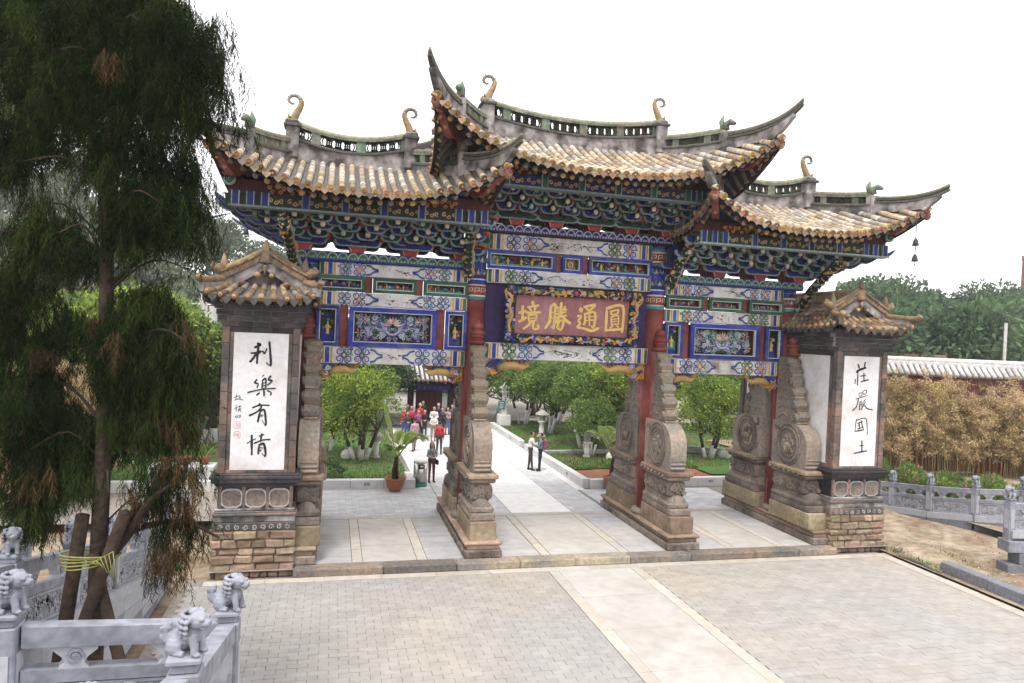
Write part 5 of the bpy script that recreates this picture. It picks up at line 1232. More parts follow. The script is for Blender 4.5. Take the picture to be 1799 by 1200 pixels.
kerb('white stone kerb edging the right garden beds along the path and gate bays', [((2.97, 5.55), (2.9, 14.2)), ((3.13, 5.5), (25, 6.45))])
kerb('far white kerb around the lamp pillar bed at the end of the path', [((2.9, 15.2), (2.9, 22.5))])
# low concrete edging walls inside the right beds
for (a, b, h) in (((3.1, 11.6), (6.6, 11.9), .2), ((8.6, 13.2), (15.5, 10.2), .35)):
    d = Vector((b[0]-a[0], b[1]-a[1], 0)); mb = MB(); mb.cbox(((a[0]+b[0])/2, (a[1]+b[1])/2, .24+h/2), (d.length, .25, h), 'concrete', .02, math.atan2(d.y, d.x)); obj('bed_wall', mb, None, None, None, 'short concrete edging wall crossing the right lawn' if h < .3 else 'slanting concrete edging wall behind the right bay tree', 'wall')
# ---------------------------------------------------------------- garden trees
A = broadleaf('osmanthus', 1, 4.0, 4.0, 1.2, 12500, .135, 'leaf_bright', 'bark', .55, 4, 18)
B_ = broadleaf('osmanthus', 2, 3.4, 3.2, 1.05, 9000, .135, 'leaf_mid', 'bark', .8, 3, 15)
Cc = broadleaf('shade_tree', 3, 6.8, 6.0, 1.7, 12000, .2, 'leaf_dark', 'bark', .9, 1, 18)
Dd = broadleaf('shade_tree', 4, 6.5, 5.5, 1.6, 11000, .2, 'leaf_mid', 'bark', .9, 2, 18)
Ee = broadleaf('bright_tree', 5, 7, 6, 2.2, 10000, .22, 'leaf_bright', 'bark', 0, 1, 18)
tree('round_tree', A, (-5.75, 10.67, .2), 'broad light green rounded tree on the left lawn beside a stone lantern', group='small rounded trees on the lawns')
tree('round_tree', B_, (-7.1, 12.6, .2), 'smaller green tree at the left edge of the left lawn', group='small rounded trees on the lawns', sc=.82, rz=1)
tree('round_tree', A, (11.39, 10.7, .24), 'bright green round tree with whitewashed stems seen through the right bay', group='small rounded trees on the lawns', rz=2, sc=1.0)
tree('round_tree', B_, (5.2, 11.1, .24), 'low bushy tree behind the right stone lantern', group='small rounded trees on the lawns', sc=.8, rz=3)
tree('round_tree', B_, (5.9, 13.6, .24), 'leafy tree with white trunk between the two stone lanterns', group='small rounded trees on the lawns', sc=1.2, rz=.5)
tree('round_tree', A, (7.3, 12.6, .24), 'wide soft green tree right of the lanterns', group='small rounded trees on the lawns', sc=1.1, rz=4)
tree('round_tree', B_, (5.4, 18.6, .24), 'pale tree with two white stems behind the tall lantern', group='small rounded trees on the lawns', sc=1.2, rz=5)
tree('round_tree', B_, (4.9, 22.3, .24), 'whitewashed tree just right of the lamp pillar', group='small rounded trees on the lawns', sc=1.25, rz=2.5)
tree('round_tree', A, (7.2, 23, .24), 'bushy tree against the dark trees at the end of the right lawn', group='small rounded trees on the lawns', sc=1.15, rz=1.3)
tree('round_tree', A, (8.7, 16.3, .24), 'large leafy tree behind the right central column', group='small rounded trees on the lawns', sc=1.3, rz=.2)
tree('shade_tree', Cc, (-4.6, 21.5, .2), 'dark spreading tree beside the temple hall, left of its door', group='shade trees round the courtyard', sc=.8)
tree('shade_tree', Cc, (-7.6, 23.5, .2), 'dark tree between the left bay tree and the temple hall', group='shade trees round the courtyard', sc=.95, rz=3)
for k_, (x_, y_, s_, r_) in enumerate(((2.6, 31, .8, 'first'), (6.2, 33, .95, 'second'), (10.4, 32, .9, 'third'), (14.5, 30, .85, 'fourth'), (19, 30, .9, 'fifth'), (24, 27, .9, 'sixth'), (-12, 29, 1.0, 'leftmost'))): tree('shade_tree', (Dd, Cc, Ee)[k_ % 3], (x_, y_, 0), 'tree in the back row closing the courtyard, '+r_+' from the temple hall', group='back row of courtyard trees', sc=s_, rz=k_)
tree('shade_tree', Cc, (-9.5, 20, .2), 'dark tree filling the left bay behind the round tree', group='shade trees round the courtyard', sc=1.0, rz=2)
tree('shade_tree', Cc, (-12.5, 15, .2), 'dark tree behind the left inscribed pier', group='shade trees round the courtyard', sc=.8, rz=4)
tree('shade_tree', Dd, (3.6, 26, .2), 'tall mid green tree behind the lamp pillar', group='shade trees round the courtyard', sc=.85)
tree('shade_tree', Ee, (7.2, 28, .2), 'light green tree right of the tall lamp pillar tree', group='shade trees round the courtyard', sc=.8, rz=1)
tree('shade_tree', Dd, (11.6, 25, .2), 'mid green tree beyond the right end of the middle bay', group='shade trees round the courtyard', sc=.8, rz=2)
tree('shade_tree', Dd, (16.4, 19, .2), 'mid green tree with orange blossom height above the right bay tree', group='shade trees round the courtyard', sc=.8, rz=3)
tree('shade_tree', Cc, (20, 19, .2), 'dark tree right of the right bay tree beside white plaster', group='shade trees round the courtyard', sc=.75, rz=5)
tree('shade_tree', Cc, (13.5, 21, .2), 'dark tree behind the left side of the right bay tree', group='shade trees round the courtyard', sc=.7, rz=1)
# ---------------------------------------------------------------- potted palms
def frond(m, base, az, L, rise, droop, mat, n=30, wl=.6):
    P = [Vector(base)]; d = Vector((math.cos(az), math.sin(az), 0)); 
    for i in range(1, 13):
        t = i/12; P.append(Vector(base)+d*L*(t*.9)*math.cos(rise)+Vector((0, 0, L*t*math.sin(rise)-droop*t*t*t)))
    m.tube(P, [lerp(.028, .006, i/12) for i in range(13)], 'palm_leaf', 5)
    s = Vector((-d.y, d.x, 0))
    for k in range(n):
        t = .3+.7*k/n; i = min(11, int(t*12)); p = P[i].lerp(P[i+1], t*12-i); tg = (P[i+1]-P[i]).normalized(); l = wl*math.sin(PI*min(1, .18+t*.8))**.7
        for q in (-1, 1):
            a = (s*q*.85+tg*.55+Vector((0, 0, .18))).normalized(); e = p+a*l+Vector((0, 0, -l*.22)); mm = p+a*l*.5; w = tg*.06
            m.add([tuple(p-w*.4), tuple(mm-w), tuple(e), tuple(mm+w), ], [(0, 1, 2, 3)], mat if random.random() < .7 else 'palm_pale')
def pot(name, x, y, z, r, h, label, group=None):
    t = thing(name, (x, y, z), label, 'plant pot', group); m = MB(); m.lathe([(r*.55, 0), (r*.8, h*.35), (r*.97, h*.85), (r*1.1, h*.9), (r*1.1, h), (r*.93, h), (r*.9, h*.88)], (x, y, z), 'terracotta', 20); obj('pot_body', m, t)
    m = MB(); m.lathe([(r*.9, h*.8), (r*.9, h*.9)], (x, y, z), 'red_soil', 16); obj('pot_soil', m, t); return t
def palm(x, y, z, label, fr, group):
    t = thing('potted_palm', (x, y, z), label, 'palm', group); m = MB(); m.tube([(x, y, z), (x-.02, y, z+.35), (x+.02, y, z+.85)], [.13, .12, .07], 'brown_bark', 9); obj('trunk', m, t)
    for (az, L, ri, dr, mt) in fr: m = MB(); frond(m, (x+.02, y, z+.8), az, L, R(ri), dr, mt); obj('frond', m, t)
pot('terracotta_pot', -4.65, 5.4, 0, .37, .5, 'terracotta pot in front of the left lawn kerb holding a palm', 'terracotta pots with palms')
palm(-4.65, 5.4, .42, 'palm with one upright yellow frond in the left terracotta pot', [(R(165), 2.3, 74, .15, 'palm_leaf'), (R(8), 2.1, 52, 1.0, 'palm_pale'), (R(-25), 2.0, 55, .9, 'palm_pale'), (R(60), 1.7, 58, .6, 'palm_leaf'), (R(250), 1.1, 55, .5, 'palm_leaf')], 'palms in terracotta pots')
pot('terracotta_pot', 3.95, 5.15, 0, .37, .5, 'terracotta pot at the corner of the right garden bed holding a palm', 'terracotta pots with palms')
palm(3.95, 5.15, .42, 'bushy palm with drooping fronds in the right terracotta pot', [(R(150), 2.1, 55, .7, 'palm_leaf'), (R(200), 2.0, 58, .8, 'palm_pale'), (R(100), 2.0, 62, .6, 'palm_leaf'), (R(40), 1.9, 55, .7, 'palm_pale'), (R(330), 1.9, 54, .8, 'palm_leaf'), (R(270), 1.5, 58, .6, 'palm_pale')], 'palms in terracotta pots')
# agave-like plants in small pots on white planter boxes
def spiky(x, y, z, label, n=16, L=.55):
    t = thing('spiky_plant', (x, y, z), label, 'plant'); m = MB()
    for k in range(n):
        a = 2*PI*k/n+random.uniform(-.2, .2); ri = R(random.uniform(35, 80)); l = L*random.uniform(.7, 1.1); d = Vector((math.cos(a)*math.cos(ri), math.sin(a)*math.cos(ri), math.sin(ri))); s = Vector((-math.sin(a), math.cos(a), 0))*.035
        p = Vector((x, y, z)); q = p+d*l*.55; e = p+d*l+Vector((math.cos(a)*.08, math.sin(a)*.08, -.06)); m.add([tuple(p-s*.5), tuple(q-s), tuple(e), tuple(q+s)], [(0, 1, 2, 3)], 'leaf_mid')
    obj('leaf_rosette', m, t, kind='stuff')
def planter(x, y, label, w=.95, d=.8, h=.72):
    t = thing('white_planter', (x, y, 0), label, 'planter', 'white plinths for pots'); m = MB(); m.cbox((x, y, h/2), (w, d, h), 'kerb_white', .02); obj('plinth_body', m, t); m = MB(); m.box((x+.06, y-d/2-.004, h*.5), (w*.5, .02, h*.5), 'concrete'); obj('inset_panel', m, t)
planter(10.6, 6.3, 'white block plinth beside the right kerb carrying a small pot')
pot('small_pot', 10.5, 6.3, .72, .2, .3, 'small terracotta pot on the right white plinth', 'small pots on plinths'); spiky(10.5, 6.3, 1.0, 'spiky green plant in the small pot on the right plinth')
planter(-12.2, 6.6, 'white block plinth left of the inscribed left pier carrying pots', 2.2, .8, .8)
for i, (dx, la) in enumerate(((-.6, 'left of three'), (.05, 'middle of three'), (.7, 'right of three'))):
    pot('small_pot', -12.2+dx, 6.6, .8, .22, .3, la+' small terracotta pots on the left white plinth', 'small pots on plinths'); spiky(-12.2+dx, 6.6, 1.08, 'spiky plant growing in the '+la+' pots on the left plinth', 14, .7)
# ---------------------------------------------------------------- stone lanterns, lamp pillar, bin, boulders
def lantern(x, y, z, H, label):
    t = thing('stone_lantern', (x, y, z), label, 'stone lantern', 'stone lanterns on the lawns'); k = H/1.9
    for nm, pr, n in (('lantern_base', [(.27, 0), (.27, .08), (.2, .14), (.15, .2)], 8), ('lantern_shaft', [(.15, .2), (.13, .3), (.15, .5), (.12, .75), (.2, .85), (.26, .95)], 12), ('lantern_box', [(.2, .95), (.2, 1.3)], 6), ('lantern_roof', [(.42, 1.3), (.36, 1.36), (.16, 1.52), (.07, 1.58), (.1, 1.68), (.08, 1.8), (.01, 1.9)], 6)):
        m = MB(); m.lathe([(r*k, q*k) for r, q in pr], (x, y, z), 'concrete' if nm != 'lantern_shaft' else 'path_light', n, n > 6); obj(nm, m, t)
lantern(4.55, 17.1, .22, 1.9, 'taller stone lantern on the right lawn, farther down the path'); lantern(4.96, 10.84, .22, 1.55, 'stone lantern on the right lawn beside the potted palm'); lantern(-5.04, 10.92, .2, 1.5, 'stone lantern beneath the round tree on the left lawn')
t = thing('lamp_pillar', (3.55, 22.1, .2), 'pale stone lamp pillar on a square block at the end of the path', 'lamp pillar')
for nm, pts in (('pillar_base', [((0, 0, .35), (.75, .75, .7))]), ('pillar_shaft', [((0, 0, 1.4), (.3, .3, 1.4))]), ('lamp_house', [((0, 0, 2.2), (.42, .42, .3)), ((0, 0, 2.12), (.56, .56, .06))])):
    m = MB(); [m.cbox((3.55+c[0], 22.1+c[1], .2+c[2]), d, 'path_light', .03) for c, d in pts]; obj(nm, m, t)
m = MB(); m.lathe([(.45, 2.35), (.3, 2.45), (.1, 2.6), (.03, 2.75)], (3.55, 22.1, .2), 'path_light', 4, False); obj('lamp_roof', m, t)
t = thing('notice_sign', (3.35, 21.9, 1.2), 'small teal notice board with pale lettering in front of the lamp pillar', 'sign'); m = MB(); m.box((3.32, 21.88, 1.5), (.42, .03, .56), 'sign_green'); obj('sign_board', m, t); m = MB(); [m.box((3.32, 21.86, 1.66-.11*k), (.28-.06*(k % 2), .01, .04), 'white_plaster') for k in range(4)]; obj('sign_lettering', m, t, kind='stuff')
t = thing('litter_bin', (-3.62, 6.22, 0), 'steel cylindrical litter bin with dark base at the corner of the left kerb', 'litter bin')
m = MB(); m.lathe([(.27, .1), (.27, .95)], (-3.62, 6.22, 0), 'steel', 24); obj('bin_body', m, t); m = MB(); m.lathe([(.28, 0), (.28, .12)], (-3.62, 6.22, 0), 'sign_green', 24); obj('bin_foot', m, t)
m = MB(); m.lathe([(.285, .93), (.28, .99), (.24, 1.01)], (-3.62, 6.22, 0), 'path_light', 24); obj('bin_lid', m, t); m = MB(); m.box((-3.62, 5.955, .78), (.26, .02, .16), 'dark_metal'); m.box((-3.60, 5.94, .8), (.12, .02, .05), 'path_light'); obj('bin_opening', m, t)
def boulder(x, y, z, r, label, mat='lime_wash'):
    m = MB(); m.ball((x, y, z+r*.6), (r, r*.7, r*1.0), mat, 12); m.v = [(a+.12*r*math.sin(9*b+7*c), b+.12*r*math.sin(8*a), c+.12*r*math.sin(7*a+5*b)) for a, b, c in m.v]; obj('boulder', m, None, None, None, label, 'boulder', 'pale boulders on the lawns')
boulder(12.3, 10.6, .2, .33, 'white boulder at the foot of the right bay tree'); boulder(6.0, 10.3, .2, .28, 'pale boulder behind the right potted palm'); boulder(-6.3, 10.9, .2, .28, 'white boulder at the foot of the left round tree')
t = thing('low_shrub', (-7.2, 6.7, .2), 'blue green low shrub behind the left kerb near the pier', 'shrub'); WO[t.name] = Vector((-7.2, 6.7, .2))
P, d = crown_points([((-7.2, 6.8, .45), (.7, .5, .4))], 900); V, F = leaf_quads(P, d, rand_dirs(900), .12, .05); c = link('crown', np_mesh('shrub', V, F, ['leaf_hill']), t, (0, 0, 0)); c['kind'] = 'stuff'
# ================================================================ temple hall at the end of the path
t = thing('temple_hall', (-.8, 23.6, 0), 'dark temple hall with blue painted eaves and tall doorway ending the path', 'building')
m = MB(); m.cbox((-2.0, 25.6, .08), (7, 5, .2), 'concrete', .02); obj('hall_floor', m, t)
for x in (-4.6, -2.2, .35, 1.15): m = MB(); m.lathe([(.2, .15), (.2, 2.75)], (x, 23.6, 0), 'hall_dark' if x != 1.15 else 'hall_blue', 12); obj('hall_column', m, t)
m = MB(); m.cbox((-1.9, 23.6, 2.55), (6.8, .3, .5), 'hall_blue', .02); [m.box((-4.8+.28*k, 23.43, 2.55+.12*(k % 2)), (.16, .03, .1), ('dark_blue', 'gold', 'green', 'blue')[k % 4]) for k in range(22)]; obj('painted_lintel', m, t)
m = MB(); m.cbox((-.9, 23.35, 2.38), (2.3, .08, .36), 'dark_blue', .02); [m.box((-1.7+.33*k, 23.3, 2.38), (.12, .02, .14), 'blue') for k in range(5)]; obj('name_board', m, t)
for x, w in ((-.95, 1.7),): m = MB(); m.box((x, 24.2, 1.25), (w, .1, 2.2), 'hall_dark'); [m.box((x-.6+.4*k, 24.13, 1.25), (.3, .03, 1.9), 'deep_red') for k in range(4)]; obj('door_leaf', m, t)
m = MB(); m.prism([(.95, .15), (1.8, .15), (1.8, 2.4), (.95, 2.4)], lambda u, v, d: (u, 24.0+d, v), 'hall_blue', 0, .12); m.prism([(1.35, .15)]+[(1.65+.0-.3*math.cos(a), 1.3+.6*math.sin(a)) for a in np.linspace(0, PI, 9)][::1]+[(1.95, .15)], lambda u, v, d: (u-.25, 23.97+d, v), 'hall_dark', 0, .02); [m.box((1.72, 23.97, .4+.25*k), (.12, .03, .16), ('orange', 'gold', 'boat_red')[k % 3]) for k in range(8)]; obj('arched_screen', m, t)
m = MB(); P = [(0, 0), (2.4, 1.5)]
for sg in (-1, 1): m.add([(-5.6, 25.6+sg*3.0, 2.85), (1.7, 25.6+sg*3.0, 2.85), (1.7, 25.6, 4.4), (-5.6, 25.6, 4.4)], [(0, 1, 2, 3) if sg < 0 else (3, 2, 1, 0)], 'roof_pan')
m.box((-1.95, 25.6, 2.8), (7.2, 5.8, .08), 'hall_dark'); rf = obj('roof', m, t)
m = MB(); 
for k in range(26): m.tube([(-5.5+.28*k, 22.55, 2.9), (-5.5+.28*k, 25.55, 4.45)], .09, 'coping_tile', 7); m.tube([(-5.5+.28*k, 22.5, 2.87), (-5.5+.28*k, 22.56, 2.9)], .1, 'tile_end', 8)
obj('roof_tiling', m, rf, kind='stuff')
t = thing('bright_backdrop_wall', (-2, 33, 0), 'white wall added behind the dark temple hall for the bright light in its openings', 'building'); m = MB(); m.cbox((-.6, 34, 1.8), (6.5, 1, 4), 'white_plaster', .02); obj('wall', m, t); m = MB(); m.cbox((-.6, 33.4, 2.0), (6.5, .5, .3), 'concrete', .02); m.cbox((-.6, 33.5, 1.2), (6.5, .3, .1), 'dark_metal', .02); obj('ledge', m, t)  # backdrop wall added to stand for bright light through the hall
t = thing('distant_hall', (16.5, 44, 0), 'distant hall with yellow wall and grey tiled roof above the garden trees', 'building'); m = MB(); m.cbox((17, 46, 1.9), (9, 5, 3.2), 'far_wall', .03); m.cbox((18, 49, 3.6), (6, 4, 3), 'far_wall', .03); obj('wall', m, t)
m = MB(); m.add([(12, 43, 1.7), (22, 43, 1.7), (21.6, 46, 3.3), (12.4, 46, 3.3)], [(0, 1, 2, 3)], 'coping_tile'); [m.tube([(12.2+.3*k, 42.95, 1.75), (12.5+.29*k, 46, 3.35)], .09, 'coping_tile', 6) for k in range(33)]; obj('roof', m, t, kind=None)
for i, (x, la) in enumerate(((13.2, 'left of two thin grey poles above the garden trees'), (16.0, 'right of two thin grey poles above the garden trees'))):
    m = MB(); m.tube([(x, 35, 0), (x, 35, 4.6)], .06, 'concrete', 6); m.ball((x, 35, 4.6), .1, 'concrete', 6); obj('thin_pole', m, None, None, None, la, 'pole', 'thin poles behind the trees')
# ================================================================ people
def person(x, y, z, h, label, top, legs, hair='hair', face=0., arms='hang', long=False, lean=0., step=.0, extras=(), shoes='cloth_black', skin_arms=False):
    """one continuous figure grown from tapered limbs, then remeshed into a single skin"""
    t = thing('person', (x, y, z), label, 'person'); k = h/1.7
    J = lambda a, b, c: Vector((a*k, b*k, c*k))
    caps = []                                        # (p, q, r0, r1, material)
    tm, lm = 'cloth_'+top, 'cloth_'+legs
    hip, sh = 0.9, 1.40; off = lean
    caps += [(J(-.07, 0, .95), J(.07, 0, .95), .115, .115, lm), (J(-.06, off*.4, 1.08), J(.06, off*.4, 1.08), .11, .11, tm), (J(-.1, off, 1.32), J(.1, off, 1.32), .105, .105, tm), (J(0, off*.5, 1.1), J(0, off, 1.3), .13, .14, tm)]
    caps += [(J(0, off, 1.38), J(0, off*1.1-.01, 1.5), .055, .05, 'skin'), (J(0, off*1.2-.02, 1.56), J(0, off*1.2-.01, 1.62), .082, .088, 'skin'), (J(0, off*1.2-.1, 1.575), J(0, off*1.2-.09, 1.56), .016, .02, 'skin')]
    for s in (-1, 1):
        kx, ky = .095*s, -.02+step*s*.5
        caps += [(J(.085*s, 0, .9), J(kx, ky*.8, .5), .088, .062, lm), (J(kx, ky*.8, .5), J(kx+.01*s, ky+step*s*.4, .09), .06, .047, lm), (J(kx+.01*s, ky+step*s*.4+.03, .045), J(kx+.02*s, ky+step*s*.4-.12, .035), .04, .035, shoes)]
        S0 = J(.165*s, off, 1.36)
        if arms == 'hang': E, H = J(.22*s, off+.02, 1.1), J(.22*s, off-.05, .86)
        elif arms == 'front': E, H = J(.22*s, off-.02, 1.12), J(.06*s, off-.2, 1.08)
        elif arms == 'reach': E, H = J(.2*s, off-.12, 1.15), J(.07*s, off-.33, 1.2)
        else: E, H = (J(.26*s, off-.05, 1.15), J(.1*s, off-.16, 1.42)) if s > 0 else (J(.22*s, off+.02, 1.1), J(.22*s, off-.05, .86))
        caps += [(S0, E, .052, .043, tm), (E, H, .042, .032, 'skin' if skin_arms else tm), (H, H+(H-E).normalized()*.1*k, .036, .025, 'skin')]
        d_ = (H-E).normalized()
        for f in range(-1, 3): caps.append((H+d_*.07*k, H+d_*(.15-.012*abs(f))*k+J(.014*f, 0, -.01), .011, .009, 'skin'))
    mb = MB()
    for p, q, a, b, mt in caps:
        d = (q-p); L_ = d.length or 1e-3; d.normalize()
        P = [p-d*a*k*.98, p-d*a*k*.7, p, q, q+d*b*k*.7, q+d*b*k*.98]; mb.tube(P, [a*k*.2, a*k*.7, a*k, b*k, b*k*.7, b*k*.2], 'skin', 8)
    me = mb.mesh('tmp'); o = bpy.data.objects.new('tmp', me); C.objects.link(o)
    rm = o.modifiers.new('r', 'REMESH'); rm.mode = 'VOXEL'; rm.voxel_size = .016
    ev = o.evaluated_get(bpy.context.evaluated_depsgraph_get()); m2 = bpy.data.meshes.new_from_object(ev); bpy.data.objects.remove(o); m2.name = 'person_body'
    names = []; m2.materials.clear()
    for c_ in caps:
        if c_[4] not in names: names.append(c_[4]); m2.materials.append(MAT[c_[4]])
    n = len(m2.polygons); ctr = np.zeros(n*3, np.float32); m2.polygons.foreach_get('center', ctr); ctr = ctr.reshape(-1, 3)
    best = np.full(n, 1e9); mi = np.zeros(n, np.int32)
    for p, q, a, b, mt in caps:
        p_, q_ = np.array(p), np.array(q); d = q_-p_; tt = np.clip(((ctr-p_) @ d)/(d @ d+1e-9), 0, 1); ds = np.linalg.norm(ctr-(p_+tt[:, None]*d), axis=1)-(a+(b-a)*tt)*k
        w = ds < best; best[w] = ds[w]; mi[w] = names.index(mt)
    m2.polygons.foreach_set('material_index', mi); m2.polygons.foreach_set('use_smooth', np.ones(n, bool)); m2.update()
    t.rotation_euler = (0, 0, face); WO[t.name] = Vector((0, 0, 0))
    link('body', m2, t)
    m = MB(); hc = J(0, off*1.2+.012, 1.635); m.ball(tuple(hc), (.094*k, .1*k, .092*k), hair, 10); m.v = [(a, b, c) if not (b < hc.y-.045*k and c < hc.z+.03*k) else (a, hc.y-.03*k, max(c, hc.z+.02*k)) for a, b, c in m.v]
    if long: m.tube([J(0, off*1.2+.04, 1.64), J(0, off+.07, 1.5), J(0, off+.09, 1.32)], [.1*k, .105*k, .06*k], hair, 8); [m.tube([J(.075*s, off*1.2, 1.62), J(.09*s, off, 1.48), J(.09*s, off-.02, 1.36)], [.035*k, .04*k, .02*k], hair, 6) for s in (-1, 1)]
    link('hair', m.mesh('hair'), t)
    m = MB()
    for s in (-1, 1): m.ball(tuple(J(.033*s, off*1.2-.096, 1.6)), .011*k, 'hair', 6)
    m.ball(tuple(J(0, off*1.2-.098, 1.535)), (.024*k, .008*k, .007*k), 'boat_red', 6); link('face_detail', m.mesh('face_detail'), t)['kind'] = 'stuff'
    for e in extras:
        m = MB()
        if e == 'bag': m.tube([J(-.13, off-.1, 1.40), J(0, off-.16, 1.2), J(.2, off-.08, .92)], .012*k, 'cloth_black', 5); m.tube([J(-.13, off+.1, 1.40), J(0, off+.15, 1.2), J(.2, off+.08, .92)], .012*k, 'cloth_black', 5); m.cbox(tuple(J(.23, off-.03, .84)), (.08*k, .22*k, .2*k), 'cloth_black', .02)
        if e == 'backpack': m.cbox(tuple(J(0, off+.2, 1.22)), (.3*k, .17*k, .42*k), 'cloth_purple', .05); [m.tube([J(.1*s, off+.13, 1.43), J(.12*s, off-.1, 1.38), J(.13*s, off-.11, 1.2), J(.14*s, off+.1, 1.05)], .018*k, 'cloth_navy', 5) for s in (-1, 1)]
        if e == 'vest': m.lathe([(.19*k, 1.0*k), (.185*k, 1.2*k), (.18*k, 1.36*k)], (0, off, 0), 'cloth_red', 12)
        if e == 'book': m.cbox(tuple(J(.0, off-.3, 1.2)), (.2*k, .03*k, .14*k), 'cloth_khaki', .004)
        link({'bag': 'shoulder_bag', 'backpack': 'backpack', 'vest': 'vest', 'book': 'leaflet'}[e], m.mesh(e), t)
    WO[t.name] = Vector((x, y, z)); return t
G0 = .0
person(-3.1, 6.83, G0, 1.6, 'person in grey sweater and maroon trousers with a black shoulder bag beside the litter bin', 'grey', 'maroon', long=True, arms='front', extras=('bag',), face=R(15))
person(1.62, 9.05, G0, 1.72, 'person in white shirt and dark trousers leaning towards another on the path', 'white', 'charcoal', arms='reach', face=R(80), lean=-.04, step=.08)
person(2.02, 8.85, G0, 1.68, 'person in grey top with red backpack facing the one in white shirt', 'grey', 'navy', arms='reach', face=R(-100), extras=('backpack',))
person(-1.9, 12.9, G0, 1.62, 'person in red jacket partly hidden behind palm fronds', 'red', 'charcoal', arms='hang', face=R(170))
person(-3.0, 13.9, G0, 1.65, 'person in pale clothes walking behind the potted palm', 'pink', 'khaki', step=.14, face=R(-160))
CR = [(-.5, 19.3, 1.6, 'person in pale pink top and jeans with a bag at the right of the crowd', 'pink', 'jeans', dict(long=True, arms='front', extras=('bag',))), (-.95, 19.9, 1.75, 'tall person in navy jacket right of the one in white', 'navy', 'black', dict(hair='grey_hair')), (-1.4, 18.5, 1.72, 'person in white shirt with folded hands at the middle of the crowd', 'white', 'charcoal', dict(arms='front')),
 (-1.62, 17.0, 1.5, 'person in white jacket stooping in front of the crowd', 'white', 'khaki', dict(lean=-.12, arms='front')), (-2.35, 18.0, 1.58, 'person in purple shirt at the front of the crowd', 'purple', 'black', dict(arms='hang', skin_arms=True)), (-2.6, 19.2, 1.66, 'person in red vest standing behind the one in purple', 'purple', 'black', dict(extras=('vest',))),
 (-2.05, 19.7, 1.76, 'tall grey haired person in bright red shirt at the back of the crowd', 'red', 'black', dict(hair='grey_hair')), (-3.05, 18.4, 1.55, 'person in red and black raising a camera at the left of the crowd', 'red', 'blue', dict(arms='photo')), (-3.0, 17.6, 1.5, 'person in dark top with red sleeves at the far left of the crowd', 'charcoal', 'blue', dict(arms='front', long=True)),
 (-1.95, 18.3, 1.55, 'person in black jacket squeezed between purple and white shirts', 'black', 'charcoal', dict(arms='front')), (-.12, 20.0, 1.68, 'person in blue shirt mostly behind the column', 'blue', 'jeans', dict()), (-.85, 19.0, 1.6, 'person in dark clothes with a brown bag behind the pink top', 'charcoal', 'black', dict(extras=('bag',))), (-1.65, 21.6, 1.7, 'dark silhouetted person standing in the temple doorway', 'black', 'black', dict()), (-2.7, 20.4, 1.6, 'dark haired person at the back left of the crowd', 'navy', 'black', dict())]
for x, y, h, la, tp, lg, kw in CR: person(x, y, G0, h, la, tp, lg, face=R(random.uniform(-25, 25)), **kw)
# ================================================================ marble balustrades
def remesh(mb, vox, name, mat):
    o = bpy.data.objects.new('tmp', mb.mesh('tmp')); C.objects.link(o); rm = o.modifiers.new('r', 'REMESH'); rm.mode = 'VOXEL'; rm.voxel_size = vox
    ev = o.evaluated_get(bpy.context.evaluated_depsgraph_get()); m2 = bpy.data.meshes.new_from_object(ev); bpy.data.objects.remove(o); m2.name = name
    m2.materials.clear(); m2.materials.append(MAT[mat]); m2.polygons.foreach_set('use_smooth', np.ones(len(m2.polygons), bool)); m2.polygons.foreach_set('material_index', np.zeros(len(m2.polygons), np.int32)); m2.update(); return m2
def lion_mesh():
    """seated guardian lion facing +x, about .36 m tall, base at z=0"""
    m = MB(); a = 'marble'
    m.ball((-.07, 0, .10), (.10, .085, .10), a, 12); m.ball((-.01, 0, .15), (.1, .075, .1), a, 12); m.ball((.06, 0, .17), (.075, .075, .095), a, 12)
    for s in (-1, 1):
        m.ball((-.07, s*.07, .07), (.075, .04, .075), a, 10); m.tube([(-.05, s*.075, .02), (.03, s*.075, .02)], [.03, .028], a, 8)
        m.tube([(.08, s*.05, .17), (.11, s*.055, .08), (.115, s*.055, .02)], [.04, .03, .03], a, 8); m.ball((.135, s*.055, .02), (.035, .03, .022), a, 8)
    m.ball((.1, 0, .29), (.085, .085, .08), a, 12); m.ball((.175, 0, .272), (.05, .055, .035), a, 10); m.ball((.165, 0, .235), (.042, .045, .02), a, 10); m.ball((.21, 0, .29), (.018, .028, .016), a, 8)
    for s in (-1, 1): m.ball((.165, s*.045, .315), (.025, .022, .018), a, 8); m.ball((.09, s*.085, .32), (.02, .025, .03), a, 8)
    for ring, rr, zz, n in ((0, .088, .34, 8), (1, .1, .30, 9), (2, .105, .255, 9), (3, .1, .21, 8), (4, .085, .17, 6)):
        for i in range(n):
            w = PI*.42+2*PI*.58*(i+.5)/n*1.0; m.ball((.06+rr*1.02*math.cos(w), rr*1.06*math.sin(w), zz), (.024, .024, .021), a, 8)
    m.ball((.06, 0, .36), (.045, .05, .03), a, 8)
    P = [(-.15, 0, .06), (-.19, 0, .1), (-.2, 0, .17), (-.17, 0, .21)]; m.tube(P, [.035, .05, .05, .03], a, 8)
    for i in range(7): m.ball((-.19+.02*math.cos(i*2), .035*math.sin(i*2.2), .08+.022*i), .026, a, 6)
    return remesh(m, .0065, 'lion_carving', 'marble')
LION = lion_mesh()
def panel_relief(m, a, b, z0, z1, fn, n):
    for k in range(n):
        u = random.uniform(.05, .95); v = random.uniform(.12, .88); r = random.uniform(.04, .08)
        m.strip(spiral((lerp(a, b, u), lerp(z0, z1, v)), r, r*.2, random.uniform(0, 6), random.choice((-1, 1))*1.2, 8), r*.22, fn, 'marble_white', -.005, .02)
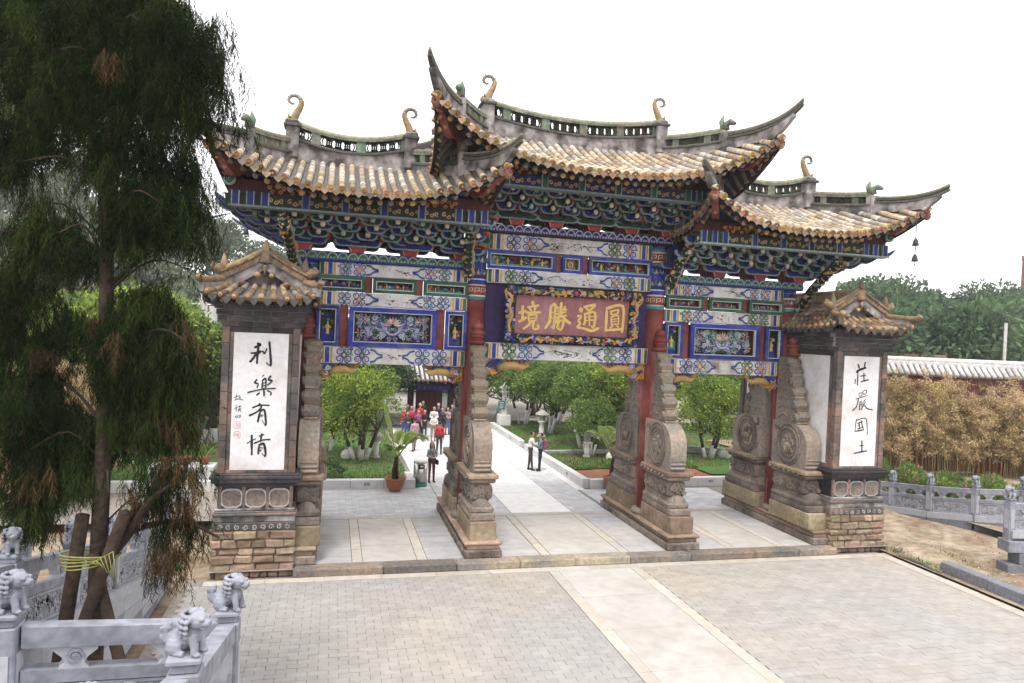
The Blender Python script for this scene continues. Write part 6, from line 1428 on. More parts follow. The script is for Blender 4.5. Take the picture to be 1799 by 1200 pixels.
def balustrade(label, pts, group='carved marble balustrades', h=1.0, post_h=1.02, lions=True, lion_rz=0., lion_s=1., posts=None, rail=True, ped=.0, open_top=True, cloud=True):
    """pts: floor points (x,y,z) where the posts stand"""
    t = thing('marble_balustrade', pts[0], label, 'balustrade', group)
    for i, p in enumerate(pts):
        x, y, z = p; m = MB(); w = .21
        m.cbox((x, y, z+post_h/2-.1), (w, w, post_h+.2), 'marble', .012); m.cbox((x, y, z+post_h+.03), (w*.82, w*.82, .06), 'marble', .01); m.cbox((x, y, z+post_h+.085), (w*1.05, w*1.05, .05), 'marble', .014)
        for q in (-1, 1):
            m.box((x+q*(w/2+.003), y, z+post_h*.48), (.012, w*.62, post_h*.6), 'marble_white'); m.box((x, y+q*(w/2+.003), z+post_h*.48), (w*.62, .012, post_h*.6), 'marble_white')
        obj('post', m, t)
        if lions: o = link('lion', LION, t, (x, y, z+post_h+.11), (0, 0, lion_rz if not hasattr(lion_rz, '__len__') else lion_rz[i]), (lion_s,)*3); o
    for p, q in zip(pts[:-1], pts[1:]):
        p, q = Vector(p), Vector(q); d = q-p; hd = Vector((d.x, d.y, 0)); L_ = hd.length; sl = d.z/L_; u = hd.normalized(); s = Vector((-u.y, u.x, 0))
        a, b = .105, L_-.105
        fn = lambda uu, vv, dd: tuple(p+u*uu+Vector((0, 0, vv+sl*uu))+s*dd)
        m = MB(); m.prism([(a, h-.17), (b, h-.17), (b, h), (a, h)], fn, 'marble', -.08, .08); obj('top_rail', m, t)
        m = MB(); m.prism([(a, h-.47), (b, h-.47), (b, h-.36), (a, h-.36)], fn, 'marble', -.075, .075); obj('lower_rail', m, t)
        m = MB(); m.prism([(a, .1), (b, .1), (b, h-.47), (a, h-.47)], fn, 'marble', -.045, .045)
        for sg in (-1, 1):
            f2 = lambda uu, vv, dd, q_=sg: tuple(p+u*uu+Vector((0, 0, vv+sl*uu))+s*(q_*(.045+dd)))
            panel_relief(m, a+.1, b-.1, .14, h-.5, f2, int(34*L_/1.5))
            m.strip([(a+.05, .13), (b-.05, .13), (b-.05, h-.5), (a+.05, h-.5), (a+.05, .13)], .014, f2, 'marble_white', 0, .012)
        obj('relief_panel', m, t)
        m = MB(); m.prism([(0, -.1), (L_, -.1), (L_, .1), (0, .1)], fn, 'marble_white', -.17, .17); obj('base_rail', m, t)
        if cloud:
            n = 2
            for k in range(n):
                c = lerp(a, b, (k+.5)/n); m = MB()
                m.prism([(c-.11, h-.36), (c+.11, h-.36), (c+.07, h-.31), (c+.1, h-.26), (c+.17, h-.2), (c+.17, h-.17), (c-.17, h-.17), (c-.17, h-.2), (c-.1, h-.26), (c-.07, h-.31)], fn, 'marble_white', -.06, .06)
                for sg in (-1, 1): m.strip(spiral((c, h-.26), .07, .015, 0, 1.5, 10), .012, lambda uu, vv, dd, q_=sg: tuple(p+u*uu+Vector((0, 0, vv+sl*uu))+s*(q_*(.06+dd))), 'marble', 0, .015)
                obj('cloud_support', m, t)
    return t
def wallblock(name, label, mat, poly, y0y1=None, fn=None, d0=0, d1=1, cat='wall', rows=None): ...
# near: terrace landing at left with lion posts, and the rail that climbs the steps towards the viewer
FZ = 2.30
balustrade('near marble balustrade with a lion on its far post, crossing in front of the cypress', [(-9.62, -14.56, FZ+.27), (-7.99, -13.97, FZ-.03)], lion_rz=[R(-12), R(-22)], lion_s=.9, h=1.0, post_h=1.0)
balustrade('nearest marble stair rail with two lion posts climbing towards the viewer', [(-8.0, -16.02, FZ+.46), (-8.33, -17.12, FZ+.52)], lion_rz=[R(-25), R(-25)], lion_s=.8)
t = thing('stair_rail', (-8, -15, FZ), 'short sloping marble rail joining the two nearest lion posts', 'rail')
p, q = Vector((-7.99, -14.07, FZ)), Vector((-8.0, -15.9, FZ+.42)); d = q-p; hd = Vector((d.x, d.y, 0)); L_ = hd.length; u = hd.normalized(); s_ = Vector((-u.y, u.x, 0)); sl = d.z/L_
fn = lambda uu, vv, dd: tuple(p+u*uu+Vector((0, 0, vv+sl*uu))+s_*dd)
m = MB(); m.prism([(.01, .80), (L_, .80), (L_, .97), (.01, .97)], fn, 'marble', -.08, .08); obj('top_rail', m, t)
m = MB(); m.prism([(.01, .0), (L_, .0), (L_, .5), (.01, .5)], fn, 'marble', -.05, .05); panel_relief(m, .1, L_-.1, .1, .45, lambda uu, vv, dd: fn(uu, vv, .05+dd), 30); obj('relief_panel', m, t)
for k in range(2):
    c = L_*(.28+.44*k); m = MB(); m.lathe([(.05, .5), (.09, .58), (.1, .66), (.06, .72), (.09, .8)], (p+u*c+Vector((0, 0, sl*c)))[:], 'marble_white', 12); obj('rail_vase', m, t)
# the stepped landing these rails stand on
st = thing('stone_stairs', (-9.5, -18, -.2), 'grey stone stairs and landing under the near balustrades', 'stairs')
m = MB(); m.cbox((-10.2, -16.0, 1.0), (4.6, 3.2, 2.4), 'marble_dark', .02); obj('landing', m, st)
for k in range(9): m = MB(); m.cbox((-9.0, -17.7-.42*k, 1.1+.22*k*.5), (3.6, .42, 2.6+.22*k), 'marble', .015); obj('step', m, st)
# sloping garden wall with balustrade along the left side stairs
WX = -10.8
rz_ = lambda y: 2.68-.225*(y+9.65)
for lab, x, ys, lz in (('sloping marble balustrade on the garden wall behind the cypress, nearer run', WX, (-13.2, -11.4, -9.3, -7.2, -5.1, -3.1), R(-60)), ('far marble balustrade beyond the side stairs at the left edge', -13.7, (-11, -9, -7, -5, -3), R(-60))):
    balustrade(lab, [(x, y, rz_(y)-1.0-(.35 if x < -12 else 0)) for y in ys], lion_rz=lz, lion_s=.85, group='sloping marble balustrades')
for x, lab in ((WX, 'marble slab retaining wall below the sloping balustrade'), (-13.7, 'marble retaining wall under the far left balustrade')):
    t = thing('retaining_wall', (x, -8, -.2), lab, 'wall'); n = 8
    for k in range(n):
        y0, y1 = lerp(-13.4, -2.9, k/n), lerp(-13.4, -2.9, (k+1)/n)
        for j in range(4):
            tops = [max(-.2, rz_(y)-1.1) for y in (y0, y1)]; z0 = [lerp(-.22, q, j/4) for q in tops]; z1 = [lerp(-.22, q, (j+1)/4)-.008 for q in tops]
            m = MB(); m.prism([(y0+.005, z0[0]), (y1-.005, z0[1]), (y1-.005, z1[1]), (y0+.005, z1[0])], lambda uu, vv, dd: (x+dd, uu, vv), 'marble_white' if (k+j) % 3 else 'marble', -.15, .15); obj('marble_slab', m, t)
t = thing('side_stairs', (-12, -8, -.2), 'pale stone steps between the two sloping balustrades', 'stairs')
for k in range(22): m = MB(); m.cbox((-12.2, -3.4-.42*k, -.2+.05*(k+1)), (2.4, .43, .1*(k+1)), 'marble', .01); obj('step', m, t)
# right: earth slope, curb, balustrade row on its low wall, near pedestal
mb = MB(); NX, NY = 26, 40; V = []; F = []
def earth_z(x, y): return -.14+max(0, (x-10.2))*.035+max(0, min(1, (x-10)/1.5))*.05*math.sin(x*2.1+y)*math.sin(y*1.7)
for i in range(NX+1):
    for j in range(NY+1):
        x, y = lerp(9.62, 24, (i/NX)**1.4), lerp(-14, 5.2, j/NY); V.append((x, y, earth_z(x, y)))
for i in range(NX):
    for j in range(NY): a = i*(NY+1)+j; F.append((a, a+NY+1, a+NY+2, a+1))
mb.add(V, F, 'earth', True); obj('earth_slope', mb, None, kind='structure')
mb = MB()
for k in range(900):
    x, y = 9.8+5*random.random()**1.3, random.uniform(-9, 2); r = random.uniform(.008, .035); mb.ball((x, y, earth_z(x, y)+r*.4), (r*1.2, r, r*.7), random.choice(('earth', 'concrete', 'strip', 'mortar')), 4, False)
obj('gravel', mb, None, kind='stuff')
n = 500; P = np.stack([RNG.choice([9.8, 9.95, 11.3], n)+RNG.normal(0, .12, n), RNG.uniform(-5.5, -2.5, n), np.full(n, -.13)], 1); d = rand_dirs(n)*.7+np.array([0, 0, 1.]); V, F = leaf_quads(P, d, rand_dirs(n), .09, .02); g = link('weeds', np_mesh('weeds', V, F, ['grass'])); g['kind'] = 'stuff'
t = thing('stone_curb', (10, -8, -.2), 'long grey stone curb along the right edge of the plaza', 'curb')
for k in range(6): m = MB(); a, b = -4.85-1.5*k, -6.34-1.5*k; m.cbox((10.0-.02*k, (a+b)/2, -.02), (.34, 1.48, .34), 'marble_dark', .02); obj('curb_stone', m, t)
t = thing('broken_drain', (9.9, -3.2, -.2), 'short broken stone drain edge between the right pier and the curb', 'drain')
for k, (x, y, l, r) in enumerate(((10.0, -2.6, .5, .7), (10.15, -3.0, .4, .5), (9.75, -3.9, .9, .12), (9.75, -4.7, .6, .1))): m = MB(); m.cbox((x, y, -.13), (l if r > .3 else .12, .12 if r > .3 else l, .12), 'carved_stone', .02, r if r > .3 else r-.1); obj('drain_stone', m, t)
def dirn(px_): ...
row = [(16.5, 4.2, .15), (14.75, .95, .22), (14.45, -1.65, .38)]
balustrade('carved marble balustrade row between the earth slope and the flower bed, right of the pier', [(13.3, 3.1, -.22), (13.88, 1.34, 0), (14.03, -.24, .2), (14.5, -1.66, .42), (15.4, -2.63, .58), (16.7, -3.7, .78)], lion_rz=R(200), lion_s=.9, group='right marble balustrades', cloud=True)
balustrade('nearest right marble balustrade standing on a grey block pedestal at the frame edge', [(11.86, -5.15, .98), (13.4, -5.6, 1.05)], lion_rz=R(190), lion_s=.95, group='right marble balustrades', post_h=.9, h=.86)
t = thing('block_wall', (12.6, -5.3, -.2), 'grey stone block pedestal under the nearest right balustrade', 'wall')
for j in range(3):
    for k in range(3): m = MB(); x = 11.72+.62*k+(.3 if j % 2 else 0); m.cbox((x+.31, -5.12-.27*(x+.31-11.8), -.02+.33*j), (.61, .5, .32), 'marble_dark' if j < 2 else 'marble', .015, R(-15)); obj('wall_block', m, t)
t = thing('low_wall', (15, 0, -.2), 'low grey stone wall carrying the right balustrade row', 'wall')
pp = [(13.3, 3.1, -.22), (13.88, 1.34, 0), (14.03, -.24, .2), (14.5, -1.66, .42), (15.4, -2.63, .58), (16.7, -3.7, .78)]
for a, b in zip(pp[:-1], pp[1:]):
    a, b = Vector(a), Vector(b); d = b-a; hd = Vector((d.x, d.y, 0)); u = hd.normalized(); s2_ = Vector((-u.y, u.x, 0)); n = 2
    for k in range(n): m = MB(); a0, b0 = hd.length*k/n+.005, hd.length*(k+1)/n-.005; m.prism([(a0, -.7), (b0, -.7), (b0, -.1+d.z*(k+1)/n), (a0, -.1+d.z*k/n)], lambda uu, vv, dd: (a.x+u.x*uu+s2_.x*dd, a.y+u.y*uu+s2_.y*dd, a.z+vv), 'marble_dark', -.19, .19); obj('wall_stone', m, t)
# flower bed, dried bamboo and the red wall
sheet('flower_bed', 14.25, 36, -8, 16, .3, 'earth', 10, 10, lambda x, y: .05*math.sin(x)*math.sin(y))
wa, wb = Vector((15.0, 9.3, 0)), Vector((31, 3.6, 0))
t = thing('red_wall', (22, 7, 0), 'dark red wall with pale tiled coping behind the dried bamboo', 'wall'); d = wb-wa; rz = math.atan2(d.y, d.x); c = (wa+wb)/2; L_ = d.length
m = MB(); m.cbox((c.x, c.y, 2.4), (L_, .4, 5.0), 'wall_red', .02, rz); obj('wall_body', m, t); u = d.normalized(); s_ = Vector((-u.y, u.x, 0))
if s_.y > 0: s_ = -s_
m = MB(); m.prism([(-.62, 4.85), (-.62, 4.95), (0, 5.45), (.62, 4.95), (.62, 4.85)], lambda uu, vv, dd: tuple(wa+u*dd+s_*uu+Vector((0, 0, vv))), 'roof_pan', 0, L_); m.tube([wa+Vector((0, 0, 5.6)), wb+Vector((0, 0, 5.6))], .16, 'coping_tile', 10); m.tube([wa+Vector((0, 0, 5.42))+s_*.0, wb+Vector((0, 0, 5.42))], .2, 'coping_tile', 8); cp = obj('coping', m, t)
for k in range(60):
    b = wa+u*(.15+.28*k); 
    if (b-wa).length > L_: break
    m = MB(); m.tube([b+s_*.66+Vector((0, 0, 4.93)), b+s_*.05+Vector((0, 0, 5.44))], .105, 'coping_tile', 8); obj('coping_tile', m, cp)
def bamboo_mesh(seed, H=4.6, W_=2.2):
    rg = np.random.default_rng(seed); m = MB(); P = []; D_ = []
    for k in range(34):
        x, y = rg.normal(0, W_*.33), rg.normal(0, .35); h = H*rg.uniform(.65, 1.05); lx, ly = rg.normal(0, .35), rg.normal(0, .2); pts = [(x, y, -.1), (x+lx*.3, y+ly*.3, h*.5), (x+lx, y+ly, h)]; m.tube(pts, [.014, .012, .005], 'bamboo_stem', 4, cap=False)
        for j in range(17):
            tt = rg.uniform(.22, 1.0)**.8; q = np.array([x+lx*tt*tt, y+ly*tt*tt, h*tt])+rg.normal(0, .2, 3)
            for i_ in range(28): P.append(q+rg.normal(0, .085, 3)); 
    P = np.array(P); n = len(P); dd = rand_dirs(n)*.8+np.array([0, 0, -.55]); dd /= np.linalg.norm(dd, axis=1)[:, None]
    V, F = leaf_quads(P, dd, rand_dirs(n), RNG.uniform(.1, .19, n), .036); return m.mesh('bamboo_stems'), np_mesh('bamboo_leaves', V, F, ['bamboo_leaf'])
BM = [bamboo_mesh(11), bamboo_mesh(12, 5.0, 2.5)]
blab = ['behind the right pier', 'second from the right pier', 'above the first lion post', 'above the middle lion posts', 'at the centre of the red wall', 'right of the wall centre', 'near the right frame edge', 'at the right frame edge', 'outermost at the right']
for k in range(9):
    b = wa+u*(1.2+1.5*k)+s_*(1.0+.35*(k % 2)); tb = thing('bamboo_clump', (b.x, b.y, .25), 'dried tan bamboo clump against the red wall, '+blab[k], 'bamboo', 'dried bamboo along the red wall'); tb.rotation_euler = (0, 0, rz+.2*math.sin(k*3)); tb.scale = (1, 1, .90+.09*math.sin(k*2.3))
    WO[tb.name] = Vector((0, 0, 0)); q = BM[k % 2]; link('stems', q[0], tb)['kind'] = 'stuff'; link('leaves', q[1], tb)['kind'] = 'stuff'
def bush_mesh(seed):
    P, d = crown_points([((0, 0, .35), (.75, .55, .5)), ((.5, .1, .3), (.5, .45, .4)), ((-.5, 0, .3), (.5, .4, .4))], 2600); n = len(P); V, F = leaf_quads(P, d+rand_dirs(n)*.8, rand_dirs(n), .1, .05); mi = np.where(RNG.random(n) < .07, 1, 0); return np_mesh('bush_leaves', V, F, ['leaf_mid', 'flower'], mi)
BU = [bush_mesh(1), bush_mesh(2)]
pos = [(14.7, 3.8), (15.9, 4.6), (14.9, 2.2), (16.3, 3.0), (15.1, .7), (16.5, 1.4), (15.3, -.6), (16.7, 0), (16.2, -1.5), (17.6, -1.0), (17.9, .8), (17.6, -2.4)]
rl = ['first', 'second', 'third', 'fourth', 'fifth', 'sixth', 'seventh', 'eighth', 'ninth', 'tenth', 'eleventh', 'twelfth']
for k, (x, y) in enumerate(pos):
    tb = thing('flower_bush', (x, y, .3), 'green bush dotted with pink flowers behind the marble balustrade, %s from the pier' % rl[k], 'bush', 'flower bushes behind the balustrade'); WO[tb.name] = Vector((0, 0, 0)); link('foliage', BU[k % 2], tb)['kind'] = 'stuff'; tb.rotation_euler = (0, 0, k*1.3); tb.scale = (1.1, 1.1, 1.15)
# ================================================================ the cypress at the left, with its props and rope
TX, TY = -9.93, -11.15
cy = thing('cypress_tree', (TX, TY, -.2), 'tall dark drooping cypress at the left with brown dry sprays and propped trunk', 'tree')
def at(px_, py_, dd=8.8):
    """place a branch in the tree from its bearing: metres right of and above the trunk line"""
    return None
ux = Vector((.965, .262, 0)) ; ux = Vector((math.cos(_y-.0), -math.sin(_y), 0)); vy = Vector((math.sin(_y), math.cos(_y), 0))
Q = lambda a, b, z: Vector((TX, TY, 0))+ux*a+vy*b+Vector((0, 0, z))       # a: right, b: away, z: height
m = MB(); m.tube([Q(-.02, 0, -.3), Q(0, 0, 1.6), Q(.02, 0, 3.2), Q(.04, 0, 4.8), Q(.0, 0, 6.6), Q(-.06, 0, 8.6), Q(-.1, 0, 11.0)], [.135, .115, .105, .095, .085, .065, .03], 'brown_bark', 12); tr = obj('trunk', m, cy)
br = []
def limb(pts, r):
    m = MB(); P = smooth2([tuple(p) for p in pts], 4); m.tube(P, [lerp(r, r*.22, i/(len(P)-1)) for i in range(len(P))], 'brown_bark', 7); obj('branch', m, cy); br.append(P)
limb([Q(.05, 0, 2.95), Q(.45, -.1, 3.4), Q(.75, -.15, 3.85), Q(1.1, -.2, 4.1)], .085)
limb([Q(.1, 0, 3.2), Q(.6, .1, 3.45), Q(1.1, .1, 3.5), Q(1.55, 0, 3.35)], .05)
limb([Q(.02, 0, 6.0), Q(-.15, .1, 6.9), Q(-.7, 0, 7.15), Q(-1.5, -.1, 7.1)], .04); limb([Q(.02, 0, 6.3), Q(-.05, -.1, 7.3), Q(-.15, 0, 8.0)], .03)
limb([Q(.03, 0, 6.5), Q(.6, 0, 7.0), Q(1.1, .2, 7.4), Q(1.5, .1, 7.5)], .03); limb([Q(.04, 0, 5.4), Q(.6, -.2, 5.9), Q(1.0, -.3, 5.95), Q(1.35, -.2, 5.6)], .03); limb([Q(.1, 0, 4.6), Q(-.5, .1, 5.2), Q(-1.2, 0, 5.3)], .03)
for k in range(26):
    z = 6.4+4.2*k/26; a = k*2.4; l = 1.15*(1-.35*(z-6.4)/4.2); limb([Q(0, 0, z), Q(0+l*.5*math.cos(a), l*.5*math.sin(a), z+.45), Q(0+l*math.cos(a), l*math.sin(a), z+.3)], .02)
for k in range(12):
    z = 3.4+2.6*k/12; a = k*2.4+.5; l = .8; limb([Q(.02, 0, z), Q(.05+l*.5*math.cos(a), l*.5*math.sin(a), z+.4), Q(.05+l*math.cos(a), l*math.sin(a), z+.2)], .015)
# drooping sprays: each a hanging stem with many short needles on alternating sides
def spray_template(n=20, L=.40):
    V = []
    for i in range(n):
        t = (i+.5)/n; p = np.array([0.05*math.sin(t*2.2)+.05*t*t, 0, -L*t]); a = i*2.4; l = .115*(1-.55*t)+.02; d = np.array([math.cos(a)*.62, math.sin(a)*.62, -.78])*l; s = np.array([-math.sin(a), math.cos(a), 0])*.0065
        V += [p-s, p+s, p+d+s*.35, p+d-s*.35]
    return np.array(V)
ST = spray_template(); pts = []; dry = []
# crown volume: list of clumps (a, b, z, radius a, radius b, radius z, sprays)
CL = [(225, 55, 135, 120, 860), (312, 110, 62, 95, 440), (110, 60, 110, 110, 560), (15, 80, 80, 120, 600), (-10, 260, 60, 80, 260), (-5, 640, 50, 80, 200), (240, 175, 120, 75, 460), (100, 175, 90, 65, 280), (345, 175, 22, 60, 60), (318, 215, 20, 50, 36),
      (225, 265, 70, 50, 150), (60, 240, 65, 60, 150), (130, 250, 50, 50, 60), (285, 330, 54, 62, 240), (240, 355, 46, 60, 130), (305, 400, 24, 50, 60), (45, 290, 40, 40, 50), (60, 430, 80, 60, 260), (25, 530, 55, 60, 200), (95, 600, 40, 60, 90), (230, 405, 62, 42, 130), (280, 420, 36, 40, 90), (180, 330, 30, 40, 30), (120, 470, 40, 50, 50),
      (262, 590, 70, 80, 420), (220, 665, 72, 80, 380), (292, 640, 40, 90, 300), (185, 620, 34, 90, 130), (235, 750, 75, 55, 260), (290, 735, 36, 60, 130), (40, 740, 76, 66, 420), (55, 830, 75, 60, 380), (15, 900, 40, 45, 80), (150, 790, 50, 60, 110), (80, 640, 30, 60, 40),
      (270, 850, 44, 32, 50), (312, 845, 20, 36, 34), (250, 890, 34, 30, 36), (290, 935, 34, 45, 80), (308, 1000, 16, 40, 40), (262, 1000, 9, 26, 16), (228, 930, 16, 26, 14), (40, 930, 50, 35, 90), (110, 860, 40, 40, 90)]
def clump(px_, py_, rx, ry, n):
    k_ = .00715; return ((px_-150-(1165-py_)*.043)*k_, random.uniform(-.15, .15), 1.62+(1165-py_)*k_+.12, rx*k_, max(.2, rx*k_*.85), ry*k_, int(n*1.35))
CL = [clump(*q) for q in CL]
for a, b, z, ra, rb, rz2, n in CL:
    nb_ = 11; nt_ = max(2, n//nb_); d = rand_dirs(nt_)*(RNG.random(nt_)**.45*(1+.16*RNG.normal(size=nt_)))[:, None]
    c_ = np.stack([a+d[:, 0]*ra, b+d[:, 1]*rb, z+d[:, 2]*rz2+.28], 1); az_ = RNG.uniform(0, 2*PI, nt_)*.6+np.arctan2(d[:, 1], d[:, 0])*.4; ln_ = RNG.uniform(.2, .6, nt_)*(.75 if z < 5.8 else 1)
    tt_ = np.linspace(0, 1, nb_)[None]; q = np.stack([c_[:, :1]+np.cos(az_)[:, None]*ln_[:, None]*tt_, c_[:, 1:2]+np.sin(az_)[:, None]*ln_[:, None]*tt_*.8, c_[:, 2:]-.42*tt_**2*ln_[:, None]/.5+.06*tt_], -1).reshape(-1, 3)+RNG.normal(0, .03, (nt_*nb_, 3))
    pts.append(q); dry.append(np.repeat(RNG.random(nt_) < (.45 if z < 4.0 and a > .2 else .015 if z > 7 else .07), nb_))
pts = np.concatenate(pts); dry = np.concatenate(dry); n = len(pts)
base = np.array(Q(0, 0, 0))[None]+pts[:, :1]*np.array(ux)[None]+pts[:, 1:2]*np.array(vy)[None]; base[:, 2] = pts[:, 2]
# two to three sprays hang together from each twig
rep = 2; base = np.repeat(base, rep, 0)+RNG.normal(0, .035, (n*rep, 3)); dry = np.repeat(dry, rep); n = len(base)
sc = RNG.uniform(.5, 1.1, n)*np.where(dry, .9, 1); an = RNG.uniform(0, 2*PI, n); tl = RNG.normal(0, .28, n)
ca, sa, ct2, st2 = np.cos(an), np.sin(an), np.cos(tl), np.sin(tl)
T0 = ST[None]*sc[:, None, None]; X = T0[..., 0]*ct2[:, None]+T0[..., 2]*st2[:, None]; Z = -T0[..., 0]*st2[:, None]+T0[..., 2]*ct2[:, None]
V = np.stack([X*ca[:, None]-T0[..., 1]*sa[:, None], X*sa[:, None]+T0[..., 1]*ca[:, None], Z], -1)+base[:, None]
F = np.arange(V.shape[0]*V.shape[1]).reshape(-1, 4); mi = np.repeat(np.where(dry, 1, 0), V.shape[1]//4)
c = link('crown', np_mesh('cypress_sprays', V.reshape(-1, 3), F, ['cypress_leaf', 'cypress_dry'], mi), cy, (0, 0, 0)); c['kind'] = 'stuff'
for lab, A_, B__, r in (('upright log prop left of the cypress trunk', Q(-.62, -.15, -.2), Q(-.14, -.1, 3.6), .09), ('slanting log prop crossing in front of the cypress trunk', Q(-.7, -.6, -.2), Q(.46, -.22, 3.7), .078), ('slanting log prop on the right of the cypress trunk', Q(1.05, -.25, -.2), Q(.06, -.22, 3.15), .075)):
    m = MB(); m.tube([A_, A_.lerp(B__, .5)+Vector((.015, 0, 0)), B__], [r*1.05, r, r*.92], 'brown_bark', 10); obj('log_prop', m, None, None, None, lab, 'prop', 'log props under the cypress')
t = thing('rope', tuple(Q(0, 0, 3.0)), 'yellow green straw rope tying the props to the cypress trunk', 'rope'); m = MB()
for k in range(5): m.tube([Q(-.02+(.30+.012*k)*math.cos(w), -.1+(.27+.01*k)*math.sin(w), 3.0+.028*k+.05*math.cos(w+.4*k)) for w in np.linspace(0, 2*PI, 21)], .010, 'rope', 5)
for k in range(6): m.tube([Q(.12, -.42, 3.06), Q(.2+.05*k, -.45, 3.12+.03*k), Q(.3+.04*k, -.43, 3.1-.05*k)], .008, 'rope', 4)
obj('rope_coil', m, t)
# ================================================================ wooded hills and far things
def hill(name, cx, cy, rx, ry, h, mat='hill'):
    m = MB(); n = 40; V = []; F = []
    for i in range(n+1):
        for j in range(n+1):
            x, y = (i/n*2-1)*rx, (j/n*2-1)*ry; r = math.hypot(x/rx, y/ry); V.append((cx+x, cy+y, -.4+h*max(0, 1-r*r)**1.3+h*.06*math.sin(x*.2)*math.cos(y*.17)*max(0, 1-r)))
    for i in range(n):
        for j in range(n): a = i*(n+1)+j; F.append((a, a+n+1, a+n+2, a+1))
    m.add(V, F, mat, True); obj(name, m, None, kind='structure')
    return lambda x, y: -.4+h*max(0, 1-((x-cx)/rx)**2-((y-cy)/ry)**2)**1.3
hl = hill('left_hill', -48, 80, 60, 50, 15); hr = hill('right_hill', 100, 84, 75, 52, 11)
HT = [broadleaf('hill_tree', s, 9, 8.5, 2.0, 5200, .5, 'leaf_hill', 'bark', 0, 1, 20) for s in (21, 22, 23)]
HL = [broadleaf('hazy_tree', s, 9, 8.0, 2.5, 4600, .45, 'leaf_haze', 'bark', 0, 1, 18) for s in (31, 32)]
k = 0
rg = random.Random(3)
for (d0, d1, n, px0, px1) in ((62, 70, 9, 1480, 1900), (76, 84, 9, 1440, 1900), (92, 100, 8, 1400, 1880)):
    for i in range(n):
        px_ = lerp(px0, px1, (i+.5)/n)+rg.uniform(-14, 14); dd = rg.uniform(d0, d1); az = _y+math.atan((px_-900)/1238.)
        x, y = -7.127+dd/math.cos(az-_y)*math.sin(az), -21.1+dd/math.cos(az-_y)*math.cos(az)
        s = rg.uniform(.8, 1.25); t = tree('hill_tree', HT[k % 3], (x, y, hr(x, y)-.5), 'leafy green tree in the %s row of the right hillside, %s along it' % (('nearest', 'middle', 'farthest')[(62, 76, 92).index(d0)], rl[i]), group='trees on the right hillside', sc=(s, s, s*rg.uniform(.85, 1.25)), rz=rg.uniform(0, 6)); k += 1
for (d0, d1, n, px0, px1) in ((40, 46, 5, 180, 420), (56, 64, 8, -60, 560), (75, 85, 9, -60, 560), (98, 112, 8, -40, 560)):
    for i in range(n):
        px_ = lerp(px0, px1, (i+.5)/n)+rg.uniform(-15, 15); dd = rg.uniform(d0, d1); az = _y+math.atan((px_-900)/1238.)
        x, y = -7.127+dd/math.cos(az-_y)*math.sin(az), -21.1+dd/math.cos(az-_y)*math.cos(az)
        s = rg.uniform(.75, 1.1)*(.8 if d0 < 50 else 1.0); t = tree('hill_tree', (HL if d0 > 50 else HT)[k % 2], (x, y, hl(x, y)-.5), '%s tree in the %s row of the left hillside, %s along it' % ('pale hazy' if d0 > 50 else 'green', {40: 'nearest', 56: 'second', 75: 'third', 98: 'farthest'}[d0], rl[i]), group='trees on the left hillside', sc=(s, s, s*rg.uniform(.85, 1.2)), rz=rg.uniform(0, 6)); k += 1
def far(px_, dd): az = _y+math.atan((px_-900)/1238.); return (-7.127+dd/math.cos(az-_y)*math.sin(az), -21.1+dd/math.cos(az-_y)*math.cos(az))
# bright shrubs and dried bamboo behind the cypress
for k, (px_, dd, s, mm) in enumerate(((190, 27, 1.0, Ee), (90, 29, 1.0, Dd), (265, 31, 1.0, Ee), (15, 26, .95, Ee), (345, 33, .95, Dd))):
    x, y = far(px_, dd); tree('garden_tree', mm, (x, y, 0), '%s green tree behind the cypress, %s in its row' % ('bright' if mm is Ee else 'mid', ('second', 'first', 'third', 'nearest', 'last')[k]), group='garden trees behind the cypress', sc=s, rz=k)
for k, (px_, dd) in enumerate(((20, 21), (110, 22.5))):
    x, y = far(px_, dd); tb = thing('bamboo_clump', (x, y, -.2), 'dried tan bamboo behind the cypress and left balustrade, %s from the frame edge' % rl[k], 'bamboo', 'dried bamboo behind the cypress'); WO[tb.name] = Vector((0, 0, 0)); q = BM[k % 2]; link('stems', q[0], tb)['kind'] = 'stuff'; link('leaves', q[1], tb)['kind'] = 'stuff'; tb.rotation_euler = (0, 0, k)
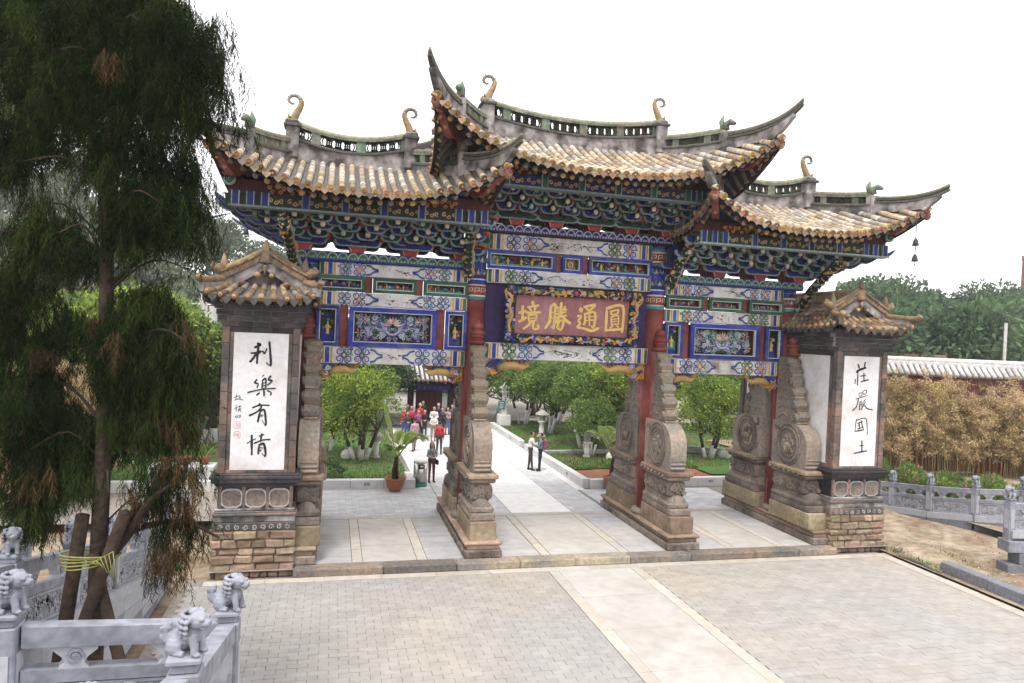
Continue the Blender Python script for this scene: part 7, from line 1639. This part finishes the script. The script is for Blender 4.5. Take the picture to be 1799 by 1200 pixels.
for k, (px_, dd, z1, la) in enumerate(((357, 34, 6.6, 'taller pale concrete post with a lamp behind the left pier'), (374, 36, 6.2, 'second pale concrete post close to the left pier'))):
    x, y = far(px_, dd); t = thing('concrete_post', (x, y, 0), la, 'post', 'concrete posts by the left pier'); m = MB(); m.tube([(x, y, -.3), (x, y, z1+1.6)], .2, 'concrete', 10); obj('shaft', m, t); m = MB(); m.tube([(x-1.2, y, z1+.2), (x+1.2, y, z1+.2)], .06, 'steel', 6); obj('pipe', m, t)
x, y = far(1797, 110); t = thing('brick_chimney', (x, y, 0), 'distant brick chimney rising at the right edge above the trees', 'chimney'); m = MB(); m.lathe([(.9, 0), (.7, 20.6), (.8, 20.8), (.8, 21.4)], (x, y, 0), 'far_brick', 16); obj('shaft', m, t)
x, y = far(1765, 58); m = MB(); m.tube([(x, y, 0), (x, y, 8.6)], .12, 'concrete', 8); obj('utility_pole', m, None, None, None, 'plain concrete pole among the trees on the right hillside', 'pole')
x, y = far(1600, 60); m = MB(); m.cbox((x, y, 4.0), (5, 2, 3.4), 'far_brick', .05, -.6); obj('brick_shed', m, None, None, None, 'low brick shed below the hillside trees right of the pier', 'building')
x, y = far(1797, 72); t = thing('far_house', (x, y, 0), 'small white house with dark roof half hidden in hillside trees', 'building'); m = MB(); m.cbox((x, y, 6.6), (4, 3, 2.2), 'concrete', .03, -.6); obj('wall', m, t); m = MB(); m.cbox((x, y, 7.9), (5, 4, .4), 'ridge_dark', .05, -.6); obj('roof', m, t)

# ================================================================ light haze
m = MB(); m.box((10, 70, 18), (500, 240, 38.6), 'marble'); hz = obj('haze', m, None, kind='stuff')
hm = bpy.data.materials.new('haze'); hm.use_nodes = True; hn = hm.node_tree; hn.nodes.clear(); pv = hn.nodes.new('ShaderNodeVolumePrincipled'); pv.inputs['Color'].default_value = (.93, .95, 1, 1); pv.inputs['Density'].default_value = .0006; pv.inputs['Anisotropy'].default_value = .2
ho = hn.nodes.new('ShaderNodeOutputMaterial'); hn.links.new(pv.outputs[0], ho.inputs['Volume']); hz.data.materials.clear(); hz.data.materials.append(hm)
